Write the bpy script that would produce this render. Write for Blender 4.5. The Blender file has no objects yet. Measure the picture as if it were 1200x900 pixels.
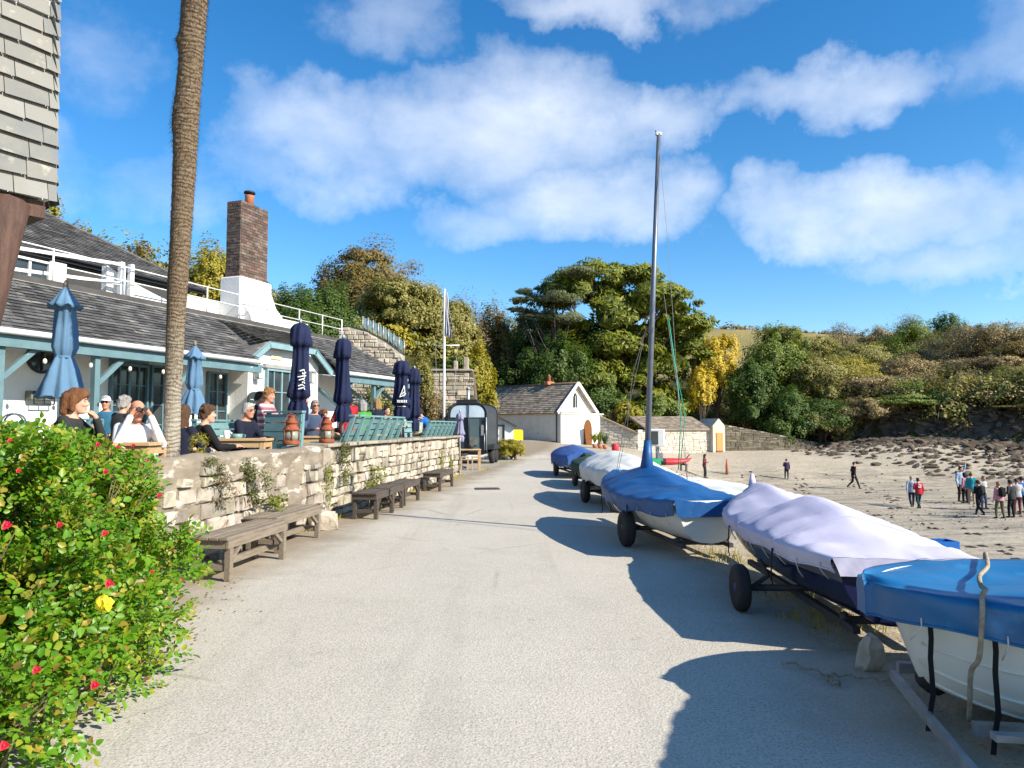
import bpy, bmesh, math, random
import numpy as np
from mathutils import Vector, Matrix, Euler
R = math.radians
random.seed(7)
rng = np.random.default_rng(7)
scene = bpy.context.scene
COL = scene.collection

# ------------------------------------------------------------------ camera
F = 832.0            # focal length of the photograph in its own pixels (1200 x 900)
CAMZ = 1.6
PITCH = math.atan(50 / F)
cam = bpy.data.cameras.new('camera'); camo = bpy.data.objects.new('camera', cam)
COL.objects.link(camo); scene.camera = camo
camo.location = (0, 0, CAMZ); camo.rotation_euler = (R(90) + PITCH, 0, 0)
cam.sensor_width = 36; cam.lens = F / 1200 * 36
cam.clip_start = .05; cam.clip_end = 5000

def ray(px, py):
    u = (px - 600) / F; v = (450 - py) / F
    d = math.cos(PITCH) - v * math.sin(PITCH)
    return u / d, (math.sin(PITCH) + v * math.cos(PITCH)) / d       # x and z per metre of depth
def W(px, py, D):
    a, b = ray(px, py)
    return Vector((a * D, D, CAMZ + b * D))
def AZ(px, py, z):
    a, b = ray(px, py); D = (z - CAMZ) / b
    return Vector((a * D, D, z))
def sm(t):
    t = np.clip(t, 0, 1); return t * t * (3 - 2 * t)
def lerp(a, b, t): return a + (b - a) * t

# ------------------------------------------------------------------ bookkeeping
def tag(o, label=None, cat=None, group=None, kind=None):
    if label: o['label'] = label
    if cat: o['category'] = cat
    if group: o['group'] = group
    if kind: o['kind'] = kind
    return o
def thing(name, label, cat, loc=(0, 0, 0), rz=0, group=None):
    o = bpy.data.objects.new(name, None); COL.objects.link(o)
    o.location = loc; o.rotation_euler = (0, 0, rz); o.empty_display_size = .1
    return tag(o, label, cat, group)
def dup(o, loc=None, rz=None, label=None, parent=None, scale=None):
    c = o.copy(); COL.objects.link(c)
    if parent is not None: c.parent = parent
    if loc is not None: c.location = loc
    if rz is not None: c.rotation_euler = (0, 0, rz)
    if scale is not None: c.scale = scale
    if label: c['label'] = label
    for ch in [q for q in bpy.data.objects if q.parent == o]: dup(ch, parent=c)
    return c
def link_mesh(name, me, parent=None, loc=None, rz=0):
    o = bpy.data.objects.new(name, me); COL.objects.link(o)
    if parent is not None: o.parent = parent
    if loc is not None: o.location = loc
    if rz: o.rotation_euler = (0, 0, rz)
    return o
def mesh_np(name, V, Q, mats, smooth=False, mi=None):
    """V (n,3), Q (m,k) index array, one mesh"""
    V = np.asarray(V, np.float32); Q = np.asarray(Q, np.int32)
    me = bpy.data.meshes.new(name)
    me.vertices.add(len(V)); me.vertices.foreach_set('co', V.ravel())
    m, k = Q.shape
    me.loops.add(m * k); me.loops.foreach_set('vertex_index', Q.ravel())
    me.polygons.add(m); me.polygons.foreach_set('loop_start', np.arange(0, m * k, k, dtype=np.int32))
    me.polygons.foreach_set('loop_total', np.full(m, k, np.int32))
    if smooth: me.polygons.foreach_set('use_smooth', np.ones(m, bool))
    for x in (mats if isinstance(mats, (list, tuple)) else [mats]): me.materials.append(x)
    if mi is not None: me.polygons.foreach_set('material_index', np.asarray(mi, np.int32))
    me.update(calc_edges=True); me.validate()
    return me

class MB:
    """collects shapes and links them as one mesh object"""
    def __init__(s): s.v = []; s.f = []; s.m = []; s.sm = []
    def add(s, V, Fc, m=0, smooth=False):
        n = len(s.v); s.v += [tuple(p) for p in V]
        s.f += [tuple(i + n for i in f) for f in Fc]; s.m += [m] * len(Fc); s.sm += [smooth] * len(Fc)
        return s
    def hexa(s, P, m=0):     # 8 points: bottom 4 ccw, top 4 ccw
        return s.add(P, [(3, 2, 1, 0), (4, 5, 6, 7), (0, 1, 5, 4), (1, 2, 6, 5), (2, 3, 7, 6), (3, 0, 4, 7)], m)
    def box(s, c, d, rz=0, m=0, rot=None):
        x, y, z = d[0] / 2, d[1] / 2, d[2] / 2
        P = [Vector(p) for p in ((-x, -y, -z), (x, -y, -z), (x, y, -z), (-x, y, -z), (-x, -y, z), (x, -y, z), (x, y, z), (-x, y, z))]
        M = rot if rot is not None else Matrix.Rotation(rz, 3, 'Z')
        return s.hexa([M @ p + Vector(c) for p in P], m)
    def bbox(s, c, d, b=.01, rz=0, m=0, rot=None):      # box with chamfered edges
        bm = bmesh.new(); bmesh.ops.create_cube(bm, size=1)
        bmesh.ops.scale(bm, vec=d, verts=bm.verts)
        bmesh.ops.bevel(bm, geom=list(bm.edges), offset=b, segments=1, affect='EDGES', profile=.5)
        M = (rot if rot is not None else Matrix.Rotation(rz, 3, 'Z'))
        V = [M @ v.co + Vector(c) for v in bm.verts]
        Fc = [[v.index for v in f.verts] for f in bm.faces]; bm.free()
        return s.add(V, Fc, m)
    def beam(s, a, b, w, h, up=(0, 0, 1), m=0):
        a, b = Vector(a), Vector(b); d = (b - a).normalized()
        r = d.cross(Vector(up))
        if r.length < 1e-4: r = d.cross(Vector((1, 0, 0)))
        r.normalize(); t = r.cross(d).normalized()
        r *= w / 2; t *= h / 2
        return s.hexa([a - r - t, a + r - t, b + r - t, b - r - t, a - r + t, a + r + t, b + r + t, b - r + t], m)
    def tube(s, pts, rad, n=8, m=0, smooth=True, caps=True):
        pts = [Vector(p) for p in pts]
        if not isinstance(rad, (list, tuple)): rad = [rad] * len(pts)
        V = []; prev = None
        for i, p in enumerate(pts):
            d = (pts[min(i + 1, len(pts) - 1)] - pts[max(i - 1, 0)]).normalized()
            if prev is None:
                a = d.cross(Vector((0, 0, 1)))
                if a.length < .05: a = d.cross(Vector((1, 0, 0)))
            else: a = prev - d * prev.dot(d)
            a.normalize(); prev = a; b = d.cross(a)
            for k in range(n):
                t = 2 * math.pi * k / n
                V.append(p + (a * math.cos(t) + b * math.sin(t)) * rad[i])
        Fc = []
        for i in range(len(pts) - 1):
            for k in range(n):
                k2 = (k + 1) % n
                Fc.append((i * n + k, i * n + k2, (i + 1) * n + k2, (i + 1) * n + k))
        s.add(V, Fc, m, smooth)
        if caps:
            q = len(s.v) - len(V)
            s.f += [tuple(q + k for k in range(n))[::-1], tuple(q + (len(pts) - 1) * n + k for k in range(n))]
            s.m += [m, m]; s.sm += [False, False]
        return s
    def lathe(s, prof, n=20, c=(0, 0, 0), m=0, smooth=True, caps=True):   # prof: (r, z)
        return s.tube([(c[0], c[1], c[2] + z) for r, z in prof], [r for r, z in prof], n, m, smooth, caps) if False else s._lathe(prof, n, c, m, smooth, caps)
    def _lathe(s, prof, n, c, m, smooth, caps):
        V = [(c[0] + r * math.cos(2 * math.pi * k / n), c[1] + r * math.sin(2 * math.pi * k / n), c[2] + z) for r, z in prof for k in range(n)]
        Fc = [(i * n + k, i * n + (k + 1) % n, (i + 1) * n + (k + 1) % n, (i + 1) * n + k) for i in range(len(prof) - 1) for k in range(n)]
        s.add(V, Fc, m, smooth)
        if caps:
            q = len(s.v) - len(V)
            s.f += [tuple(q + k for k in range(n))[::-1], tuple(q + (len(prof) - 1) * n + k for k in range(n))]
            s.m += [m, m]; s.sm += [False, False]
        return s
    def prism(s, poly, axis, d0, d1, m=0):
        """poly of 2-D points extruded along axis 'x','y','z' from d0 to d1"""
        n = len(poly)
        def P(a, b, d): return {'x': (d, a, b), 'y': (a, d, b), 'z': (a, b, d)}[axis]
        V = [P(a, b, d0) for a, b in poly] + [P(a, b, d1) for a, b in poly]
        Fc = [tuple(range(n))[::-1], tuple(range(n, 2 * n))] + [(i, (i + 1) % n, n + (i + 1) % n, n + i) for i in range(n)]
        return s.add(V, Fc, m)
    def grid(s, P, m=0, smooth=True, closeu=False):     # P[i][j]
        a, b = len(P), len(P[0])
        V = [p for r in P for p in r]
        Fc = [(i * b + j, i * b + (j + 1) % b, (i + 1) * b + (j + 1) % b, (i + 1) * b + j) for i in range(a - 1) for j in range(b if closeu else b - 1)]
        return s.add(V, Fc, m, smooth)
    def ball(s, c, r, m=0, seg=12, ring=8):
        if not isinstance(r, (list, tuple)): r = (r, r, r)
        prof = []
        V = []
        for i in range(ring + 1):
            th = math.pi * i / ring
            for k in range(seg):
                ph = 2 * math.pi * k / seg
                V.append((c[0] + r[0] * math.sin(th) * math.cos(ph), c[1] + r[1] * math.sin(th) * math.sin(ph), c[2] - r[2] * math.cos(th)))
        Fc = [(i * seg + k, i * seg + (k + 1) % seg, (i + 1) * seg + (k + 1) % seg, (i + 1) * seg + k) for i in range(ring) for k in range(seg)]
        return s.add(V, Fc, m, True)
    def mesh(s, name, mats):
        me = bpy.data.meshes.new(name); me.from_pydata([tuple(v) for v in s.v], [], s.f)
        for x in (mats if isinstance(mats, (list, tuple)) else [mats]): me.materials.append(x)
        me.polygons.foreach_set('material_index', s.m); me.polygons.foreach_set('use_smooth', s.sm)
        bm = bmesh.new(); bm.from_mesh(me)
        bmesh.ops.remove_doubles(bm, verts=bm.verts, dist=1e-6) if False else None
        bmesh.ops.recalc_face_normals(bm, faces=bm.faces); bm.to_mesh(me); bm.free()
        me.update(); return me
    def build(s, name, mats, parent=None, loc=None, rz=0):
        return link_mesh(name, s.mesh(name, mats), parent, loc, rz)

# ------------------------------------------------------------------ materials
_mc = {}
def M(name, c1, c2=None, scale=4, rough=.75, bump=0, bscale=30, metal=0, island=0, hue=0, spec=.3, detail=5, c3=None, s3=20, t3=(.55, .65), transl=0, ramp=None, sheen=0, coat=0, stretch=None, facing=True):
    if name in _mc: return _mc[name]
    m = bpy.data.materials.new(name); m.use_nodes = True; nt = m.node_tree; N = nt.nodes; L = nt.links
    b = N['Principled BSDF']; out = N['Material Output']
    b.inputs['Roughness'].default_value = rough; b.inputs['Metallic'].default_value = metal
    b.inputs['Specular IOR Level'].default_value = spec
    if coat: b.inputs['Coat Weight'].default_value = coat; b.inputs['Coat Roughness'].default_value = .15
    tc = N.new('ShaderNodeTexCoord'); vec = tc.outputs['Object']
    if stretch:
        mp = N.new('ShaderNodeMapping'); mp.inputs['Scale'].default_value = stretch; L.new(vec, mp.inputs[0]); vec = mp.outputs[0]
    def noise(sc, det=detail):
        n = N.new('ShaderNodeTexNoise'); n.inputs['Scale'].default_value = sc; n.inputs['Detail'].default_value = det; n.inputs['Roughness'].default_value = .6
        L.new(vec, n.inputs['Vector']); return n.outputs['Fac']
    def ramp_(fac, lo, hi):
        r = N.new('ShaderNodeMapRange'); r.inputs[1].default_value = lo; r.inputs[2].default_value = hi; L.new(fac, r.inputs[0]); return r.outputs[0]
    def mix(f, a, c):
        x = N.new('ShaderNodeMix'); x.data_type = 'RGBA'
        if f is not None: L.new(f, x.inputs['Factor'])
        for s_, v in ((x.inputs['A'], a), (x.inputs['B'], c)):
            if isinstance(v, tuple): s_.default_value = (*v, 1)
            else: L.new(v, s_)
        return x.outputs['Result']
    geo = None
    if island or ramp:
        geo = N.new('ShaderNodeNewGeometry')
    if ramp:
        cr = N.new('ShaderNodeValToRGB'); L.new(geo.outputs['Random Per Island'], cr.inputs[0])
        els = cr.color_ramp.elements
        while len(els) < len(ramp): els.new(.5)
        for e, (p, c) in zip(els, ramp): e.position = p; e.color = (*c, 1)
        col = cr.outputs[0]
        if c2: col = mix(ramp_(noise(scale), .45, .7), col, c2)
    else:
        col = c1
        if c2: col = mix(ramp_(noise(scale), .35, .65), c1, c2)
    if c3: col = mix(ramp_(noise(s3), *t3), col, c3)
    if island:
        h = N.new('ShaderNodeHueSaturation')
        if isinstance(col, tuple): h.inputs['Color'].default_value = (*col, 1)
        else: L.new(col, h.inputs['Color'])
        r = N.new('ShaderNodeMapRange'); r.inputs[3].default_value = 1 - island; r.inputs[4].default_value = 1 + island
        L.new(geo.outputs['Random Per Island'], r.inputs[0]); L.new(r.outputs[0], h.inputs['Value'])
        if hue:
            mul = N.new('ShaderNodeMath'); mul.operation = 'MULTIPLY'; mul.inputs[1].default_value = 7.31; L.new(geo.outputs['Random Per Island'], mul.inputs[0])
            fr = N.new('ShaderNodeMath'); fr.operation = 'FRACT'; L.new(mul.outputs[0], fr.inputs[0])
            r2 = N.new('ShaderNodeMapRange'); r2.inputs[3].default_value = .5 - hue; r2.inputs[4].default_value = .5 + hue
            L.new(fr.outputs[0], r2.inputs[0]); L.new(r2.outputs[0], h.inputs['Hue'])
        col = h.outputs[0]
    if isinstance(col, tuple): b.inputs['Base Color'].default_value = (*col, 1)
    else: L.new(col, b.inputs['Base Color'])
    if bump:
        bp = N.new('ShaderNodeBump'); bp.inputs['Strength'].default_value = bump; bp.inputs['Distance'].default_value = .02
        L.new(noise(bscale, 8), bp.inputs['Height']); L.new(bp.outputs[0], b.inputs['Normal'])
    if transl:
        t = N.new('ShaderNodeBsdfTranslucent')
        if isinstance(col, tuple): t.inputs[0].default_value = (*col, 1)
        else:
            g = N.new('ShaderNodeHueSaturation'); g.inputs['Saturation'].default_value = 1.15; g.inputs['Value'].default_value = 1.3
            L.new(col, g.inputs['Color']); L.new(g.outputs[0], t.inputs[0])
        ms = N.new('ShaderNodeMixShader'); ms.inputs[0].default_value = transl
        L.new(b.outputs[0], ms.inputs[1]); L.new(t.outputs[0], ms.inputs[2]); L.new(ms.outputs[0], out.inputs[0])
    _mc[name] = m; return m
# ------------------------------------------------------------------ light: sun from the right and a little behind, clear sky with white clouds
SUN_EL = R(33); TO_SUN = Vector((.87, -.49, 0)).normalized()
sun = bpy.data.lights.new('sun', 'SUN'); suno = bpy.data.objects.new('sun', sun); COL.objects.link(suno)
sun.energy = 5.0; sun.angle = R(.5); sun.color = (1, .925, .79)
sv = Vector((TO_SUN.x * math.cos(SUN_EL), TO_SUN.y * math.cos(SUN_EL), math.sin(SUN_EL)))
suno.rotation_euler = sv.to_track_quat('Z', 'Y').to_euler(); suno.location = sv * 60

wd = bpy.data.worlds.new('World'); scene.world = wd; wd.use_nodes = True
nt = wd.node_tree; N = nt.nodes; L = nt.links
bg = N['Background']; bg.inputs['Strength'].default_value = .12
sky = N.new('ShaderNodeTexSky'); sky.sky_type = 'NISHITA'; sky.sun_disc = False
sky.sun_elevation = SUN_EL; sky.sun_rotation = math.atan2(TO_SUN.x, TO_SUN.y); sky.air_density = 1.0; sky.dust_density = .2; sky.ozone_density = 3.0
hs = N.new('ShaderNodeHueSaturation'); hs.inputs['Saturation'].default_value = 1.34; hs.inputs['Value'].default_value = 1.0; L.new(sky.outputs[0], hs.inputs['Color'])
tc = N.new('ShaderNodeTexCoord'); dirv = tc.outputs['Generated']
sep = N.new('ShaderNodeSeparateXYZ'); L.new(dirv, sep.inputs[0])
def mth(op, a, b=None, c=None, clamp=False):
    n = N.new('ShaderNodeMath'); n.operation = op; n.use_clamp = clamp
    for i, v in enumerate((a, b, c)):
        if v is None: continue
        if isinstance(v, (int, float)): n.inputs[i].default_value = v
        else: L.new(v, n.inputs[i])
    return n.outputs[0]
az = mth('ARCTAN2', sep.outputs[0], sep.outputs[1]); el = mth('ARCSINE', sep.outputs[2])
def azel(px, py):
    a, b = ray(px, py); v = Vector((a, 1, b)).normalized()
    return math.atan2(v.x, v.y), math.asin(v.z)
# warp the coordinates a little so cloud edges are ragged
nw = N.new('ShaderNodeTexNoise'); nw.inputs['Scale'].default_value = 6; nw.inputs['Detail'].default_value = 9; nw.inputs['Roughness'].default_value = .6
L.new(dirv, nw.inputs['Vector'])
sc_ = N.new('ShaderNodeSeparateColor'); L.new(nw.outputs['Color'], sc_.inputs[0])
azw = mth('ADD', az, mth('MULTIPLY', mth('SUBTRACT', sc_.outputs[0], .5), .36))
elw = mth('ADD', el, mth('MULTIPLY', mth('SUBTRACT', sc_.outputs[1], .5), .20))
clouds = [  # px, py, rx, ry, strength
    (400, 165, 180, 75, .80), (590, 150, 200, 85, .92), (770, 140, 140, 48, .80), (690, 240, 200, 55, .92), (320, 190, 100, 55, .55), (560, 255, 120, 40, .6),
    (985, 100, 140, 46, .85), (1030, 245, 160, 56, .98), (1120, 305, 130, 32, .7), (920, 262, 90, 34, .7), (1170, 245, 80, 46, .75),
    (690, 8, 150, 34, .75), (470, 5, 120, 50, .4), (185, 215, 110, 60, .4), (90, 60, 90, 60, .3), (880, -40, 200, 40, .4),
    (-250, 150, 260, 90, .8), (1500, 200, 260, 90, .8), (1450, -50, 260, 90, .6), (300, -250, 300, 100, .7), (900, -350, 320, 100, .7)]
mask = None
for px, py, rx, ry, s_ in clouds:
    a0, e0 = azel(px, py); ra = rx / F * math.cos(e0) ** .5; re_ = ry / F
    dx = mth('DIVIDE', mth('SUBTRACT', azw, a0), ra); dy = mth('DIVIDE', mth('SUBTRACT', elw, e0), re_)
    q = mth('MULTIPLY', mth('SUBTRACT', 1.0, mth('ADD', mth('MULTIPLY', dx, dx), mth('MULTIPLY', dy, dy)), clamp=True), s_)
    mask = q if mask is None else mth('MAXIMUM', mask, q)
mpc = N.new('ShaderNodeMapping'); mpc.inputs['Scale'].default_value = (1, 1, 2.0); mpc.inputs['Rotation'].default_value = (0, R(-12), 0); L.new(dirv, mpc.inputs[0])
n2 = N.new('ShaderNodeTexNoise'); n2.inputs['Scale'].default_value = 5.0; n2.inputs['Detail'].default_value = 10; n2.inputs['Roughness'].default_value = .58
L.new(mpc.outputs[0], n2.inputs['Vector'])
dens = mth('MULTIPLY', mth('SUBTRACT', mth('ADD', mth('MULTIPLY', mask, .95), n2.outputs['Fac']), .60), .86, clamp=True)
dens = mth('MULTIPLY', mth('MULTIPLY', dens, mth('MULTIPLY', mask, 4.0, clamp=True)), .76)
# cloud brightness varies: thicker undersides are greyer
n3 = N.new('ShaderNodeTexNoise'); n3.inputs['Scale'].default_value = 6; n3.inputs['Detail'].default_value = 5; L.new(mpc.outputs[0], n3.inputs['Vector'])
cc = N.new('ShaderNodeMix'); cc.data_type = 'RGBA'; cc.inputs['A'].default_value = (4.6, 5.0, 5.6, 1); cc.inputs['B'].default_value = (7.0, 7.1, 7.3, 1)
L.new(mth('MULTIPLY', mth('SUBTRACT', n3.outputs['Fac'], .36), 3.6, clamp=True), cc.inputs['Factor'])
mx = N.new('ShaderNodeMix'); mx.data_type = 'RGBA'
L.new(dens, mx.inputs['Factor']); L.new(hs.outputs[0], mx.inputs['A']); L.new(cc.outputs['Result'], mx.inputs['B'])
L.new(mx.outputs['Result'], bg.inputs['Color'])
vs = scene.view_settings; vs.view_transform = 'Standard'; vs.look = 'None'; vs.exposure = .78; vs.gamma = 1; vs.use_curve_mapping = False
scene.cycles.use_denoising = True
scene.cycles.max_bounces = 6; scene.cycles.diffuse_bounces = 3; scene.cycles.transparent_max_bounces = 6
# ------------------------------------------------------------------ terrain
def vnoise(x, y, s, seed=0):
    """cheap smooth value noise"""
    x = np.asarray(x, float) / s + 17.3 * seed; y = np.asarray(y, float) / s + 5.1 * seed
    xi = np.floor(x); yi = np.floor(y); fx = x - xi; fy = y - yi
    def h(a, b):
        q = np.sin(a * 127.1 + b * 311.7 + seed * 74.7) * 43758.5453; return q - np.floor(q)
    fx = fx * fx * (3 - 2 * fx); fy = fy * fy * (3 - 2 * fy)
    return lerp(lerp(h(xi, yi), h(xi + 1, yi), fx), lerp(h(xi, yi + 1), h(xi + 1, yi + 1), fx), fy)
def ip(y, pts): return np.interp(y, [p[0] for p in pts], [p[1] for p in pts])
def wallx(y): return -3.13 + .127 * (np.asarray(y) - 12.1)
XL = [(-40, -9.75), (0, -4.66), (12.1, -3.13), (23.4, -1.72), (24, -1.5), (33, 0), (44, .15), (50, -.5), (58, -4), (64, -8), (75, -14), (200, -20)]
XR = [(-40, 2.3), (0, 2.3), (10, 2.35), (20, 2.5), (35, 3.2), (50, 4.6), (58, 6.2), (64, 8), (200, 8)]
XH = [(-40, -22), (12, -15), (25, -9.5), (34, -6), (36.9, -2.2), (44, -1.2), (50, -2.2), (58, -7), (64, -11), (75, -16), (200, -22)]
def hill_d(x, y):
    d1 = (x - 30) * .577 + (y - 62.5) * .817 - 3; d2 = y - ip(x, [(-60, 62), (-20, 66), (-2, 69), (8, 67), (10, 66), (20, 69), (60, 74)])
    return np.maximum(d1, d2), d1, d2
def d_shelf(x, y): return (x - 30) * .577 + (y - 62.5) * .817 - 3
def H(x, y):
    x = np.asarray(x, float); y = np.asarray(y, float)
    z = .62 * sm((y - 48) / 16) * (1 - sm((x - 1) / 7))
    t = x - (3.9 + .055 * np.maximum(y - 20, 0))
    b = -2.5 * sm(t / 10) * (1 - .8 * sm((y - 49) / 12)) + sm(t / 6) * (vnoise(x, y, 3, 3) - .5) * .22 * (y < 60)
    z = z + b + .9 * sm((x - 25) / 9) * sm((d_shelf(x, y) + 16) / 14)
    d, d1, d2 = hill_d(x, y)
    cl = 2.6 * sm(d / 2.6) * sm((x - 17) / 6)
    hl = np.where(x < 9, 1, 0) * 0 + lerp(.42, .15, sm((x - 6) / 10)) * np.maximum(d, 0)
    cap = ip(x, [(-60, 20), (-10, 17), (2, 13), (8, 6), (22, 8), (40, 13), (80, 16), (200, 15)])
    hl = cap * (1 - np.exp(-hl / cap))
    far = (23 - .055 * np.clip(x, 0, 200)) * sm((y - 140) / 110) * sm((x + 60) / 80)
    dl = ip(y, XH) - x
    step = 4.3 * sm(dl / 2.2) * sm((y - 36.6) / 1.5)
    lh = .42 * np.maximum(dl - 1, 0); lcap = 13
    lh = lcap * (1 - np.exp(-lh / lcap)) * sm((y - 5) / 20)
    left = np.where(dl > 0, step + lh, 0)
    nz = (vnoise(x, y, 9, 1) - .5) * 2.0 * sm(np.maximum(d, dl - 2) / 10)
    return z + np.maximum(cl + hl, left) + far + nz

ysl = np.concatenate([np.arange(-40, 0, 2.0), np.arange(0, 30, .5), np.arange(30, 62, .8), np.arange(62, 120, 1.6), np.arange(120, 320, 8), np.geomspace(320, 2500, 12)])
sL = np.concatenate([-np.geomspace(900, 60, 8), np.arange(-56, -12, 2.0), np.arange(-12, 0, .6)])
sM = np.linspace(0, 1, 17)
sR = np.concatenate([np.arange(.3, 12, .5), np.arange(12, 34, .8), np.arange(34, 80, 2), np.geomspace(82, 900, 10)])
YY = ysl[:, None]
xl = ip(ysl, XL)[:, None]; xr = ip(ysl, XR)[:, None]
GX = np.concatenate([xl + sL[None], xl + (xr - xl) * sM[None], xr + sR[None]], 1)
GY = np.broadcast_to(YY, GX.shape)
GZ = H(GX, GY)
nr, nc = GX.shape
idx = np.arange(nr * nc).reshape(nr, nc)
Q = np.stack([idx[:-1, :-1], idx[:-1, 1:], idx[1:, 1:], idx[1:, :-1]], -1)
cx = (GX[:-1, :-1] + GX[1:, 1:]) / 2; cy = (GY[:-1, :-1] + GY[1:, 1:]) / 2
dd = hill_d(cx, cy)[0]; ddl = ip(cy, XH) - cx
ci = np.broadcast_to(np.arange(nc - 1)[None], cx.shape)
isroad = (ci >= len(sL)) & (ci < len(sL) + len(sM) - 1) & (cy < 66)
isbeach = (ci >= len(sL) + len(sM) - 1) & (dd < -.4) & (cy < 72)
ispave = (ci < len(sL)) & (ddl < .3) & (cy < 66) & (cy > -40)
V = np.stack([GX, GY, GZ], -1).reshape(-1, 3)
def ground(name, mask, mat):
    q = Q[mask]; u, inv = np.unique(q, return_inverse=True)
    o = link_mesh(name, mesh_np(name, V[u], inv.reshape(q.shape), mat, True)); o['kind'] = 'structure'; return o

def nodes_mat(name):
    m = bpy.data.materials.new(name); m.use_nodes = True; return m, m.node_tree.nodes, m.node_tree.links, m.node_tree.nodes['Principled BSDF']
class NB:
    def __init__(s, m): s.N = m.node_tree.nodes; s.L = m.node_tree.links; s.tc = s.N.new('ShaderNodeTexCoord').outputs['Object']
    def noise(s, sc, det=6, rough=.6, vec=None, out='Fac'):
        n = s.N.new('ShaderNodeTexNoise'); n.inputs['Scale'].default_value = sc; n.inputs['Detail'].default_value = det; n.inputs['Roughness'].default_value = rough
        s.L.new(vec or s.tc, n.inputs['Vector']); return n.outputs[out]
    def vor(s, sc, feat='F1', vec=None, out='Distance'):
        n = s.N.new('ShaderNodeTexVoronoi'); n.feature = feat; n.inputs['Scale'].default_value = sc; s.L.new(vec or s.tc, n.inputs['Vector']); return n.outputs[out]
    def mp(s, scale=(1, 1, 1), rot=(0, 0, 0)):
        n = s.N.new('ShaderNodeMapping'); n.inputs['Scale'].default_value = scale; n.inputs['Rotation'].default_value = rot; s.L.new(s.tc, n.inputs[0]); return n.outputs[0]
    def rng(s, f, a, b, c=0, d=1):
        n = s.N.new('ShaderNodeMapRange'); s.L.new(f, n.inputs[0])
        for i, v in enumerate((a, b, c, d)): n.inputs[i + 1].default_value = v
        return n.outputs[0]
    def mix(s, f, a, b, mode='MIX'):
        x = s.N.new('ShaderNodeMix'); x.data_type = 'RGBA'; x.blend_type = mode
        if isinstance(f, float): x.inputs['Factor'].default_value = f
        else: s.L.new(f, x.inputs['Factor'])
        for k, v in (('A', a), ('B', b)):
            if isinstance(v, tuple): x.inputs[k].default_value = (*v, 1)
            else: s.L.new(v, x.inputs[k])
        return x.outputs['Result']
    def math(s, op, a, b=0., clamp=False):
        n = s.N.new('ShaderNodeMath'); n.operation = op; n.use_clamp = clamp
        for i, v in enumerate((a, b)):
            if isinstance(v, (int, float)): n.inputs[i].default_value = v
            else: s.L.new(v, n.inputs[i])
        return n.outputs[0]
    def sep(s):
        n = s.N.new('ShaderNodeSeparateXYZ'); s.L.new(s.tc, n.inputs[0]); return n.outputs
    def bump(s, h, st=.3, dist=.02):
        n = s.N.new('ShaderNodeBump'); n.inputs['Strength'].default_value = st; n.inputs['Distance'].default_value = dist; s.L.new(h, n.inputs['Height']); return n.outputs[0]

# road: worn pale gravelly tarmac, sand drifted over both edges, fine cracks
m_road, N_, L_, b_ = nodes_mat('worn_tarmac'); nb = NB(m_road)
base = nb.mix(nb.rng(nb.noise(.35, 5), .3, .7), (.415, .38, .315), (.51, .47, .395))
base = nb.mix(nb.rng(nb.noise(1.7, 6), .52, .75, 0, .55), base, (.36, .335, .29))
agg = nb.vor(58, out='Color'); bwn = N_.new('ShaderNodeRGBToBW'); L_.new(agg, bwn.inputs[0])
base = nb.mix(nb.rng(bwn.outputs[0], .2, .8, 0, .5), base, (.62, .57, .49))
base = nb.mix(nb.rng(nb.noise(66, 4, .7), .52, .62, 0, .62), base, (.16, .145, .12))
X, Y_, Z_ = nb.sep()
edge = nb.math('ADD', nb.rng(X, .3, 2.6, 0, 1), nb.math('MULTIPLY', nb.math('SUBTRACT', nb.noise(.8, 5), .5), 1.3))
base = nb.mix(nb.rng(edge, .55, 1.05, 0, .85), base, nb.mix(nb.noise(12, 6), (.40, .34, .25), (.29, .24, .175)))
ledge = nb.math('ADD', nb.math('SUBTRACT', nb.math('MULTIPLY', Y_, .127), X), nb.math('MULTIPLY', nb.math('SUBTRACT', nb.noise(1.1, 6), .5), 1.6))
base = nb.mix(nb.rng(ledge, 3.4, 4.2, 0, .85), base, nb.mix(nb.noise(9, 6), (.34, .275, .19), (.17, .125, .08)))
crk = nb.vor(.33, 'DISTANCE_TO_EDGE')
base = nb.mix(nb.math('MULTIPLY', nb.rng(crk, .003, .010, .28, 0), nb.rng(nb.noise(.5, 3), .5, .62)), base, (.12, .11, .10))
pt = nb.noise(.22, 2, .4)
base = nb.mix(nb.rng(pt, .62, .64, 0, .28), base, (.30, .285, .265))
tyr = nb.noise(1.0, 5, .6, vec=nb.mp((2.2, .10, 1), (0, 0, R(-7))))
base = nb.mix(nb.rng(tyr, .55, .68, 0, .30), base, (.27, .25, .215))
stain = nb.noise(2.6, 4, .5)
base = nb.mix(nb.rng(stain, .68, .74, 0, .35), base, (.2, .18, .155))
L_.new(base, b_.inputs['Base Color']); b_.inputs['Roughness'].default_value = .95; b_.inputs['Specular IOR Level'].default_value = .15
L_.new(nb.bump(nb.math('ADD', nb.noise(60, 6), nb.math('MULTIPLY', nb.vor(70), .8)), .45, .006), b_.inputs['Normal'])

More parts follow.
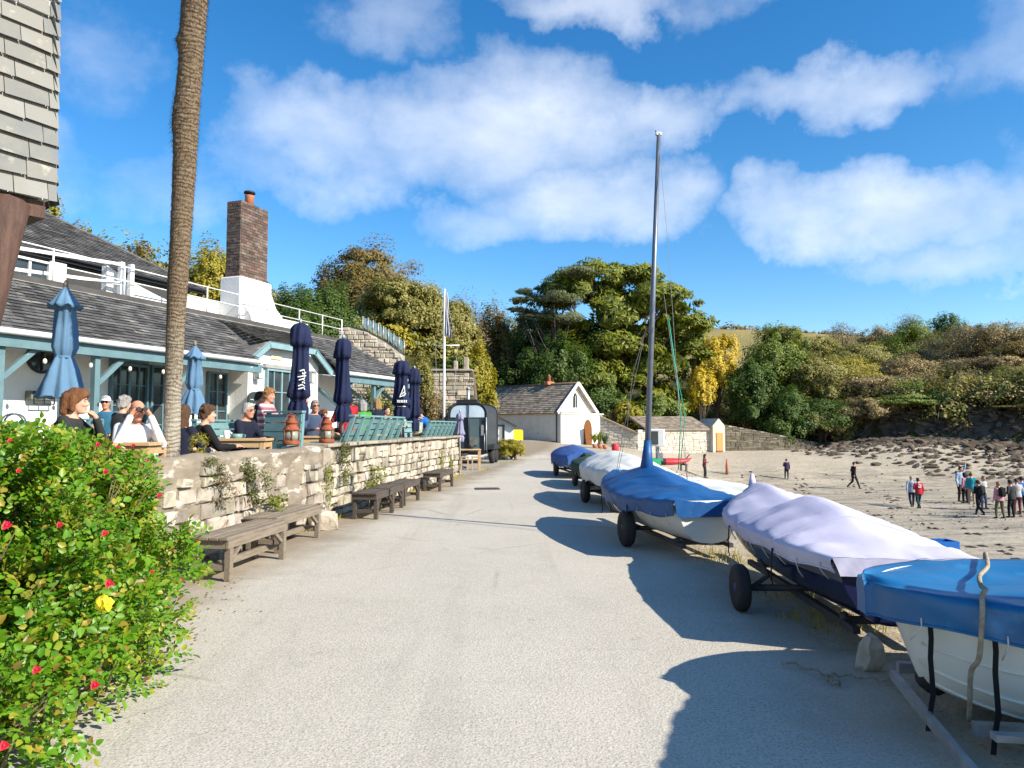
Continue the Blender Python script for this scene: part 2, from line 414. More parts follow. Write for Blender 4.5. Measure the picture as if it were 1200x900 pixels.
m_sand, N_, L_, b_ = nodes_mat('beach_sand'); nb = NB(m_sand)
base = nb.mix(nb.rng(nb.noise(.25, 6), .35, .65), (.50, .43, .325), (.41, .355, .27))
base = nb.mix(nb.rng(nb.noise(3.5, 8, .7), .5, .66, 0, .65), base, (.27, .22, .165))
X, Y_, Z_ = nb.sep()
base = nb.mix(nb.math('MULTIPLY', nb.rng(Z_, -1.1, -2.0, 0, 1), nb.rng(nb.noise(1.2, 8, .75, vec=nb.mp((.25, 1, 1), (0, 0, R(-20)))), .47, .6, 0, .75)), base, (.17, .15, .125))
base = nb.mix(nb.rng(nb.noise(26, 5), .55, .66, 0, .6), base, (.17, .145, .12))
base = nb.mix(nb.rng(nb.noise(45, 4), .62, .7, 0, .6), base, (.62, .57, .5))
base = nb.mix(nb.rng(nb.noise(.7, 8, .75, vec=nb.mp((.4, 1.6, 1))), .56, .66, 0, .45), base, (.20, .17, .12))
L_.new(base, b_.inputs['Base Color']); b_.inputs['Roughness'].default_value = .95; b_.inputs['Specular IOR Level'].default_value = .1
L_.new(nb.bump(nb.math('ADD', nb.noise(4, 8, .7), nb.math('MULTIPLY', nb.noise(30, 4), .5)), .8, .07), b_.inputs['Normal'])

m_hill, N_, L_, b_ = nodes_mat('hillside_turf'); nb = NB(m_hill)
base = nb.mix(nb.rng(nb.noise(.18, 7), .4, .6), (.05, .06, .02), (.12, .095, .04))
base = nb.mix(nb.rng(nb.noise(.9, 7, .7), .5, .68), base, (.03, .038, .014))
X, Y_, Z_ = nb.sep()
fld = nb.mix(nb.rng(nb.noise(.06, 4), .4, .6), (.34, .26, .11), (.26, .22, .09))
base = nb.mix(nb.rng(Y_, 150, 165), base, fld)
L_.new(base, b_.inputs['Base Color']); b_.inputs['Roughness'].default_value = 1; b_.inputs['Specular IOR Level'].default_value = .05
L_.new(nb.bump(nb.noise(1.5, 8, .7), 1, .4), b_.inputs['Normal'])
m_rock = M('cliff_rock', (.085, .062, .042), (.14, .105, .07), 1.6, .9, .9, 5, c3=(.08, .06, .045), s3=4, t3=(.55, .66))
m_pave = M('old_concrete', (.36, .33, .28), (.28, .25, .2), 1.3, .95, .3, 40, c3=(.18, .15, .1), s3=3, t3=(.6, .75))

ground('road', isroad, m_road)
ground('beach', isbeach, m_sand)
ground('pavement', ispave, m_pave)
gh = ground('hillside', ~(isroad | isbeach | ispave), [m_hill, m_rock])
# rock where the cliff foot is steep
me = gh.data
for p in me.polygons:
    if p.center.x > 16 and p.center.y < 100 and (p.normal.z < .72 and p.center.z < 4): p.material_index = 1

def gz(x, y): return float(H(x, y))
def drop(px, py, lo=5, hi=140):
    a, b = ray(px, py); D = lo
    while D < hi:
        if CAMZ + b * D < gz(a * D, D): break
        D += .1
    return Vector((a * D, D, gz(a * D, D)))
# ------------------------------------------------------------------ shared materials
m_white = M('white_render', (.80, .79, .76), (.70, .69, .65), 1.2, .85, .35, 14, c3=(.5, .48, .43), s3=2.2, t3=(.66, .8))
m_whitep = M('white_paint', (.80, .80, .78), (.74, .74, .72), 3, .5, .1, 30, c3=(.55, .52, .46), s3=9, t3=(.68, .74))
m_teal = M('teal_paint', (.135, .225, .25), (.10, .18, .205), 3, .55, .15, 30, c3=(.35, .45, .45), s3=11, t3=(.66, .74))
m_tealb = M('teal_bench_paint', (.165, .30, .305), (.125, .24, .25), 5, .55, .2, 30, c3=(.12, .22, .22), s3=9, t3=(.62, .75))
m_tealp = M('pale_teal_paint', (.21, .34, .37), (.175, .29, .32), 4, .5, .1, 30)
m_slate = M('roof_slate', (.125, .123, .121), (.072, .070, .069), 1.5, .75, .5, 25, island=.45, hue=.02, c3=(.27, .25, .215), s3=3.4, t3=(.57, .72), spec=.3, stretch=(.7, 1.6, 1.6))
m_slate2 = M('lichened_slate', (.34, .275, .21), (.22, .18, .14), 1.6, .85, .5, 20, island=.4, hue=.02, c3=(.29, .25, .18), s3=1.4, t3=(.5, .7))
m_lead = M('lead_flashing', (.34, .33, .31), (.24, .235, .23), 3, .6, .2, 20)
m_glass = M('dark_window_glass', (.03, .04, .045), (.05, .06, .06), 2, .08, 0, spec=.6)
m_stone = M('limestone_blocks', (.50, .44, .345), (.36, .31, .24), 2.5, .92, 1, 12, island=.36, hue=.02, c3=(.20, .165, .12), s3=3.2, t3=(.54, .66))
m_stoneg = M('grey_rubble', (.33, .28, .21), (.23, .19, .14), 3, .92, 1, 12, island=.3, hue=.025, c3=(.11, .09, .065), s3=4, t3=(.55, .68))
m_mortar = M('old_mortar', (.15, .125, .095), (.09, .075, .055), 6, .95, .8, 30)
m_mortl = M('pale_mortar', (.46, .42, .35), (.34, .30, .24), 4, .95, .8, 25, c3=(.12, .11, .07), s3=3, t3=(.6, .72))
m_cope = M('coping_stone', (.36, .31, .24), (.26, .22, .17), 3, .9, .7, 15, island=.2, c3=(.15, .13, .09), s3=6, t3=(.56, .7))
m_wood = M('weathered_wood', (.27, .22, .165), (.18, .145, .105), 5, .85, .6, 40, stretch=(1, 8, 8), island=.12, c3=(.34, .30, .24), s3=10, t3=(.6, .75))
m_woodd = M('dark_bench_wood', (.105, .085, .068), (.07, .056, .045), 5, .85, .6, 40, stretch=(1, 8, 8), island=.12)
m_pine = M('pale_new_wood', (.50, .34, .18), (.40, .26, .13), 4, .7, .3, 40, stretch=(1, 8, 8), island=.1)
m_brownp = M('brown_timber', (.12, .066, .048), (.07, .04, .03), 4, .7, .6, 20, stretch=(6, 6, 1))
m_brick = M('chimney_brick', (.155, .10, .08), (.10, .076, .064), 2, .92, .9, 20, island=.4, hue=.025, c3=(.22, .20, .175), s3=2.2, t3=(.56, .68))
m_brickm = M('brick_mortar', (.28, .25, .22), (.2, .17, .15), 5, .95, .5, 30)
m_terra = M('terracotta', (.48, .19, .10), (.38, .15, .08), 6, .8, .3, 30)
m_black = M('black_iron', (.025, .026, .028), None, rough=.5)
m_rubber = M('tyre_rubber', (.022, .022, .023), (.035, .034, .032), 20, .8, .2, 60)
m_galv = M('galvanised_steel', (.42, .44, .45), (.30, .31, .32), 7, .5, .1, 30, metal=.55, c3=(.22, .14, .08), s3=6, t3=(.68, .76))
m_trail = M('dark_trolley_steel', (.05, .055, .07), (.09, .075, .06), 9, .6, .2, 30, metal=.3)
m_blackstrap = M('black_webbing', (.012, .012, .013), None, rough=.85)

# ------------------------------------------------------------------ masonry and slate helpers
def stones(mb, Lx, Hz, hc=(.14, .26), lc=(.2, .55), y=0, depth=.1, x0=0, z0=0, jit=.015, gap=.012, m=0, rs=None, topf=None, tilt=.008, skip=None):
    """random-coursed blocks with chamfered faces; front faces -y at y"""
    rs = rs or random.Random(3); z = z0
    while z < z0 + Hz - .03:
        h = min(rs.uniform(*hc), z0 + Hz - z)
        if z0 + Hz - z - h < .07: h = z0 + Hz - z
        x = x0 - rs.uniform(0, .15)
        while x < x0 + Lx:
            l = rs.uniform(*lc); xa, xb = max(x, x0) + gap / 2, min(x + l, x0 + Lx) - gap / 2
            x += l
            if xb - xa < .04: continue
            parts = [(z, z + h)]
            if h > .2 and rs.random() < .4: parts = [(z, z + h * .45), (z + h * .45, z + h)]
            for za, zb in parts:
                za += gap / 2; zb -= gap / 2
                zl_, zr_ = zb, zb
                if skip and skip((xa + xb) / 2, (za + zb) / 2): continue
                if topf:
                    zl_, zr_ = min(zb, topf(xa)), min(zb, topf(xb))
                    if min(zl_, zr_) - za < .05: continue
                f = y - rs.uniform(0, jit); c = min(.022, (zb - za) * .22, (xb - xa) * .22)
                def j(): return rs.uniform(-tilt, tilt)
                B = [(xa, y + depth, za), (xb, y + depth, za), (xb, y + depth, zr_), (xa, y + depth, zl_)]
                Mi = [(xa + j(), f + c, za + j()), (xb + j(), f + c, za + j()), (xb + j(), f + c, zr_ + j()), (xa + j(), f + c, zl_ + j())]
                Fr = [(xa + c + j(), f + j(), za + c + j()), (xb - c + j(), f + j(), za + c + j()), (xb - c + j(), f + j(), zr_ - c + j()), (xa + c + j(), f + j(), zl_ - c + j())]
                mb.add(B + Mi + Fr, [(0, 1, 5, 4), (1, 2, 6, 5), (2, 3, 7, 6), (3, 0, 4, 7), (4, 5, 9, 8), (5, 6, 10, 9), (6, 7, 11, 10), (7, 4, 8, 11), (8, 9, 10, 11)], m)
        z += h
    return mb
def slates(mb, O, U, Vv, inside, Lu, Lv, w=.3, e=.22, m=0, rs=None, th=.008, off=0.012):
    """slates on a plane: O origin at eave, U along eave, Vv up slope (unit vectors); inside(u, v) tests the outline"""
    rs = rs or random.Random(5); U = Vector(U).normalized(); Vv = Vector(Vv).normalized(); Nn = U.cross(Vv).normalized()
    if Nn.z < 0: Nn = -Nn
    O = Vector(O); v = 0; r = 0
    while v < Lv:
        u = -w * (r % 2) * .5 - rs.uniform(0, .05)
        while u < Lu:
            ww = w * rs.uniform(.8, 1.2); ua, ub = u + .003, u + ww - .003; u += ww
            vb = v + e * 1.08
            um = (ua + ub) / 2
            if not inside(um, v + e * .5): continue
            ua = max(ua, 0) ; ub = min(ub, Lu)
            if ub - ua < .03: continue
            d = rs.uniform(-.008, .008); l1 = off + th + rs.uniform(.004, .012); l2 = off * .3
            P = [O + U * ua + Vv * (v + d) + Nn * l1, O + U * ub + Vv * (v - d) + Nn * (l1 + rs.uniform(-.003, .004)),
                 O + U * ub + Vv * vb + Nn * l2, O + U * ua + Vv * vb + Nn * l2]
            K = [O + U * ua + Vv * (v + d) + Nn * (l1 - th), O + U * ub + Vv * (v - d) + Nn * (l1 - th)]
            mb.add(P + K, [(0, 1, 2, 3), (4, 5, 1, 0), (4, 0, 3), (5, 2, 1)], m)
        v += e; r += 1
    return mb

# ------------------------------------------------------------------ cafe building along the terrace
TZ = .7
O_ = Vector((-8.3, 11.6, 0)); UA = math.atan2(.937, .349)
U_ = Vector((.349, .937, 0)).normalized(); V_ = Vector((-U_.y, U_.x, 0))
cafe = thing('cafe_building', 'long white cafe with dark slate roofs, teal eaves and a roof railing, on the terrace', 'building', O_, UA)
def CL(px, py, yl):     # local x,z of the pixel on the facade plane at local depth yl
    a, b = ray(px, py); d = Vector((a, 1, 0))
    # solve D*d - O = x U + yl V
    A = np.array([[d.x, -U_.x], [d.y, -U_.y]]); r_ = np.array([O_.x + yl * V_.x, O_.y + yl * V_.y])
    D, x = np.linalg.solve(A, r_); return x, CAMZ + b * D
EZ = 3.2; WX0, WX1 = -9.0, 14.0; yW = 1.3
mb = MB()
mb.box(((WX0 + 11.6) / 2, yW + 1.0, (TZ + 4.0) / 2 + .0), (11.6 - WX0, 2.0, 4.0 - TZ + .0), m=0)      # lower wall
mb.build('wall', m_white, cafe)
mb = MB(); mb.box(((WX0 + 7.0) / 2, 3.3 + 3, 4.9), (7.0 - WX0, 5.9, 1.06)); mb.build('upper_wall', M('eave_shade_wall', (.07, .068, .066), (.045, .044, .044), 2, .8, .4, 20), cafe)  # dark wall colour stands in for the shade under the upper eave
# bay with a clipped gable
bx0, bx1, by = 6.5, 9.43, .7
mb = MB()
mb.prism([(bx0, TZ), (bx1, TZ), (bx1, 3.36), (bx1 - .55, 3.72), (bx0 + .55, 3.72), (bx0, 3.36)], 'y', by, by + .9)
bay = mb.build('bay_wall', m_white, cafe)
mb = MB()
def barge(a, b): mb.beam((a[0], by - .26, a[1]), (b[0], by - .26, b[1]), .05, .17, up=(0, 1, 0)) if False else mb.beam((a[0], by - .26, a[1]), (b[0], by - .26, b[1]), .17, .05, up=(0, 1, 0))
barge((bx0 - .42, 3.10), (bx0 + .5, 3.74)); barge((bx0 + .46, 3.73), (bx1 - .46, 3.73)); barge((bx1 - .5, 3.74), (bx1 + .42, 3.10))
mb.build('bargeboard', m_tealp, cafe)
# lower roof
sl = math.atan2(1.22, 1.8); SV = (0, math.cos(sl), math.sin(sl)); SL = math.hypot(1.8, 1.22)
mb = MB(); hipx = 12.7
for xa, xb in ((WX0, bx0 - .42), (bx1 + .42, hipx)): mb.prism([(0, EZ), (1.8, EZ + 1.22), (1.8, EZ + 1.16), (.06, EZ - .06)], 'x', xa, xb)
mb.prism([(1.1, EZ + .745), (1.8, EZ + 1.22), (1.8, EZ + 1.16), (1.1, EZ + .68)], 'x', bx0 - .42, bx1 + .42)
mb.add([(hipx, 0, EZ), (WX1, 0, EZ), (hipx, 1.8, EZ + 1.22), (WX1, 1.8, EZ)], [(0, 1, 2), (1, 3, 2)])
slates(mb, (WX0, 0, EZ), (1, 0, 0), SV, lambda u, v: u < (hipx - WX0) + (WX1 - hipx) * (1 - v / SL) and not (bx0 - .4 < u + WX0 < bx1 + .4 and v < 1.3), WX1 - WX0, SL - .05, .21, .13)
# bay roof: short hip over the clipped gable with cheeks
g = 3.80
Pb = [(bx0 - .46, by - .3, 3.14), (bx0 + .5, by - .3, g), (bx1 - .5, by - .3, g), (bx1 + .46, by - .3, 3.14), (bx0 - .2, 1.75, 4.36), (bx1 + .2, 1.75, 4.36), ((bx0 + bx1) / 2, 1.9, 4.5)]
mb.add(Pb, [(1, 2, 5, 4), (0, 1, 4), (2, 3, 5), (4, 5, 6)])
a_, b_2 = Vector(Pb[1]), Vector(Pb[2]); up_ = (Vector(Pb[4]) + Vector(Pb[5])) / 2 - (a_ + b_2) / 2
slates(mb, a_ + Vector((-.55, 0, 0)), (1, 0, 0), up_, lambda u, v: True, 3.0, up_.length, .2, .13, off=.03)
mb.build('lower_roof', m_slate, cafe)
# eave gutter, fascia beam, flashing
mb = MB()
for xa, xb in ((WX0, bx0 - .45), (bx1 + .45, WX1)):
    mb.tube([(xa, -.05, EZ - .03), (xb, -.05, EZ - .03)], .055, 8)
mb.build('gutter', m_whitep, cafe)
mb = MB()
for xa, xb in ((WX0, bx0 - .3), (bx1 + .3, WX1)):
    mb.box(((xa + xb) / 2, .06, EZ - .18), (xb - xa, .07, .2)); mb.box(((xa + xb) / 2, .18, EZ - .2), (xb - xa, .1, .16))
mb.build('eave_beam', m_teal, cafe)
mb = MB()
for xa, xb in ((WX0, bx0 - .1), (bx1 + .1, WX1 - .1)):     # boarded soffit
    mb.prism([(.24, EZ - .12), (yW - .003, EZ - .02), (yW - .003, EZ + .0), (.24, EZ - .10)], 'x', xa, xb)
mb.build('soffit', m_white, cafe)
mb = MB()
mb.box(((WX0 + hipx) / 2, 1.78, EZ + 1.185), (hipx - WX0, .10, .06)); mb.build('ridge_flashing', m_lead, cafe)
mb = MB(); mb.box(((WX0 + 12.9) / 2, 1.92, EZ + 1.27), (12.9 - WX0, .20, .155)); mb.box(((WX0 + 12.9) / 2, 2.9, EZ + 1.2), (12.9 - WX0, 1.9, .1)); mb.build('roof_deck', M('dark_deck_edge', (.09, .085, .08), (.06, .057, .055), 3, .8, .3, 20), cafe)
# veranda posts with braces
for x in (-3.4, -1.6, 0.0, 1.77, 3.6, 9.75, 11.6, 13.6):
    mb = MB(); mb.box((x, .16, (TZ + EZ - .28) / 2), (.11, .11, EZ - .28 - TZ)); mb.beam((x + .05, .16, 2.42), (x + .6, .16, EZ - .26), .08, .09)
    if x > 9: mb.beam((x, .2, 2.2), (x, yW, EZ - .2), .08, .09)
    mb.build('veranda_post', m_teal, cafe)
# openings
def window(x0, x1, z0, z1, y, nx, nz, mat, arched=False, name='window'):
    mb = MB(); t = .05; f = y - .05
    mb.box((x0 + t / 2, f, (z0 + z1) / 2), (t, .1, z1 - z0)); mb.box((x1 - t / 2, f, (z0 + z1) / 2), (t, .1, z1 - z0))
    mb.box(((x0 + x1) / 2, f + .002, z0 + t / 2), (x1 - x0 - 2 * t, .1, t)); mb.box(((x0 + x1) / 2, f + .002, z1 - t / 2), (x1 - x0 - 2 * t, .1, t))
    for i in range(1, nx):
        x = x0 + (x1 - x0) * i / nx; mb.box((x, f + .01, (z0 + z1) / 2), (.05 if nx % 2 == 0 and i == nx // 2 else .025, .06, z1 - z0 - 2 * t))
    for i in range(1, nz):
        z = z0 + (z1 - z0) * i / nz; mb.box(((x0 + x1) / 2, f + .013, z), (x1 - x0 - 2 * t, .05, .025))
    o = mb.build(name, mat, cafe)
    p = MB(); p.box(((x0 + x1) / 2, y - .02, (z0 + z1) / 2), (x1 - x0 - 2 * t, .02, z1 - z0 - 2 * t)); p.build('pane', m_glass, o)
    return o
dw = window(3.0, 3.95, TZ, 2.95, yW, 4, 5, m_teal, name='french_door')
mb = MB(); mb.box((3.475, yW - .035, 3.03), (.95, .07, .12)); mb.tube([(3.0 + .95 * i / 10, yW - .06, 2.95 + .16 * math.sin(math.pi * i / 10)) for i in range(11)], .035, 6); mb.build('arched_head', m_teal, dw)
window(4.02, 4.75, 1.2, 2.98, yW, 2, 4, m_teal)
window(5.71, 6.37, 1.5, 2.96, yW, 2, 3, m_teal)
dx0, _ = CL(310, 430, by); dx1, _ = CL(346, 430, by)
bd = window(dx0, dx1, TZ, 3.12, by, 4, 4, m_tealp, name='bay_door')
mb = MB(); mb.box(((dx0 + dx1) / 2, by - .05, 3.19), (dx1 - dx0 + .16, .1, .1)); mb.build('lintel', m_lead, cafe)
# round window
cx_, cz_ = 1.54, 2.92
mb = MB(); ring = [[(cx_ + r * math.cos(t), y, cz_ + r * math.sin(t)) for t in np.linspace(0, 2 * math.pi, 28, endpoint=False)] for r, y in ((.31, yW), (.31, yW - .05), (.26, yW - .05), (.26, yW - .01))]
mb.grid(ring, closeu=True, smooth=False); mb.box((cx_, yW - .03, cz_), (.03, .03, .5)); mb.box((cx_, yW - .033, cz_), (.5, .03, .03))
rw = mb.build('round_window', m_black, cafe)
mb = MB(); mb.add([(cx_ + .265 * math.cos(t), yW - .015, cz_ + .265 * math.sin(t)) for t in np.linspace(0, 2 * math.pi, 28, endpoint=False)], [tuple(range(28))]); mb.build('pane', m_glass, rw)
# wall lamps on the bay, name plate, hanging bulbs
for px, py in ((303, 436), (365, 442)):
    lx, lz = CL(px, py, by - .12); mb = MB()
    mb.box((lx, by - .04, lz), (.10, .06, .34)); mb.box((lx, by - .13, lz + .15), (.2, .2, .04)); mb.box((lx, by - .13, lz - .17), (.16, .16, .03))
    for sx in (-.08, .08):
        for sy in (-.06, -.2): mb.beam((lx + sx, by + sy, lz - .16), (lx + sx, by + sy, lz + .14), .015, .015)
    o = mb.build('lantern', m_galv, cafe); p = MB(); p.box((lx, by - .13, lz), (.13, .12, .28)); p.build('lantern_glass', M('lamp_glass', (.5, .52, .5), None, rough=.2), o)
lx, lz = CL(323, 419, by); mb = MB(); mb.bbox((lx, by - .02, lz), (.42, .03, .12), .01); mb.build('name_plate', M('cream_plate', (.62, .52, .33), None, rough=.6), cafe)
for px in (53, 107, 153, 192, 259):
    bx_, bz_ = CL(px, 412, .12); mb = MB(); mb.tube([(bx_, .12, EZ - .28), (bx_, .12, EZ - .42)], .006, 4); mb.ball((bx_, .12, EZ - .46), (.035, .035, .05), 1, 8, 6)
    mb.build('hanging_bulb', [m_black, M('bulb_glass', (.75, .72, .62), None, rough=.15)], cafe)
# wall rack
rx, rz_ = CL(46, 466, yW - .05); mb = MB(); mb.box((rx, yW - .1, rz_ + .04), (.5, .16, .16))
mb.build('wall_planter', M('grey_green_metal', (.16, .18, .15), (.11, .12, .10), 8, .6, .3), cafe)
mb = MB()
for s_ in (-.2, 0, .2): mb.tube([(rx + s_, yW - .19, rz_ + .12), (rx + s_, yW - .19, rz_ - .12)], .012, 6)
mb.tube([(rx - .2, yW - .19, rz_ - .12), (rx + .2, yW - .19, rz_ - .12)], .014, 6); mb.build('planter_bracket', m_black, cafe)
# upper storey: fascia, window, slate roof with hipped end
UEZ = 5.42; ux1 = 7.6; uy = 3.2
mb = MB(); mb.box(((WX0 + ux1) / 2, uy + .03, UEZ - .06), (ux1 - WX0, .05, .09)); mb.tube([(WX0, uy - .05, UEZ - .02), (ux1, uy - .05, UEZ - .02)], .03, 8); mb.build('upper_fascia', m_black, cafe)  # black here paints the shadow on the underside of the eave
wx0, _ = CL(8, 310, 3.3); wx1, _ = CL(57, 310, 3.3)
window(wx0, wx1, 4.72, 5.24, 3.31, 2, 1, m_whitep)
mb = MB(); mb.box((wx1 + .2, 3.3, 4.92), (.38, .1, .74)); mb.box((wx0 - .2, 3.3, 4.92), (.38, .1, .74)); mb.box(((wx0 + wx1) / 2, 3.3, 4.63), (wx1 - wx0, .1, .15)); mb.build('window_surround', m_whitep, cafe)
mb = MB(); rz2 = 7.25; ry2 = uy + 3.1; hx = 5.2
mb.add([(WX0, uy, UEZ), (ux1, uy, UEZ), (hx, ry2, rz2), (WX0, ry2, rz2), (ux1, uy + 6.2, UEZ), (WX0, uy + 6.2, UEZ)], [(0, 1, 2, 3), (1, 4, 2), (3, 2, 4, 5), (0, 3, 5)])
s2 = Vector((0, 3.1, rz2 - UEZ)); 
slates(mb, (WX0, uy - .04, UEZ - .02), (1, 0, 0), s2, lambda u, v: u < (ux1 - WX0) - (ux1 - hx) * v / s2.length, ux1 - WX0, s2.length, .21, .14)
mb.build('upper_roof', m_slate, cafe)
mb = MB(); mb.tube([(WX0, ry2, rz2 + .02), (hx, ry2, rz2 + .02), (ux1, uy, UEZ + .03)], .035, 6); mb.build('ridge_tiles', m_slate, cafe)
# roof railing
DZ = EZ + 1.345
mb = MB(); xs_ = [-3.2, -1.4, .4, 2.2, 3.9, 5.2, 6.4, 7.6, 9.0, 10.2, 11.4, 12.5]
for h in (.68, .36): mb.tube([(WX0, 1.98, DZ + h), (12.5, 1.98, DZ + h)], .015, 6)
for x in xs_: mb.tube([(x, 1.98, DZ), (x, 1.98, DZ + .7)], .019, 6)
mb.build('roof_railing', m_whitep, cafe)
gx1, _ = CL(146, 340, 1.98)
mb = MB()
for d in (0, .26): mb.box((gx1 + d, 2.1, DZ + .40), (.10, .10, .8))
for h in (.30, .74): mb.beam((gx1 - .05, 2.1, DZ + h), (gx1 - 2.4, 2.5, DZ + h - .1), .06, .07)
mb.build('stair_gate', m_whitep, cafe)
mb = MB(); fx, _ = CL(125, 330, 2.3)
pr = [(fx + 2.9 * i / 12, DZ + .08 + .62 * (1 - i / 12) ** 1.9) for i in range(13)]
mb.prism([(fx, DZ - .05)] + [(fx + 2.9, DZ - .05)] + pr[::-1], 'y', 2.3, 2.46); mb.build('stair_cheek', m_white, cafe)
mb = MB(); mb.box((7.2, 3.05, DZ + .26), (2.0, .18, .62)); mb.build('roof_parapet', m_white, cafe)
mb = MB(); mb.box((10.6, 3.0, DZ + .22), (2.6, .18, .55)); mb.build('roof_parapet', m_white, cafe)
# chimney
cxx, cyy = 8.55, 2.6
def bricks(mb, cx, cy, w, d, z0, z1, rs):
    z = z0
    while z < z1:
        for (ax, ay, l, fx_) in ((1, 0, w, -d / 2), (1, 0, w, d / 2), (0, 1, d, -w / 2), (0, 1, d, w / 2)):
            u = -l / 2 - (.11 if int(round((z - z0) / .082)) % 2 else 0)
            while u < l / 2:
                a, b = max(u, -l / 2) + .005, min(u + .225, l / 2) - .005; u += .225
                if b - a < .03: continue
                o = rs.uniform(-.004, .008); t = fx_ + (o if fx_ > 0 else -o)
                if ax: mb.box((cx + (a + b) / 2, cy + t, z + .036), (b - a, .03, .07))
                else: mb.box((cx + t, cy + (a + b) / 2, z + .036), (.03, b - a, .07))
        z += .082
rsb = random.Random(9); cz0, cz1 = 5.85, 8.02
mb = MB(); bricks(mb, cxx, cyy, 1.12, .5, cz0, cz1, rsb); st = mb.build('chimney_stack', m_brick, cafe)
mb = MB(); mb.box((cxx, cyy, (cz0 + cz1) / 2), (1.12, .5, cz1 - cz0 - .02)); mb.build('chimney_mortar', m_brickm, st)
mb = MB(); mb.bbox((cxx, cyy, (4.3 + cz0) / 2), (1.34, .72, cz0 - 4.3), .03)
mb.prism([(cxx + .6, 4.3), (cxx + 2.0, 4.3), (cxx + 1.5, 4.5), (cxx + 1.1, 4.85), (cxx + .85, 5.2), (cxx + .66, 5.55)], 'y', cyy - .35, cyy + .3)
mb.prism([(2.28, 4.3), (2.28, 5.1), (2.0, 4.75), (1.85, 4.3)], 'x', cxx - .5, cxx + 1.0); mb.build('chimney_base', m_white, cafe)
mb = MB(); mb.lathe([(.135, cz1), (.125, cz1 + .30), (.14, cz1 + .33), (.10, cz1 + .34)], 14, (cxx - .05, cyy - .08, 0)); cp = mb.build('chimney_pot', m_terra, cafe)
mb = MB(); mb.lathe([(.085, cz1 + .32), (.085, cz1 + .40), (.17, cz1 + .40), (.15, cz1 + .45), (.02, cz1 + .48)], 12, (cxx - .05, cyy - .08, 0)); mb.build('cowl', m_black, cp)

# ------------------------------------------------------------------ slate-hung house corner, top left
c0 = W(60, 234, 5.5); sdir = Vector((-.59, -.81, 0)).normalized(); HA = math.atan2(-sdir.y, -sdir.x)     # local +x runs to the far corner
hs_ = thing('slate_hung_house', 'slate hung upper wall of a house jutting over on brown timber, leftmost', 'building', (c0.x, c0.y, 0), HA)
zb = c0.z
mb = MB(); mb.box((-2.5, 1.55, zb + 1.75), (5.0, 3.0, 3.5)); mb.build('wall', m_white, hs_)
mb = MB(); slates(mb, (-5, .0, zb - .02), (1, 0, 0), (0, .04, 1), lambda u, v: True, 5.03, 3.5, .27, .15, off=.03, rs=random.Random(21), th=.006)
slates(mb, (.02, .0, zb - .02), (0, 1, 0), (-.04, 0, 1), lambda u, v: True, 3.0, 3.5, .27, .15, off=.03, rs=random.Random(22), th=.006)
mb.build('slate_cladding', M('hung_slate', (.30, .28, .225), (.22, .21, .18), 3, .7, .6, 18, ramp=[(0, (.225, .22, .20)), (.25, (.15, .158, .155)), (.45, (.255, .248, .225)), (.65, (.185, .182, .165)), (.82, (.13, .145, .15)), (1, (.215, .205, .18))], c3=(.40, .37, .30), s3=5, t3=(.6, .72)), hs_)
mb = MB(); mb.box((-2.5, 1.5, zb + 4.0), (5.6, 3.6, .12)); mb.add([(-5.3, -.3, zb + 4.06), (.3, -.3, zb + 4.06), (.3, 3.3, zb + 4.06), (-5.3, 3.3, zb + 4.06), (-5.3, 1.5, zb + 5.4), (.3, 1.5, zb + 5.4)], [(0, 1, 5, 4), (3, 4, 5, 2), (1, 2, 5), (0, 4, 3)]); mb.box((-2.5, 1.5, zb + 3.72), (5, 3, .5)); mb.build('roof', m_slate, hs_)
mb = MB(); mb.box((-2.52, 1.5, zb - .09), (4.98, 2.96, .13)); mb.box((-2.6, .22, zb - .22), (4.8, .2, .16)); mb.build('jetty_beam', m_brownp, hs_)
p1, p0 = W(10, 248, 5.2), W(-42, 520, 4.95)
mw = Matrix.Translation((c0.x, c0.y, 0)) @ Matrix.Rotation(HA, 4, 'Z'); mi_ = mw.inverted()
pts = []
for px, py, D in ((8, 240, 5.35), (4, 265, 5.3), (-3, 310, 5.25), (-15, 365, 5.2), (-32, 425, 5.15), (-52, 500, 5.1), (-56, 600, 5.1)): pts.append(mi_ @ W(px, py, D))
pts.append(Vector((pts[-1].x, pts[-1].y, 0)))
mb = MB(); mb.tube(pts, [.16, .14, .115, .105, .105, .11, .11, .12], 10); mb.build('curved_brace', m_brownp, hs_)
mb = MB(); mb.box((-4.0, 1.8, zb / 2 - .05), (2.0, 2.4, zb - .1)); mb.build('ground_floor_wall', m_white, hs_)

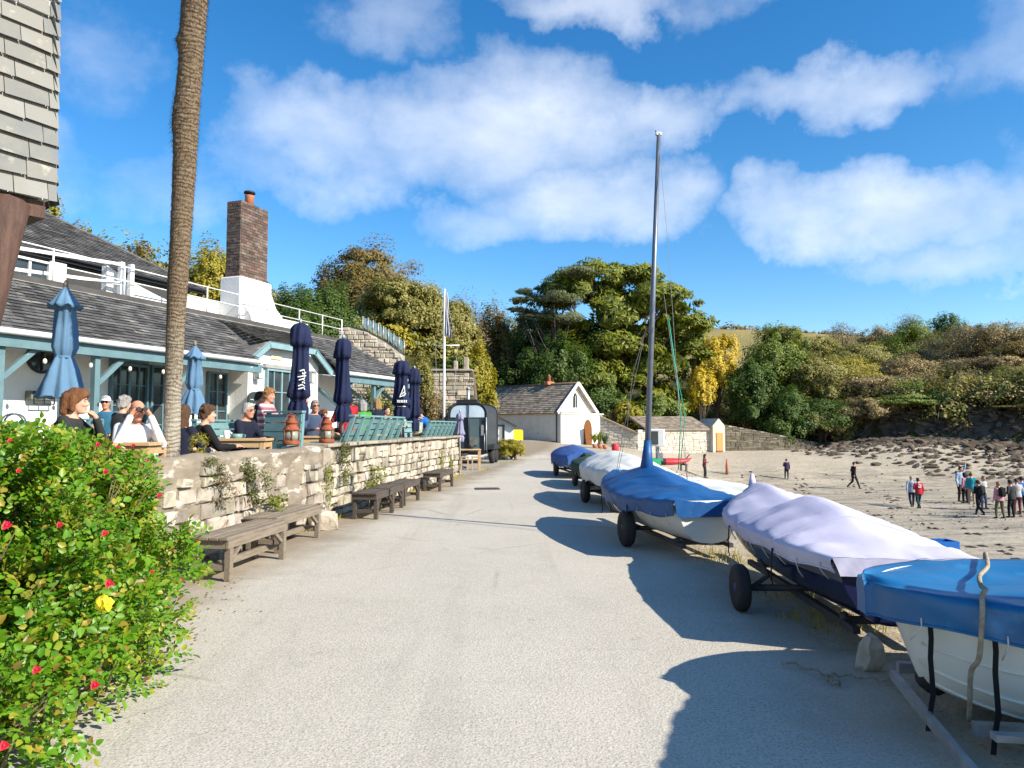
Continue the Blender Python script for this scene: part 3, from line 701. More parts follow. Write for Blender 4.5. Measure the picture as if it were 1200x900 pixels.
# ------------------------------------------------------------------ terrace with its stone walls
poly = [(float(wallx(y)) - .2, y) for y in (1.0, 12.1, 23.2)] + [tuple((O_ + U_ * 14.5 + V_ * 2)[:2]), tuple((O_ + U_ * -9 + V_ * 2)[:2]), (-9, 1.0)]
mb = MB(); mb.prism(poly, 'z', -.3, TZ); tf = mb.build('terrace_floor', m_pave); tf['kind'] = 'structure'
def wall_line(name, label, y0, y1, z1, build):
    a = Vector((float(wallx(y0)), y0, 0)); b = Vector((float(wallx(y1)), y1, 0)); d = b - a; rz = math.atan2(d.y, d.x)
    # local x along the wall away from the camera; its road face is local -y
    t = thing(name, label, 'wall', a, rz); build(t, d.length, z1); return t
def bw1(t, L_, z1):
    mb = MB(); n = int(L_ / .06); m_ = 24; P = []
    for i in range(n + 1):
        x = L_ * i / n; row = []
        for j in range(m_ + 1):
            z = z1 * j / m_
            o = (vnoise(x * .7, z * 1.4, .30, 4) - .5) * .07 + (vnoise(x * .7, z * 1.5, .10, 5) - .5) * .05 - .05 * (1 - j / m_)
            row.append((x, float(o), z - (.0 if j < m_ else float(vnoise(x, 0, .5, 6)) * .05)))
        row += [(x, .12, z1 + .03 + .05 * float(vnoise(x, 3, .4, 8) - .4)), (x, .4, z1)]
        row += [(x, .42, 0)]
        P.append(row)
    mb.grid(P, smooth=True); e = [p for p in P[-1]]; mb.add(e, [tuple(range(len(e)))]); mb.build('rubble_face', M('rendered_rubble', (.29, .24, .18), (.18, .148, .11), 3.0, .95, 1, 9, c3=(.56, .51, .42), s3=3.3, t3=(.55, .64), stretch=(.55, 1, 1.5)), t)
    mb = MB(); rs = random.Random(14)
    stones(mb, L_ - .3, z1 - .1, (.08, .22), (.10, .36), -.055, .2, jit=.05, gap=.02, tilt=.022, rs=rs, x0=.1, z0=.0, skip=lambda x, z: float(vnoise(x, z * 1.3, .55, 21)) + .28 * float(vnoise(x * 3, z * 3, .4, 22)) < .34 + .42 * (z / z1) ** 1.5)
    mb.build('pale_stone', M('whitewashed_stone', (.42, .375, .305), (.28, .24, .18), 4, .92, 1, 14, island=.34, hue=.02, c3=(.2, .16, .12), s3=5, t3=(.56, .7)), t)
def bw2(t, L_, z1):
    mb = MB(); mb.box((L_ / 2, .28, z1 / 2), (L_, .34, z1)); mb.build('mortar_core', m_mortar, t)
    mb = MB(); stones(mb, L_, z1 - .02, (.12, .29), (.12, .42), .09, .12, jit=.06, gap=.026, tilt=.018, rs=random.Random(31)); stones(mb, .0, 0)
    mb.build('stone_face', m_stone, t)
    e = MB(); stones(e, .5, z1 - .02, (.16, .24), (.2, .4), 0, .1, rs=random.Random(5)); R90 = Matrix.Rotation(R(90), 4, 'Z')
    e.v = [tuple(Matrix.Translation((L_ + .03, 0, 0)) @ R90 @ Vector(v)) for v in e.v]; e.build('stone_end', m_stone, t)
    mb = MB(); x = 0; rs = random.Random(8)
    while x < L_:
        l = rs.uniform(.5, 1.1); l = min(l, L_ + .03 - x); mb.bbox((x + l / 2, .25 + rs.uniform(-.012, .012), z1 + .03 + rs.uniform(-.006, .006)), (l - .012, .56, .065), .012); x += l
    mb.build('coping', m_cope, t)
W1Z = 1.24
wall1 = wall_line('rubble_wall', 'low brown rubble wall behind the red flowered bush and two long benches', .6, 12.05, W1Z, bw1)
wall2 = wall_line('limestone_wall', 'pale limestone block wall with flat coping below the teal bench backs', 12.1, 23.4, 1.25, bw2)
mb = MB(); wl = 12.1
a = Vector((float(wallx(11.92)), 11.92, 0)); pier = thing('stone_pier', 'narrow upright stone pier between the rubble wall and the limestone wall', 'pier', a, math.atan2(11.3, 1.43))
mb.bbox((.1, .12, .62), (.3, .34, 1.24), .03); mb.build('pier_block', m_cope, pier)

# curved stone wall stepping up behind the right end of the cafe
def wall_poly(name, label, pix, D, thick, parts, mat, core=m_mortar, cat='wall', hc=(.16, .3), lc=(.25, .7), seed=2, zbase=0):
    """a wall seen square-on at distance D: pix is its top outline left to right"""
    P = [W(px, py, D) for px, py in pix]; x0 = P[0].x; t = thing(name, label, cat, (x0, D, zbase))
    xs = [p.x - x0 for p in P]; zs = [p.z - zbase for p in P]
    def top(x): return float(np.interp(x, xs, zs))
    mb = MB(); mb.prism([(xs[0], 0)] + [(xs[-1], 0)] + list(zip(xs, zs))[::-1], 'y', .1, thick); mb.build('wall_core', core, t)
    mb = MB(); stones(mb, xs[-1], max(zs), hc, lc, .08, .1, jit=.05, gap=.02, rs=random.Random(seed), topf=top); mb.build('stone_face', mat, t)
    return t, top, xs, zs
cw, top, xs, zs = wall_poly('curved_garden_wall', 'pale stone wall with a curved sloping top at the end of the cafe roof', [(396, 384), (408, 383), (430, 389), (450, 400), (472, 416)], 27.5, .5, 0, M('cream_rubble', (.50, .44, .34), (.40, .34, .26), 3, .9, .9, 14, island=.22, hue=.015, c3=(.24, .21, .16), s3=4, t3=(.56, .7)), core=m_mortl, hc=(.1, .2), lc=(.15, .4))
mb = MB(); mb.tube([(x, .25, z + .02) for x, z in zip(np.linspace(0, xs[-1], 12), [top(x) for x in np.linspace(0, xs[-1], 12)])], .06, 6); mb.build('coping', m_black, cw)
mb = MB(); q = np.linspace(.9, xs[-1], 9)
for x in q: mb.tube([(x, .3, top(x)), (x, .3, top(x) + .6)], .03, 6)
mb.build('balustrade_post', m_galv, cw)
mb = MB()
for a, b in zip(q[:-1], q[1:]): mb.add([(a + .05, .3, top(a) + .15), (b - .05, .3, top(b) + .15), (b - .05, .3, top(b) + .55), (a + .05, .3, top(a) + .55), (a + .05, .315, top(a) + .15), (b - .05, .315, top(b) + .15), (b - .05, .315, top(b) + .55), (a + .05, .315, top(a) + .55)], [(0, 1, 2, 3), (7, 6, 5, 4), (0, 4, 5, 1), (3, 2, 6, 7)])
mb.build('glass_panel', M('balustrade_glass', (.20, .30, .32), None, rough=.1, spec=.7), cw)

# stone bastion that carries the upper garden
bt, top, xs, zs = wall_poly('bastion_wall', 'tall rough pale stone bastion with a battered right edge behind the flagpole', [(496, 434), (520, 435), (553, 434), (554, 436), (562, 520)], 37.0, 2.6, 0, M('bastion_stone', (.50, .43, .33), (.36, .30, .22), 3, .95, 1, 12, island=.35, hue=.02, c3=(.15, .12, .085), s3=2.2, t3=(.53, .66)), core=m_mortar, hc=(.14, .3), lc=(.2, .6), seed=12)
mb = MB(); mb.bbox((xs[2] / 2, .5, zs[1] + .06), (xs[2] + .1, 1.1, .12), .03); mb.build('coping', m_cope, bt)
mb = MB(); mb.bbox((xs[2] - .35, .6, zs[1] + .45), (.3, .3, .7), .05); mb.bbox((xs[2] - .9, .6, zs[1] + .35), (.25, .3, .5), .05); mb.build('coping_pier', m_cope, bt)
# ------------------------------------------------------------------ boathouse at the end of the road
C1 = Vector((3.65, 58.4, 0)); rd = Vector((-.72, .69, 0)).normalized(); gd = Vector((.69, .72, 0)).normalized()
C1.z = gz(C1.x, C1.y) - .15
bh = thing('boathouse', 'white boathouse with brown slate roof, arched brown door and pointed gable at the road end', 'building', C1, math.atan2(gd.y, gd.x))
# local x along the gable (to the right, away), local y along the ridge (away)
GWd, BL, EH, RH = 4.9, 9.0, 2.8, 5.12
mb = MB(); e0 = 0
mb.prism([(0, -1.0), (GWd, -1.0), (GWd, EH - .1), (GWd / 2, RH - .1), (0, EH - .1)], 'y', 0, BL)
mb.box((GWd / 2 + .35, -.24, .75), (GWd + .7, .46, 3.5)); mb.build('wall', M('boathouse_wall', (.78, .75, .68), (.68, .65, .57), 1.1, .9, .4, 10, c3=(.44, .40, .32), s3=1.6, t3=(.6, .78)), bh)
mb = MB(); mb.box((GWd / 2 + .35, -.27, 2.53), (GWd + .9, .62, .1)); mb.box((1.15, -.3, 2.63), (2.2, .5, .1), m=1); mb.build('wall_ledge', [m_whitep, m_slate2], bh)
# roof
mb = MB(); ov = .35
for sx in (0, 1):
    ea = Vector((-.25 if sx == 0 else GWd + .25, -ov, EH - .25)); top_ = Vector((GWd / 2, -ov, RH)); v = top_ - ea
    nrm = Vector((-v.z, 0, v.x)) if sx == 0 else Vector((v.z, 0, -v.x)); nrm.normalize()
    a, b = ea, top_; c, d = top_ + Vector((0, BL + 2 * ov, 0)), ea + Vector((0, BL + 2 * ov, 0))
    mb.hexa([a - nrm * .1, b - nrm * .1, c - nrm * .1, d - nrm * .1, a, b, c, d])
    if sx == 0: slates(mb, ea, (0, 1, 0), v, lambda u, q: True, BL + 2 * ov, v.length, .34, .24, rs=random.Random(44), off=.02)
mb.build('roof', m_slate2, bh)
mb = MB(); mb.tube([(GWd / 2, -ov, RH + .03), (GWd / 2, BL + ov, RH + .03)], .1, 6); mb.build('ridge_tiles', M('ridge_clay', (.20, .14, .10), (.14, .1, .08), 4, .9, .4), bh)
mb = MB()
for sx in (-.28, GWd + .28): mb.beam((sx, -ov - .03, EH - .22), (GWd / 2, -ov - .03, RH + .03), .26, .07, up=(0, 1, 0))
mb.build('bargeboard', m_whitep, bh)
mb = MB(); mb.bbox((GWd / 2, 2.9, RH + .12), (.9, .5, .3), .03); mb.lathe([(.17, RH + .2), (.13, RH + .75), (.16, RH + .78), (.1, RH + .8)], 12, (GWd / 2, 2.9, 0)); mb.build('chimney', m_terra, bh)
def arch(w, h, r=.6):
    pts = [(-w / 2, 0), (w / 2, 0), (w / 2, h * r)]
    for i in range(1, 7): t = i / 6; pts.append((w / 2 * (1 - t ** 1.6), h * r + h * (1 - r) * math.sin(t * math.pi / 2)))
    for i in range(5, -1, -1): t = i / 6; pts.append((-w / 2 * (1 - t ** 1.6), h * r + h * (1 - r) * math.sin(t * math.pi / 2)))
    return pts
mb = MB(); mb.prism([(GWd / 2 + a, 3.05 + b) for a, b in arch(.55, 1.25)], 'y', -.04, -.002); wv = mb.build('gable_window', m_glass, bh)
mb = MB(); mb.box((GWd / 2, -.05, 3.55), (.04, .03, 1.0)); mb.box((GWd / 2, -.07, 3.0), (.7, .1, .08)); mb.build('window_bar', m_whitep, wv)
dl_ = 3.55
mb = MB(); mb.prism([(dl_ + a, -.25 + b) for a, b in arch(1.1, 2.3, .66)], 'y', -.51, -.472); dr = mb.build('door', M('brown_door', (.22, .09, .03), (.16, .06, .02), 3, .55, .3, 20, stretch=(8, 8, 1)), bh)
mb = MB(); mb.ball((dl_ + .38, -.53, .75), .05); mb.build('door_handle', m_black, dr)
mb = MB(); mb.tube([(-.06, -.06, -.3), (-.06, -.06, EH - .25)], .05, 6); mb.build('downpipe', m_black, bh)
mb = MB(); mb.box((-.03, 4.5, .0), (.05, 8.9, .5)); mb.build('plinth', M('damp_plinth', (.24, .20, .15), (.16, .13, .1), 2, .95, .4), bh)

# sloping garden wall from the boathouse to the slipway, and the low outbuilding
def wall3(name, label, A, B, zA, zB, base, thick, mat, seed, hc, lc, cat='wall', cope=None, mid=None):
    A = Vector((A[0], A[1], 0)); B = Vector((B[0], B[1], 0)); d = B - A
    t = thing(name, label, cat, (A.x, A.y, base), math.atan2(d.y, d.x)); L_ = d.length
    pr = [(0, zA - base)] + ([(mid[0] * L_, mid[1] - base)] if mid else []) + [(L_, zB - base)]
    topf = lambda x: float(np.interp(x, [p[0] for p in pr], [p[1] for p in pr]))
    mb = MB(); mb.prism([(0, -.6), (L_, -.6)] + pr[::-1], 'y', .1, thick); mb.build('wall_core', m_mortl, t)
    mb = MB(); stones(mb, L_, max(p[1] for p in pr), hc, lc, .08, .1, jit=.04, gap=.025, rs=random.Random(seed), topf=topf); mb.build('stone_face', mat, t)
    if cope:
        mb = MB()
        for (xa, za), (xb, zb_) in zip(pr[:-1], pr[1:]): mb.beam((xa, thick / 2, za + .06), (xb, thick / 2, zb_ + .06), thick + .15, .12)
        mb.build('coping', cope, t)
    return t, L_
m_pst = M('slipway_stone', (.66, .60, .50), (.54, .48, .39), 2, .92, .8, 10, island=.16, hue=.012, c3=(.30, .25, .19), s3=2.5, t3=(.6, .72))
gA = W(703, 520, 59.0); gB = W(748, 520, 58.0); gC = W(838, 520, 60.5)
wall3('sloping_garden_wall', 'stone garden wall with a sloping slab coping to the right of the boathouse door', gA[:2], gB[:2], W(703, 489, 59).z, W(748, 509, 58).z, -.7, .45, m_pst, 51, (.18, .3), (.25, .6), cope=M('coping_slab', (.36, .29, .20), (.26, .2, .14), 2, .9, .5))
ob, oL = wall3('stone_outbuilding', 'low pale stone outbuilding with slate lean-to roof and orange plank door by the slipway', gB[:2], gC[:2], 1.35, 1.35, -.75, .4, m_pst, 52, (.2, .34), (.3, .7), cat='building')
mb = MB(); z0 = 1.35 + .75
mb.hexa([(.6, -.15, z0 - .02), (oL - .6, -.15, z0 - .02), (oL - .6, 2.4, z0 + .95), (.6, 2.4, z0 + .95), (.6, -.15, z0 + .1), (oL - .6, -.15, z0 + .1), (oL - .6, 2.4, z0 + 1.08), (.6, 2.4, z0 + 1.08)])
slates(mb, (.6, -.15, z0 + .1), (1, 0, 0), (0, 2.55, .98), lambda u, v: True, oL - 1.2, 2.7, .34, .24, off=.02, rs=random.Random(3)); mb.build('roof', m_slate2, ob)
mb = MB(); mb.box((oL / 2, 1.4, z0 / 2 - .05), (oL - 1.4, 1.9, z0 - .1)); mb.build('rear_wall', m_mortl, ob)
mb = MB(); px_ = oL - .1
mb.prism([(px_ - .35, -.7), (px_ + .85, -.7), (px_ + .85, z0 + .35), (px_ + .25, z0 + .95), (px_ - .35, z0 + .35)], 'y', -.35, 2.2); mb.build('end_pier', M('cream_render', (.62, .56, .46), (.50, .44, .35), 2, .9, .4), ob)
mb = MB()
for i in range(5): mb.box((px_ + .03 + i * .125, -.38, .98), (.118, .05, 1.7))
od = mb.build('door', M('orange_planks', (.58, .31, .10), (.47, .24, .07), 5, .6, .3, 20, stretch=(6, 6, 1), island=.15), ob)
mb = MB(); mb.box((px_ + .28, -.4, .06), (.66, .05, .55)); mb.build('kick_board', M('red_brown_board', (.30, .08, .03), (.22, .06, .03), 5, .7), od)
rA = W(852, 520, 61.5); rB = W(985, 520, 66.0)
wall3('dark_slipway_wall', 'stone wall coloured dark for shade under the trees right of the orange door', rA[:2], rB[:2], W(852, 498, 61.5).z, W(985, 524, 66).z, -1.2, .6, M('shade_toned_mossy_stone', (.14, .115, .085), (.08, .068, .048), 3, .95, 1, 12, island=.3, c3=(.07, .075, .03), s3=3, t3=(.5, .66)), 53, (.2, .4), (.3, .8), mid=(.35, W(880, 507, 62.5).z))  # dark stone tone paints in the shade this wall lies in

# ------------------------------------------------------------------ white lean-to shed behind the trailer
D = 35.5
q = [W(546, 468, D), W(603, 499, D)]; zg = 0
sh = thing('lean_to_shed', 'small white lean-to shed with a dark sloping roof edge behind the grey trailer', 'shed', (q[0].x, D, 0))
w_ = q[1].x - q[0].x; zl, zr = q[0].z, q[1].z
mb = MB(); mb.prism([(0, 0), (w_ - .05, 0), (w_ - .05, zr - .12), (0, zl - .1)], 'y', 0, 4.0); mb.build('wall', m_white, sh)
mb = MB(); n_ = Vector((zl - zr, 0, w_)).normalized()
mb.hexa([(-.1, -.2, zl - .06), (w_ + .1, -.2, zr - .1), (w_ + .1, 4.2, zr - .1), (-.1, 4.2, zl - .06), (-.1, -.2, zl + .06), (w_ + .1, -.2, zr + .02), (w_ + .1, 4.2, zr + .02), (-.1, 4.2, zl + .06)]); mb.build('roof', M('felt_roof', (.05, .045, .045), (.07, .06, .055), 4, .8), sh)
dxa = W(577, 510, D).x - q[0].x; dxb = W(590, 510, D).x - q[0].x; dt = W(577, 499, D).z
mb = MB(); mb.box(((dxa + dxb) / 2, -.03, dt / 2), (dxb - dxa, .06, dt)); df = mb.build('door', M('grey_door', (.34, .34, .33), (.28, .28, .27), 4, .6), sh)
mb = MB(); mb.box((dxa - .03, -.05, dt / 2), (.06, .1, dt)); mb.box((dxb + .03, -.05, dt / 2), (.06, .1, dt)); mb.box(((dxa + dxb) / 2, -.05, dt + .03), (dxb - dxa + .12, .1, .06)); mb.build('door_frame', m_black, df)
for k in range(3): mb = MB(); mb.box((dxa + .2, -.07, dt - .32 - k * .36), (.26, .03, .26)); mb.build('door_panel', m_whitep, df)
mb = MB(); mb.tube([(.12, -.1, zl - .6), (.12, -.1, zl + .5)], .09, 10); mb.lathe([(.13, zl + .5), (.05, zl + .62)], 10, (.12, -.1, 0)); mb.build('flue', m_galv, sh)

# ------------------------------------------------------------------ horse-box style catering trailer
D = 30.6
ta = W(532, 540, D); tb = W(577, 540, D)
tr = thing('catering_trailer', 'dark grey rounded catering trailer with glazed top parked at the end of the terrace', 'trailer', ((ta.x + tb.x) / 2 - .25, D, 0), R(-8))
wT = 1.62; hT = 2.58; lT = 2.9
def sect(w, z0, z1, r, n=6):
    pts = [(-w / 2, z0), (w / 2, z0)]
    for i in range(n + 1): t = math.pi / 2 * i / n; pts.append((w / 2 - r + r * math.cos(t), z1 - r + r * math.sin(t)))
    for i in range(n + 1): t = math.pi / 2 * (1 + i / n); pts.append((-w / 2 + r + r * math.cos(t), z1 - r + r * math.sin(t)))
    return pts
m_body = M('trailer_grey', (.045, .055, .068), (.036, .044, .055), 3, .45, .05, 10)
mb = MB(); mb.prism(sect(wT, .5, hT, .42), 'y', 0, lT); body = mb.build('body', m_body, tr)
mb = MB()
for y in (-.02, lT + .02):
    s_ = sect(wT + .05, .5, hT + .03, .43); mb.tube([(a, y, b) for a, b in s_ + s_[:1]], .035, 6)
mb.tube([(0.05, -.05, .5), (.05, -.05, hT)], .03, 6); mb.build('frame', m_black, tr)
gl = [p for p in sect(wT - .14, 2.0, hT - .07, .36)]
mb = MB(); mb.prism(gl, 'y', -.03, -.004); mb.build('front_glazing', M('painted_sky_glass', (.42, .55, .66), (.58, .68, .76), 2.5, .12, spec=.8), tr)  # reflected sky is painted in as a pale blue base colour
mb = MB(); mb.box((.3, -.03, 1.3), (.42, .04, 1.3)); dr = mb.build('front_panel', M('trailer_teal_panel', (.10, .15, .16), (.08, .12, .13), 3, .3), tr)
mb = MB(); mb.box((.28, -.07, .98), (.34, .04, .34)); mb.build('hatch', M('trailer_hatch', (.20, .21, .18), (.12, .12, .1), 6, .5), dr)
mb = MB(); mb.box((.66, -.03, 1.45), (.12, .05, .45)); mb.build('vent', m_galv, tr)
mb = MB(); mb.tube([(wT / 2 + .02, -.06, .6), (wT / 2 + .02, -.06, 2.0)], .03, 6); mb.tube([(wT / 2 - .06, -.06, .6), (wT / 2 - .06, -.06, 1.3)], .02, 6); mb.build('grab_rail', m_galv, tr)
mb = MB()
for y in (.9, 2.0): mb.lathe([(.02, -.1), (.3, -.1), (.33, -.07), (.33, .07), (.3, .1), (.02, .1)], 18)
vv = mb.v; h_ = len(vv) // 2
mb.v = [(wT / 2 + .14 + z, .75 + y, .33 + x) for x, y, z in vv[:h_]] + [(wT / 2 + .14 + z, 1.6 + y, .33 + x) for x, y, z in vv[h_:]]
mb.build('tyres', m_rubber, tr)
mb = MB(); mb.prism([(.3, .62), (2.05, .62), (2.0, .76), (1.8, .82), (.55, .82), (.35, .76)], 'x', wT / 2 + .005, wT / 2 + .3); mb.build('mudguard', m_black, tr)
mb = MB(); mb.beam((0, -.1, .42), (0, -1.2, .42), .09, .09); mb.box((0, 1.4, .44), (1.2, 2.7, .1)); mb.tube([(0, -1.15, 0), (0, -1.15, .5)], .03, 6); mb.build('chassis', m_trail, tr)
mb = MB(); mb.box((-.25, 1.4, hT + .12), (.9, .7, .22)); mb.build('roof_vent', m_black, tr)

# pale table with stools, grey parasol beside the trailer
def barstool_table(loc, rz):
    t = thing('side_table', 'small pale wooden table with a plant pot beside the grey trailer', 'table', loc, rz)
    mb = MB(); mb.bbox((0, 0, .74), (.85, .55, .05), .01); mb.build('tabletop', m_pine, t)
    for x in (-.38, .38):
        for y in (-.23, .23): mb = MB(); mb.box((x, y, .36), (.06, .06, .72)); mb.build('leg', m_pine, t)
    return t
ts = drop(552, 551); barstool_table((ts.x - .1, 26.8, 0), R(8))
for i, (dx, dy, lab) in enumerate(((-.14, -.45, 'small pale wooden stool in front of the trailer table, nearer the wall end'), (.26, -.42, 'small pale wooden stool in front of the trailer table, nearer the road'))):
    st = thing('stool', lab, 'stool', (ts.x - .1 + dx, 26.8 + dy, 0), R(5), 'stools at the trailer table')
    mb = MB(); mb.bbox((0, 0, .48), (.3, .3, .04), .01); mb.build('seat', m_pine, st)
    for x in (-.12, .12):
        for y in (-.12, .12): mb = MB(); mb.box((x, y, .23), (.045, .045, .46)); mb.build('leg', m_pine, st)
pt = thing('flower_pot', 'dark pot of purple flowers on the small pale table by the trailer', 'plant pot', (ts.x - .05, 26.85, .765))
mb = MB(); mb.lathe([(.09, 0), (.13, .16), (.11, .16)], 12); mb.build('pot', m_black, pt)

# yellow sign
ys_ = W(604.5, 518, 38.5); ys_.z = 0
yt = thing('yellow_sign', 'small yellow notice board on short posts where the road bends', 'sign', (ys_.x, 38.5, 0), R(4))
zc = W(604, 510, 38.5).z
mb = MB(); mb.prism(sect(.78, zc - .27, zc + .3, .1), 'y', -.02, .02); mb.build('board', M('yellow_board', (.80, .60, .02), None, rough=.5), yt)
mb = MB()
for i, w in enumerate((.5, .42, .36)): mb.box((0, -.024, zc + .08 - i * .1), (w, .006, .03))
mb.build('notice_lines', M('notice_print', (.45, .30, .02), None, rough=.6), yt)
for x in (-.25, .25): mb = MB(); mb.box((x, .05, zc / 2), (.06, .06, zc)); mb.build('post', m_black, yt)

# flagpole with limp grey flag
fb = W(520, 500, 32.0); fz = gz(fb.x, 32)
fp = thing('flagpole', 'tall white flagpole with a crosspiece in front of the stone bastion', 'flagpole', (fb.x, 32, fz))
ht = W(521, 340, 32).z - fz; xo = W(521, 340, 32).x - fb.x
mb = MB(); mb.tube([(0, 0, 0), (xo * .5, 0, ht * .5), (xo, 0, ht)], [.075, .06, .035], 8); mb.ball((xo, 0, ht), .06); mb.build('pole', m_whitep, fp)
zc = W(520, 405, 32).z - fz; mb = MB(); mb.tube([(-.45, 0, zc), (.7, 0, zc + .02)], .025, 6); mb.build('crosspiece', m_whitep, fp)
mb = MB()
for x in (-.4, .6): mb.tube([(x, 0, zc), (xo, 0, ht - .1)], .008, 4); mb.tube([(x, 0, zc), (x * .5, 0, .2)], .008, 4)
mb.build('halyard', m_galv, fp)
fl = tag(None or thing('flag', 'limp grey flag hanging furled at the top of the flagpole', 'flag', (fb.x + xo + .03, 32, fz + ht - .1)))
mb = MB(); P = []
for i in range(15):
    t = i / 14; z = -1.95 * t; w = (.06 + .20 * t + .04 * math.sin(t * 9)); row = []
    for j in range(15):
        s_ = j / 14; row.append((.02 + w * s_, .07 * math.sin(s_ * 14 + t * 3) * (0.3 + t), z - .18 * s_ * t))
    P.append(row)
mb.grid(P); o = mb.build('cloth', M('grey_flag', (.40, .40, .46), (.30, .30, .36), 3, .8, .2), fl)
sol = o.modifiers.new('solid', 'SOLIDIFY'); sol.thickness = .012

# white cabinet on posts, red barrel, far small things on the hard
D = 27.0
ca = W(771, 560, D); cz_ = W(771, 513, D).z; zg = gz(ca.x, D)
cb = thing('meter_cabinet', 'white metal cabinet with a dark window on a post behind the blue covered boat', 'cabinet', (ca.x, D, zg), R(-14)); hz = cz_ - zg
mb = MB(); mb.bbox((0, 0, hz), (.55, .42, .66), .03); mb.build('cabinet_box', m_whitep, cb)
mb = MB(); mb.box((-.1, -.22, hz), (.28, .03, .5)); mb.build('window', m_glass, cb)
mb = MB(); mb.box((.285, 0, hz + .02), (.02, .2, .2)); mb.build('blue_badge', M('badge_blue', (.12, .25, .6), None, rough=.5), cb)
mb = MB(); mb.box((0, 0, (hz - .33) / 2), (.14, .12, hz - .33)); mb.box((.1, -.1, hz * .45), (.2, .16, .3)); mb.build('post', m_galv, cb)
D = 50; rb = W(721, 527, D)
zg = gz(rb.x, D)
rt = thing('red_barrel', 'small red plastic drum in front of the sloping garden wall', 'barrel', (rb.x, D, zg)); 
zt = W(721, 522, D).z - zg
mb = MB(); mb.lathe([(.22, zt - .45), (.25, zt - .4), (.25, zt + .05), (.22, zt + .1), (.1, zt + .12)], 14); mb.build('drum', M('red_plastic', (.62, .04, .05), None, rough=.4), rt)
mb = MB(); mb.lathe([(.3, 0), (.26, zt - .46)], 12); mb.build('stand', m_stoneg, rt)
# jumble on the hard: kayak, crate, kit
D = 31; kb = W(783, 543, D)
zg = gz(kb.x, D); kt = thing('kayak', 'red and dark kayak lying on a low rack behind the masted boat', 'kayak', (kb.x, D, W(783, 541, D).z - .12), R(8))
mb = MB(); P = []
for i in range(13):
    t = i / 12; r = .30 * math.sin(math.pi * t) ** .6 + .01; P.append([(-1.1 + 2.2 * t, r * math.cos(a), .12 + .5 * r * math.sin(a) + .16 * (2 * t - 1) ** 4) for a in np.linspace(0, 2 * math.pi, 12, endpoint=False)])
mb.grid(P, closeu=True); mb.f = mb.f; mb.m = [0 if (k // 12) % 12 > 4 else 1 for k in range(len(mb.f))]; mb.build('hull', [M('kayak_red', (.55, .04, .05), None, rough=.4), m_black], kt)
mb = MB(); mb.box((0, 0, .15), (.6, .34, .2)); mb.tube([(.7, 0, .1), (.95, -.1, .45)], .025, 6); mb.build('cockpit', m_black, kt)
mb = MB()
for x in (-.7, .7): mb.beam((x, -.35, 0), (x, .35, 0), .08, .08); mb.beam((x, -.3, -(kt.location.z - zg)), (x, -.3, 0), .07, .07); mb.beam((x, .3, -(kt.location.z - zg)), (x, .3, 0), .07, .07)
mb.build('rack', m_woodd, kt)
D = 24; gb = W(764, 541, D); gt = thing('green_crate', 'bright green plastic crate on the ground right of the mast foot', 'crate', (gb.x, D, gz(gb.x, D)), R(10)); hz = W(764, 537, D).z - gt.location.z
mb = MB(); w2 = .22
for s_ in (-1, 1): mb.box((s_ * w2, 0, hz / 2), (.03, .44, hz)); mb.box((0, s_ * w2, hz / 2), (.41, .03, hz))
mb.box((0, 0, .03), (.4, .4, .04)); mb.build('crate_body', M('green_plastic', (.03, .30, .12), None, rough=.4), gt)
p_ = drop(852, 556); bt_ = thing('mooring_post', 'small orange post standing on the sand beyond the masted boat', 'post', p_)
mb = MB(); mb.lathe([(.12, 0), (.1, .7), (.05, 1.1), (.01, 1.15)], 8); mb.build('post_body', M('faded_orange', (.45, .16, .10), None, rough=.6), bt_)
for k, (px, py, hh) in enumerate(((697, 528, .9), (703, 527, 1.2), (709, 527, 1.0))):      # potted plants at the garden wall
    p_ = drop(px, py, 45); t = thing('potted_shrub', ['spiky yellow green pot plant nearest the boathouse door', 'taller yellow green pot plant between two others by the garden wall', 'dark green pot plant next to the red drum'][k], 'plant', (W(px, py, 53).x, 53, gz(W(px, py, 53).x, 53)), 0, 'pot plants by the garden wall')
    mb = MB(); mb.lathe([(.14, 0), (.2, .3), (.17, .3)], 10); mb.build('pot', m_terra, t)
    mb = MB(); rs = random.Random(k)
    for i in range(60):
        a, b = rs.uniform(0, 6.28), rs.uniform(.1, .45); h_ = hh * rs.uniform(.5, 1); c = Vector((math.cos(a) * b, math.sin(a) * b, .3 + h_)); s_ = Vector((-math.sin(a), math.cos(a), 0)) * .035
        mb.add([(0, 0, .3), c * .6 + s_ + Vector((0, 0, .15)), c, c * .6 - s_ + Vector((0, 0, .15))], [(0, 1, 2, 3)])
    mb.build('foliage', M('yellow_green_leaf', (.25, .26, .04), (.14, .2, .03), 3, .6, island=.3) if k < 2 else M('dark_leaf_pot', (.05, .10, .025), (.03, .06, .02), 3, .6, island=.3), t)
# ------------------------------------------------------------------ vegetation
def leaf_mat(name, cols, transl=.36, rough=.55, spec=.35, **kw):
    n = len(cols); return M(name, cols[0], None, rough=rough, spec=spec, c3=kw.get('c3'), s3=kw.get('s3', 20), t3=kw.get('t3', (.55, .65)), ramp=[(i / max(1, n - 1), c) for i, c in enumerate(cols)], transl=transl)
m_lf_dark = leaf_mat('leaf_dark_green', [(0.034, 0.072, 0.014), (0.067, 0.122, 0.022), (0.113, 0.174, 0.034), (0.157, 0.204, 0.046)])
m_lf_mid = leaf_mat('leaf_mid_green', [(0.074, 0.115, 0.020), (0.148, 0.202, 0.035), (0.211, 0.269, 0.052), (0.275, 0.288, 0.052)])
m_lf_olive = leaf_mat('leaf_olive', [(0.118, 0.125, 0.026), (0.212, 0.204, 0.043), (0.307, 0.273, 0.078), (0.448, 0.387, 0.130)])
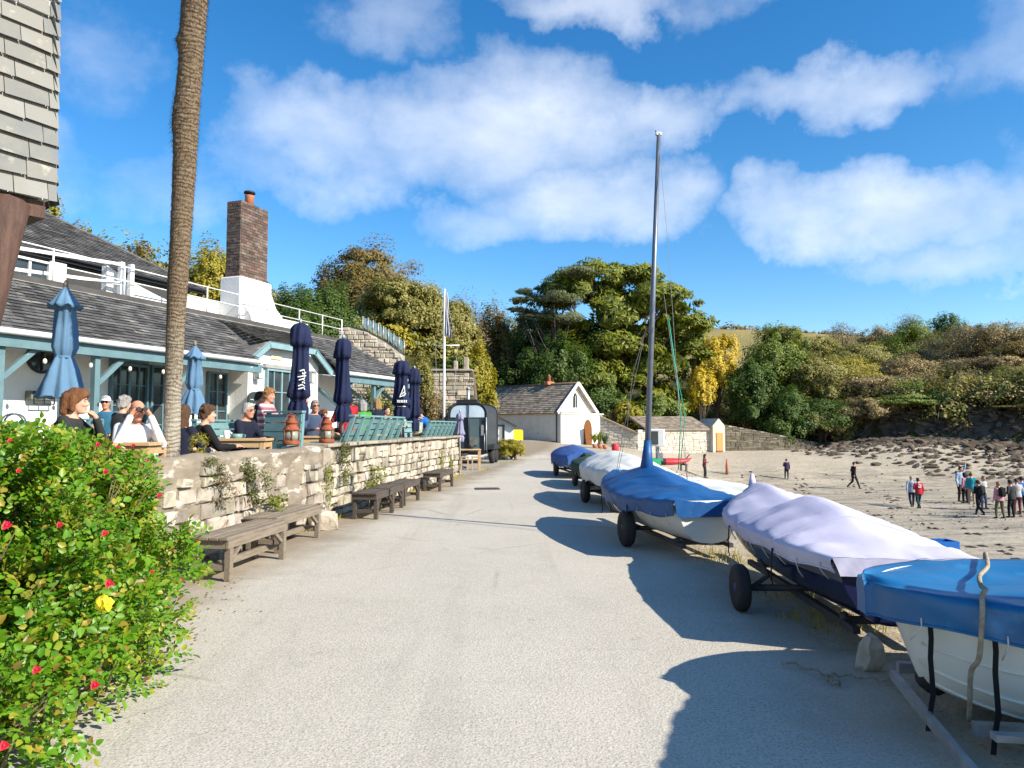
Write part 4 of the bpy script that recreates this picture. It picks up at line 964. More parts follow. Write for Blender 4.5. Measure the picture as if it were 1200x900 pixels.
m_lf_yg = leaf_mat('leaf_yellow_green', [(0.164, 0.178, 0.020), (0.277, 0.267, 0.030), (0.392, 0.327, 0.040), (0.458, 0.342, 0.054)])
m_lf_brown = leaf_mat('leaf_autumn_brown', [(.15, .10, .03), (.24, .155, .045), (.30, .20, .06), (.17, .16, .04), (.12, .13, .03)])
m_lf_gold = leaf_mat('leaf_gold', [(.50, .38, .03), (.62, .46, .05), (.70, .55, .09), (.36, .32, .04)])
m_lf_cyp = leaf_mat('leaf_cypress', [(0.063, 0.098, 0.017), (0.125, 0.163, 0.022), (0.213, 0.239, 0.027), (0.325, 0.304, 0.033)])
m_lf_euc = leaf_mat('leaf_grey_green', [(0.083, 0.112, 0.047), (0.132, 0.165, 0.068), (0.165, 0.180, 0.081), (0.215, 0.195, 0.081)])
m_lf_thick = leaf_mat('leaf_brown_thicket', [(0.172, 0.129, 0.049), (0.263, 0.184, 0.075), (0.344, 0.239, 0.099), (0.202, 0.184, 0.049)], .15)
m_twig = leaf_mat('twig_grey_brown', [(0.132, 0.096, 0.065), (0.211, 0.156, 0.108), (0.277, 0.204, 0.140), (0.172, 0.120, 0.076)], 0, .9, .1)
m_lf_under = leaf_mat('leaf_undergrowth', [(.05, .05, .016), (.085, .078, .026), (.12, .10, .04), (.07, .08, .022)])  # darkened leaf colours act as painted shadow between the brighter trees
m_bark = M('bark', (.12, .09, .065), (.07, .052, .04), 3, .95, 1, 9, stretch=(4, 4, 1))
m_barkp = M('pale_bark', (.26, .22, .17), (.16, .13, .10), 3, .95, .6, 9, stretch=(4, 4, 1))
def unit(n):
    v = rng.normal(size=(n, 3)); return v / np.linalg.norm(v, axis=1, keepdims=True)
def leaf_cloud(blobs, n, size, aspect=.6, sub=26, subr=.32, shell=.5, out=1.15, up=.3, spike=0, lump=None):
    """blobs: (cx, cy, cz, rx, ry, rz); leaves gathered into sub-clumps spread over each blob's volume, with gaps between"""
    vol = np.array([(b[3] * b[4] * b[5]) ** .67 for b in blobs]); share = vol / vol.sum(); C = []; Nn = []
    for b, s_ in zip(blobs, share):
        k = max(20, int(n * s_)); c = np.array(b[:3]); r = np.array(b[3:6])
        d = unit(sub); d[:, 2] = np.where(d[:, 2] < -.35, -d[:, 2] * .5, d[:, 2]); d /= np.linalg.norm(d, axis=1, keepdims=True)
        rad = shell + (1 - shell) * rng.random((sub, 1)) ** .7; cc = c + d * rad * r; cr = subr * (.6 + .8 * rng.random((sub, 1)))
        w = rng.integers(0, sub, k); p = unit(k) * (rng.random((k, 1)) ** .45) * cr[w] * r * np.array([1, 1, .8]) + cc[w]
        o = (p - c) / r; o /= (np.linalg.norm(o, axis=1, keepdims=True) + 1e-6)
        C.append(p); Nn.append(o)
    C = np.concatenate(C); o = np.concatenate(Nn); n = len(C)
    nr = o * out + unit(n) * .55 + np.array([0, 0, up]); nr /= np.linalg.norm(nr, axis=1, keepdims=True)
    t = unit(n) + (o * spike + np.array([0, 0, spike * .5]) if spike else 0); t -= nr * (t * nr).sum(1, keepdims=True); t /= (np.linalg.norm(t, axis=1, keepdims=True) + 1e-6)
    s = np.cross(nr, t); L_ = size * (.6 + .8 * rng.random((n, 1))); Wd = L_ * aspect
    bend = nr * L_ * .12
    V = np.stack([C - t * L_ * .5, C + s * Wd * .5 - bend, C + t * L_ * .5, C - s * Wd * .5 - bend], 1).reshape(-1, 3)
    return V, np.arange(n * 4).reshape(n, 4)
def branches(mb, base, top, r0, blobs, k=3, wig=.3, rs=None, n=6):
    rs = rs or random.Random(2); base, top = Vector(base), Vector(top)
    mid = [base + (top - base) * t + Vector((rs.uniform(-1, 1), rs.uniform(-1, 1), 0)) * wig * math.sin(t * 3.1) for t in (0, .3, .6, 1)]
    mb.tube(mid, [r0, r0 * .8, r0 * .55, r0 * .2], n)
    for b in blobs:
        c = Vector(b[:3])
        for _ in range(k):
            t = rs.uniform(.3, .85); s_ = base.lerp(top, t)
            e = c + Vector((rs.uniform(-.6, .6) * b[3], rs.uniform(-.6, .6) * b[4], rs.uniform(-.2, .7) * b[5])); m_ = s_.lerp(e, .5) + Vector((0, 0, -.1 * (e - s_).length))
            mb.tube([s_, m_, e], [r0 * .4, r0 * .25, r0 * .07], 5)
    return mb
def tree(name, label, cat, base, blobs, n, size, mat, trunk_top=None, r0=.2, group=None, aspect=.6, bark=None, twigs=0, twig_mat=None, seed=1, k=3, **kw):
    """blobs are relative to the base"""
    t = thing(name, label, cat, base, 0, group)
    if n and r0 >= .1 and name != 'monterey_cypress': n = int(n * 1.8); size = size * .68
    if n:
        V, Qd = leaf_cloud(blobs, n, size, aspect, **kw); link_mesh('crown' if r0 > .12 else 'foliage', mesh_np('crown', V, Qd, mat), t)
    if twigs:
        V, Qd = leaf_cloud(blobs, twigs, size * 3.0, .045, sub=40, subr=.45, shell=.2, spike=1.0); tag(link_mesh('twigs', mesh_np('twigs', V, Qd, twig_mat or m_twig), t), kind='stuff')
    if trunk_top is not None:
        mb = MB(); branches(mb, (0, 0, -.3), trunk_top, r0, blobs, k, rs=random.Random(seed)); mb.build('trunk' if r0 > .12 else 'stem', bark or m_bark, t)
    return t
def at(px, py, D, base_py=None):
    """top of the crown at px,py and depth D; returns base on the ground and height"""
    p = W(px, py, D); z = gz(p.x, D); return Vector((p.x, D, z)), p.z - z
TW_ = 1
def roundtree(name, label, cat, px, top, wpx, D, n, size, mat, blobs_=None, squash=.8, ground=.12, seed=0, **kw):
    """crown of wpx pixels wide whose top is at py=top"""
    b, h = at(px, top, D); r = wpx / 2 / F * D; rs = random.Random(seed + int(px)); ext = kw.pop('extend', 1.0)
    hb = h * ground; hc = (h - hb); bl = []
    nb_ = blobs_ or 7
    bl += [(0, 0, hb + hc * .55, r * .74, r * .7, hc * .46), (rs.uniform(-.15, .15) * r, rs.uniform(-.1, .1) * r, hb + hc * .80, r * .42, r * .4, hc * .2)]
    for i in range(nb_):
        a = 6.283 * i / nb_ + rs.uniform(-.3, .3); q = rs.uniform(.42, .62); zz = rs.uniform(.22, .72)
        bl.append((math.cos(a) * r * q, math.sin(a) * r * q * .9, hb + hc * zz, r * rs.uniform(.34, .5), r * rs.uniform(.34, .5), hc * rs.uniform(.24, .34)))
    return tree(name, label, cat, b, bl, n, size, mat, trunk_top=(0, 0, h * .75), r0=kw.pop('r0', max(.13, h * .022)), seed=seed, **kw)

# --- left hillside behind the cafe
roundtree('oak_tree', 'large rounded oak in brown autumn leaf, highest tree above the cafe', 'tree', 437, 289, 150, 47, 16000, .3, m_lf_brown, twigs=2500, seed=1, sub=34)
roundtree('laurel_bush', 'smooth dark green clipped laurel mass right of the chimney', 'bush', 372, 331, 112, 33, 26000, .17, m_lf_dark, ground=0, seed=2, r0=.13, squash=1)
roundtree('laurel_bush', 'dark green bush glimpsed between the chimney and the palm trunk', 'bush', 285, 318, 70, 38, 5000, .2, m_lf_dark, ground=0, seed=32, r0=.13)
roundtree('laurel_bush', 'dark green laurel top just above the white roof railing right of the chimney', 'bush', 346, 336, 84, 30.5, 15000, .15, m_lf_dark, ground=0, seed=21, r0=.13)
roundtree('hillside_shrub', 'sunlit olive scrub bush on the slope right of the flag', 'shrub', 562, 376, 60, 74, 6000, .3, m_lf_olive, ground=0, seed=22)
roundtree('hillside_shrub', 'mid green scrub bush on the slope left of the gum tree', 'shrub', 592, 392, 56, 80, 6000, .32, m_lf_mid, ground=0, seed=23)
roundtree('evergreen_oak', 'broad olive green evergreen oak below and right of the brown oak', 'tree', 470, 328, 130, 41, 20000, .24, m_lf_olive, ground=0, seed=3, sub=36)
roundtree('evergreen_oak', 'olive green evergreen oak with a rounded crown behind the flag', 'tree', 527, 352, 92, 44, 13000, .24, m_lf_olive, ground=0, seed=4, sub=36)
roundtree('hillside_shrub', 'ochre and green shrub on the ridge above the chimney, beside the palm trunk', 'shrub', 247, 284, 90, 37, 6000, .2, m_lf_yg, ground=0, seed=5, r0=.13)
roundtree('hillside_shrub', 'brownish shrub on the ridge just left of the palm trunk', 'shrub', 165, 276, 60, 36, 3500, .2, m_lf_brown, ground=0, seed=6, r0=.13)
roundtree('bare_tree', 'thin pale bare tree on the skyline right of the flag', 'tree', 545, 341, 60, 66, 700, .3, m_lf_thick, ground=.1, twigs=2600, seed=7, k=5)
roundtree('bramble_thicket', 'rust brown thicket on the ridge right of the flag', 'shrub', 575, 358, 70, 72, 6500, .36, m_lf_brown, ground=0, seed=8, twigs=800)
roundtree('hazel_bush', 'bright yellow green bush above the stone bastion', 'bush', 560, 407, 52, 43, 8000, .22, m_lf_yg, ground=0, seed=9, r0=.13)
roundtree('hazel_bush', 'green bush on top of the stone bastion behind the flagpole', 'bush', 530, 418, 60, 42, 4500, .2, m_lf_mid, ground=0, seed=10, r0=.13)
roundtree('dark_holly', 'dark holly thicket behind the boathouse roof on the left', 'bush', 588, 420, 64, 71, 9000, .3, m_lf_dark, ground=0, seed=11)
roundtree('yellow_shrub', 'yellowish autumn shrub peeking out behind the slate hung corner', 'shrub', 58, 226, 40, 22, 2500, .14, m_lf_yg, ground=.45, seed=12, r0=.13)
roundtree('yellow_shrub', 'low yellowish shrub along the ridge of the cafe roof', 'shrub', 95, 258, 44, 24, 1800, .14, m_lf_yg, ground=.4, seed=13, r0=.13)
roundtree('ivy_shrub', 'ragged olive ivy shrub hanging behind the two navy parasols at the wall end', 'shrub', 494, 408, 40, 34, 6500, .15, m_lf_olive, ground=0, seed=14, r0=.13, twigs=500)
roundtree('ivy_shrub', 'brown dried climber at the foot of the bastion behind the flagpole', 'shrub', 510, 455, 40, 32.5, 3500, .13, m_lf_thick, ground=0, seed=15, r0=.13, twigs=500)
roundtree('garden_shrub', 'green shrub below the open end of the cafe roof', 'shrub', 442, 452, 62, 27, 5000, .13, m_lf_mid, ground=0, seed=16, r0=.13)
roundtree('grass_clump', 'bushy green and straw coloured clump where the road bends by the shed', 'plant', 599, 515, 40, 34.6, 9000, .13, m_lf_yg, ground=0, seed=17, r0=.1, aspect=.3, spike=.7)
# --- behind the boathouse: big cypress, gum tree, dark understorey
bC, hC = at(712, 312, 72)
rs = random.Random(4); bl = []
for px, py, r_ in ((700, 320, 4.2), (672, 345, 4.4), (735, 325, 3.8), (760, 350, 4.2), (784, 350, 2.8), (712, 365, 5), (752, 385, 5), (796, 385, 3.8), (672, 392, 4.6), (712, 415, 5.5), (765, 428, 5.2), (802, 420, 3.4), (684, 436, 4.6), (742, 462, 5.2), (700, 470, 4), (790, 466, 3.6), (730, 345, 4), (775, 332, 2.2), (640, 405, 3.6), (690, 400, 4), (803, 378, 3.4), (806, 402, 3.0), (780, 372, 3.6), (745, 405, 4.4), (660, 420, 3.2)):
    p = W(px, py + 12, 72); bl.append((p.x - bC.x, rs.uniform(-4, 2.5), p.z - bC.z, r_ * .82, r_ * .82, r_ * .56))
tree('monterey_cypress', 'huge spreading dark green cypress rising behind the boathouse and the mast', 'tree', bC, bl, 60000, .60, m_lf_cyp, trunk_top=(0, 0, hC * .85), r0=.7, aspect=.30, sub=15, subr=.34, shell=.45, spike=1.1, seed=5, k=2)
bG, hG = at(655, 315, 68); bl = []
for px, py, r_ in ((668, 322, 1.9), (650, 334, 1.5), (620, 338, 1.3), (640, 346, 1.7), (612, 350, 1.1), (605, 358, .9), (660, 350, 2.0), (632, 362, 1.6), (680, 335, 1.6), (655, 372, 2.2), (618, 368, 1.1)):
    p = W(px, py + 6, 68); bl.append((p.x - bG.x, rs.uniform(-1.6, 1.6), p.z - bG.z, r_ * 1.15, r_ * 1.1, r_ * .5))
tree('gum_tree', 'open airy grey green gum tree with gaps in its crown, left of the cypress', 'tree', bG, bl, 15000, .34, m_lf_euc, trunk_top=(-.6, 0, hG * .8), r0=.26, aspect=.35, sub=12, subr=.4, shell=.3, seed=6, k=2)
for i, (px, top, w, D, n, m_, lab) in enumerate((
        (625, 366, 110, 74, 16000, m_lf_dark, 'dark evergreen bush on the slope below the gum tree'), (650, 398, 96, 65.5, 14000, m_lf_dark, 'dark leafy mass in front of the gum trunk above the boathouse'), (640, 425, 80, 70, 9000, m_lf_dark, 'dark evergreen mass directly behind the boathouse ridge'),
        (700, 440, 90, 68, 10000, m_lf_dark, 'shadowy evergreen behind the pointed gable'), (770, 462, 80, 66, 8000, m_lf_mid, 'leafy green shrub over the outbuilding roof right of the mast'),
        (733, 470, 40, 62.5, 3500, m_lf_yg, 'pale green shrub between the garden wall and the mast'), (716, 484, 40, 63, 2500, m_lf_brown, 'reddish shrub behind the sloping garden wall'),
        (605, 372, 70, 90, 6000, m_lf_olive, 'olive scrub on the far ridge above the boathouse'))):
    roundtree('understorey_shrub', lab, 'shrub', px, top, w, D, n, .32, m_, ground=0, seed=40 + i)
# --- right hand slope
for i, (nm, px, top, w, D, n, s_, m_, tw, lab, g_) in enumerate((
        ('golden_tree', 838, 393, 62, 70, 9000, .32, m_lf_gold, 0, 'golden yellow autumn tree right of the big cypress', .4),
        ('golden_tree', 822, 428, 40, 67, 3500, .3, m_lf_gold, 0, 'smaller yellow leaved tree below the golden one', .2),
        ('pine_tree', 905, 383, 92, 72, 15000, .32, m_lf_mid, 0, 'bushy mid green pine standing over the slipway wall', .05),
        ('pine_tree', 880, 420, 70, 68, 9000, .32, m_lf_dark, 0, 'dark green pine directly above the dark slipway wall', .05),
        ('sallow_tree', 958, 418, 90, 70, 14000, .28, m_lf_olive, 800, 'olive green sallow between the pine and the bare bushes', 0),
        ('sallow_tree', 925, 455, 80, 66, 9500, .28, m_lf_dark, 0, 'dark shrubby tree at the back of the beach', 0),
        ('bare_tree', 986, 376, 50, 100, 500, .3, m_lf_thick, 3200, 'bare rounded grey tree standing on the skyline', .15),
        ('bare_tree', 1064, 366, 60, 98, 400, .3, m_lf_thick, 2600, 'bare thin tree on the skyline left of the tall pine top', .1),
        ('sallow_tree', 1020, 440, 120, 70, 13000, .26, m_lf_thick, 3000, 'half bare tan coloured bush over the rocks in the middle of the slope', 0),
        ('sallow_tree', 1010, 402, 120, 84, 15000, .3, m_lf_olive, 800, 'olive bush behind the half bare tan one', 0),
        ('holm_oak', 1075, 376, 110, 88, 18000, .3, m_lf_mid, 0, 'green leafy tree high on the slope under the skyline pines', .05),
        ('skyline_pine', 1112, 365, 50, 96, 5000, .3, m_lf_dark, 0, 'dark flat topped pine highest on the right skyline', .3),
        ('skyline_pine', 1143, 388, 36, 96, 2500, .3, m_lf_dark, 0, 'small dark pine on the skyline near the right edge', .3),
        ('thorn_thicket', 1130, 382, 130, 80, 15000, .26, m_lf_thick, 3500, 'reddish brown leafless thorn thicket on the upper right slope', 0),
        ('thorn_thicket', 1185, 378, 120, 77, 13000, .24, m_lf_thick, 3000, 'brown leafless thorn thicket at the right edge of the picture', 0),
        ('thorn_thicket', 1105, 405, 110, 84, 13000, .26, m_lf_thick, 2500, 'pale tan thorn thicket between the leafy oak and the reddish one', 0),
        ('ivy_mound', 1192, 430, 90, 66, 10000, .22, m_lf_olive, 900, 'greenish scrub mound low at the right edge above the cliff', 0),
        ('ivy_mound', 1096, 446, 100, 68, 14000, .24, m_lf_mid, 0, 'dark green ivy mound overhanging the cliff', 0),
        ('gorse_bush', 1160, 440, 110, 68, 14000, .22, m_lf_thick, 1200, 'olive gorse bush above the cliff at the right', 0),
        ('slope_tree', 950, 394, 96, 86, 13000, .3, m_lf_olive, 0, 'olive rounded tree on the skyline right of the bushy pine', 0),
        ('slope_tree', 1030, 384, 70, 92, 7000, .3, m_lf_thick, 1800, 'thin tan tree on the skyline between the two bare trees', .1),
        ('slope_tree', 1165, 382, 84, 90, 10000, .3, m_lf_mid, 0, 'green rounded tree on the skyline near the right edge', .05),
        ('slope_tree', 985, 420, 110, 74, 15000, .28, m_lf_yg, 0, 'yellow olive rounded tree halfway up the slope above the rocks', 0),
        ('slope_tree', 1062, 418, 110, 74, 13000, .28, m_lf_thick, 2500, 'tan twiggy rounded tree below the leafy oak', 0),
        ('slope_tree', 1200, 400, 110, 72, 14000, .28, m_lf_brown, 600, 'russet brown rounded tree cut by the right edge', 0),
        ('slope_tree', 1150, 418, 110, 71, 13000, .28, m_lf_thick, 2500, 'greyish tan bare branched tree in the middle of the right slope', 0),
        ('cliff_bush', 966, 468, 84, 66, 8000, .26, m_lf_dark, 0, 'dark green bush low on the bank behind the walker in black', 0),
        ('cliff_bush', 1060, 462, 100, 65, 12000, .26, m_lf_mid, 0, 'mid green bush at the cliff edge above the pair of walkers', 0),
        ('cliff_bush', 1112, 460, 90, 64, 11000, .26, m_lf_dark, 600, 'dark ivy covered bush at the cliff edge behind the raised arm', 0),
        ('cliff_bush', 1160, 464, 100, 63, 12000, .26, m_lf_olive, 600, 'olive bush at the cliff edge above the crowd of walkers', 0),
        ('cliff_bush', 1012, 466, 92, 65.5, 10000, .26, m_lf_thick, 1500, 'tan twiggy bush at the cliff edge left of the mid green one', 0),
        ('gorse_bush', 1192, 478, 80, 60.5, 7500, .18, m_lf_olive, 600, 'dull green tuft on the cliff at the right edge', 0),
        ('sallow_tree', 962, 480, 80, 66, 7000, .26, m_lf_olive, 1200, 'low olive shrub hanging over the back of the beach', 0),
        ('sallow_tree', 1010, 492, 70, 67, 5000, .24, m_lf_thick, 1500, 'low brown twiggy shrub just above the rock shelf', 0))):
    roundtree(nm, lab, 'tree' if 'tree' in nm or 'pine' in nm or 'oak' in nm else 'shrub', px, top, w, D, n, s_, m_, twigs=tw, ground=g_, seed=70 + i)

# --- undergrowth that nobody could count
def scrub(name, area, n, rmin, rmax, leaf, mat, per, seedv, cond=None, tall=False, twig=0):
    r_ = np.random.default_rng(seedv); bl = []
    while len(bl) < n:
        x = r_.uniform(area[0], area[1]); y = r_.uniform(area[2], area[3])
        if cond and not cond(x, y): continue
        q = r_.uniform(rmin, rmax); qz = q * (r_.uniform(.8, 1.7) if tall else r_.uniform(.5, .9)); bl.append((x, y, gz(x, y) + qz * .3, q, q, qz))
    V, Qd = leaf_cloud(bl, per * n, leaf, .6, sub=14, subr=.42, shell=.5)
    if twig:
        V2, Q2 = leaf_cloud([b[:5] + (b[5] * 1.15,) for b in bl], twig * n, leaf * 3.2, .04, sub=30, subr=.45, shell=.3, spike=1.0); o2 = link_mesh('hillside_twigs', mesh_np('hillside_twigs', V2, Q2, m_twig)); tag(o2, kind='stuff')
    o = link_mesh(name, mesh_np(name, V, Qd, mat)); tag(o, kind='stuff'); return o
onhill = lambda x, y: hill_d(x, y)[0] > 1.5
lefth = lambda x, y: (float(ip(y, XH)) - x) > 1.5
scrub('hillside_scrub', (17, 95, 48, 112), 80, 1.2, 2.4, .22, m_lf_under, 560, 1, onhill, True)
scrub('hillside_bramble', (20, 95, 48, 112), 70, 1.0, 2.2, .2, m_lf_under, 520, 2, onhill, True)
scrub('hillside_fern', (18, 95, 48, 105), 80, 1.0, 2.0, .2, m_lf_under, 560, 3, onhill, True)
scrub('cliff_edge_scrub', (18, 75, 44, 80), 120, 1.0, 2.2, .24, m_lf_olive, 330, 21, lambda x, y: 1.2 < hill_d(x, y)[0] < 5, True, 40)
scrub('cliff_edge_fern', (18, 75, 44, 80), 60, .8, 1.8, .22, m_lf_mid, 330, 22, lambda x, y: 1.0 < hill_d(x, y)[0] < 5, True)
scrub('cliff_edge_bramble', (18, 75, 44, 80), 60, .8, 1.8, .22, m_lf_thick, 330, 23, lambda x, y: .8 < hill_d(x, y)[0] < 5, True)
scrub('back_slope_undergrowth', (-8, 20, 68, 105), 70, 1.2, 2.6, .36, m_lf_dark, 280, 4, onhill)
scrub('left_slope_undergrowth', (-34, -3, 37, 70), 90, 1.0, 2.2, .28, m_lf_olive, 280, 5, lefth)
scrub('left_slope_bramble', (-30, -2, 37, 68), 60, .8, 1.6, .24, m_lf_yg, 240, 6, lefth)
scrub('slope_behind_cafe', (-34, -9, 14, 37), 70, .8, 1.6, .22, m_lf_mid, 220, 7, lefth)
r_ = np.random.default_rng(8); bl = []
for i in range(150):
    x = r_.uniform(20, 130); y = r_.uniform(255, 290); q = r_.uniform(2.2, 4.2); bl.append((x, y, gz(x, y) + q * .4, q * 1.3, q, q))
V, Qd = leaf_cloud(bl, 24000, 1.1, .6, sub=12, subr=.4); o = link_mesh('far_hedgerow', mesh_np('far_hedgerow', V, Qd, m_lf_thick)); tag(o, kind='stuff')

# --- rock shelf under the cliff
rsk = random.Random(6); mb = MB()
m_shelf = M('shelf_rock', (.115, .088, .062), (.065, .05, .037), 1.4, .9, .9, 6, island=.4, hue=.02, c3=(.17, .135, .095), s3=2, t3=(.58, .70))
def rock(mb, c, s, rot, n=1):
    bm = bmesh.new(); bmesh.ops.create_icosphere(bm, subdivisions=n, radius=.5)
    M3 = Euler(rot).to_matrix(); sd = rsk.random() * 50
    V = []
    for v in bm.verts:
        k = 1 + .45 * (float(vnoise(v.co.x * 3 + sd, v.co.y * 3 + v.co.z * 2, .6, 9)) - .5)
        p = Vector((max(-.36, min(.36, v.co.x)) * s[0], max(-.38, min(.38, v.co.y)) * s[1], max(-.33, min(.4, v.co.z)) * s[2])) * 1.25 * k; V.append(M3 @ p + Vector(c))
    mb.add(V, [[v.index for v in f.verts] for f in bm.faces]); bm.free()
for i in range(1700):
    while True:
        x = rsk.uniform(19, 58); y = rsk.uniform(34, 76); dq = float(d_shelf(x, y)); d0 = float(hill_d(x, y)[0])
        if -11 < dq < 2.2 and rsk.random() < (dq + 12) / 12 and x > 25.2 + 1.6 * math.sin(y * .7) + (3.5 if rsk.random() < .5 else 0) and x < .80 * y: break
        if -1.5 < d0 < 2 and 20 < x < 34 and y > 60: break
    s_ = rsk.uniform(.18, .62) * (1.7 if dq > -3 else 1.0); z = gz(x, y)
    rock(mb, (x, y, z + s_ * .05), (s_ * rsk.uniform(.9, 1.9), s_ * rsk.uniform(.4, .8), s_ * rsk.uniform(.28, .6)), (rsk.uniform(-.3, .3) + .35, rsk.uniform(-.5, .2), rsk.uniform(-.4, .9)))
o = mb.build('rock_shelf', m_shelf); tag(o, kind='stuff')
mb = MB()
for i in range(5200):
    t = rsk.random(); y = 6 + 46 * t ** 1.6; x = 4.6 + .05 * y + rsk.random() ** 1.1 * (22 + .1 * y)
    if float(vnoise(x, y * .6, 3.2, 11)) < .42: continue
    s_ = rsk.uniform(.03, .11); a = rsk.uniform(0, 6.28); z = gz(x, y)
    c, s2 = math.cos(a) * s_, math.sin(a) * s_; h_ = s_ * rsk.uniform(.3, .7)
    mb.add([(x - c, y - s2, z - .01), (x + s2 * .7, y - c * .7, z - .01), (x + c, y + s2, z - .01), (x - s2 * .7, y + c * .7, z - .01), (x + s_ * .1, y, z + h_)], [(0, 1, 4), (1, 2, 4), (2, 3, 4), (3, 0, 4)])
o = mb.build('beach_shingle', M('shingle', (.27, .23, .18), (.16, .13, .10), 1, .9, 0, island=.6)); tag(o, kind='stuff')
mb = MB()
for i in range(260):     # seaweed wrack lines
    k = rsk.randrange(4); y = rsk.uniform(14, 54); x = 8 + k * 3.6 + .16 * y + rsk.gauss(0, .5) + math.sin(y * .25 + k) * 1.2
    s_ = rsk.uniform(.06, .22); z = gz(x, y) + .012; a = rsk.uniform(-.5, .5)
    P = [(x + math.cos(a + q) * s_ * rsk.uniform(.4, 1), y + math.sin(a + q) * s_ * 1.6 * rsk.uniform(.4, 1), z) for q in np.linspace(0, 6.283, 8)[:-1]]
    mb.add(P + [(x, y, z + .05)], [(j, (j + 1) % 7, 7) for j in range(7)])
o = mb.build('seaweed', M('dry_seaweed', (.06, .05, .03), (.09, .07, .045), 6, .9, .5)); tag(o, kind='stuff')
# ------------------------------------------------------------------ foreground rose bush
def rose_bush():
    t = thing('rose_bush', 'big leafy green rose bush with red hips and blooms at the lower left', 'bush', (-3.3, 4.6, 0))
    o = np.array([-3.3, 4.6, 0])
    r_ = np.random.default_rng(5)
    bl = [(-2.95, 3.3, .42, .62, .62, .5), (-3.35, 3.2, .75, .8, .8, .62), (-3.1, 4.2, .62, .78, .8, .66), (-3.45, 4.3, 1.0, .8, .8, .52), (-3.3, 5.2, .72, .78, .8, .66),
          (-3.6, 5.3, 1.03, .72, .8, .48), (-3.55, 5.95, .62, .62, .6, .56), (-3.8, 6.2, .95, .55, .6, .46), (-3.62, 6.5, .5, .42, .42, .42), (-2.55, 4.45, .3, .38, .5, .32), (-2.45, 3.75, .28, .40, .5, .32), (-2.35, 3.1, .26, .4, .45, .3), (-2.75, 3.9, .5, .5, .6, .4), (-2.9, 4.9, .35, .5, .5, .36), (-3.0, 2.6, .5, .6, .5, .5), (-4.2, 4.4, 1.0, .8, .9, .58), (-4.3, 5.6, 1.0, .7, .8, .5), (-3.15, 5.7, .35, .55, .6, .38), (-2.8, 4.4, .3, .5, .6, .34),
          (-4.1, 3.0, .8, .8, .8, .6), (-2.75, 3.5, .2, .42, .45, .3), (-3.75, 5.9, 1.12, .4, .5, .36), (-3.3, 6.3, .36, .34, .32, .3), (-3.8, 4.7, 1.22, .5, .5, .36)]
    # stems first, compound leaves along their ends
    C, Dn = [], []
    wts = np.array([b[3] * b[4] for b in bl]); wts /= wts.sum(); NL = 17000
    for i, b in enumerate(bl):
        k = int(NL * wts[i]); c = np.array(b[:3]); rr = np.array(b[3:6]); sub = 26
        d = unit(sub); d[:, 2] = np.where(d[:, 2] < -.5, -d[:, 2], d[:, 2]); cc = c + d * rr * (.62 + .42 * r_.random((sub, 1)) ** .8)
        w = r_.integers(0, sub, k); p = cc[w] + unit(k) * (r_.random((k, 1)) ** .5) * .165
        dd = (p - c) / rr; dd /= np.linalg.norm(dd, axis=1, keepdims=True); C.append(p); Dn.append(dd)
    C = np.concatenate(C); Dn = np.concatenate(Dn); keep = C[:, 2] > .03; C = C[keep] - o; Dn = Dn[keep]; n = len(C)
    rdir = Dn * .6 + unit(n) * .8 + np.array([.1, 0, .1]); rdir /= np.linalg.norm(rdir, axis=1, keepdims=True)           # rachis direction
    nr = unit(n) * .55 + np.array([.25, -.15, .8]); nr -= rdir * (nr * rdir).sum(1, keepdims=True); nr /= np.linalg.norm(nr, axis=1, keepdims=True)
    sd = np.cross(rdir, nr); Vs, k0 = [], []
    for (al, si, sc) in ((.028, 1, .8), (.028, -1, .8), (.058, 1, 1), (.058, -1, 1), (.085, 0, 1.1)):
        size = (.031 + .027 * r_.random((n, 1)) ** 1.5) * sc
        ld = rdir * (.55 if si else 1) + sd * si * .85; ld /= np.linalg.norm(ld, axis=1, keepdims=True)
        b0 = C + rdir * al + sd * si * .005; sw = np.cross(ld, nr); curl = nr * size
        P = [b0, b0 + ld * size * .35 + sw * size * .36 + curl * .10, b0 + ld * size * .75 + sw * size * .27 + curl * .07, b0 + ld * size * 1.05 - curl * .14,
             b0 + ld * size * .75 - sw * size * .27 + curl * .07, b0 + ld * size * .35 - sw * size * .36 + curl * .10, b0 + ld * size * .5 - curl * .03]
        Vs.append(np.stack(P, 1))
    V = np.concatenate(Vs).reshape(-1, 3); m = len(V) // 7; base = np.arange(m)[:, None] * 7
    tri = np.array([(0, 6, 1, 0), (1, 6, 2, 1)])
    Qd = np.concatenate([base + np.array(q)[None] for q in ((0, 6, 2, 1), (6, 3, 2, 2), (0, 5, 4, 6), (6, 4, 3, 3))]) if False else None
    quads = np.concatenate([base + np.array([0, 6, 2, 1]), base + np.array([0, 5, 4, 6])]); tris = np.concatenate([base + np.array([6, 3, 2]), base + np.array([6, 4, 3])])
    me = bpy.data.meshes.new('rose_leaves'); me.vertices.add(len(V)); me.vertices.foreach_set('co', V.astype(np.float32).ravel())
    li = np.concatenate([quads.ravel(), tris.ravel()]).astype(np.int32); me.loops.add(len(li)); me.loops.foreach_set('vertex_index', li)
    nq, nt_ = len(quads), len(tris); me.polygons.add(nq + nt_)
    me.polygons.foreach_set('loop_start', np.concatenate([np.arange(nq) * 4, nq * 4 + np.arange(nt_) * 3]).astype(np.int32)); me.polygons.foreach_set('loop_total', np.concatenate([np.full(nq, 4), np.full(nt_, 3)]).astype(np.int32))
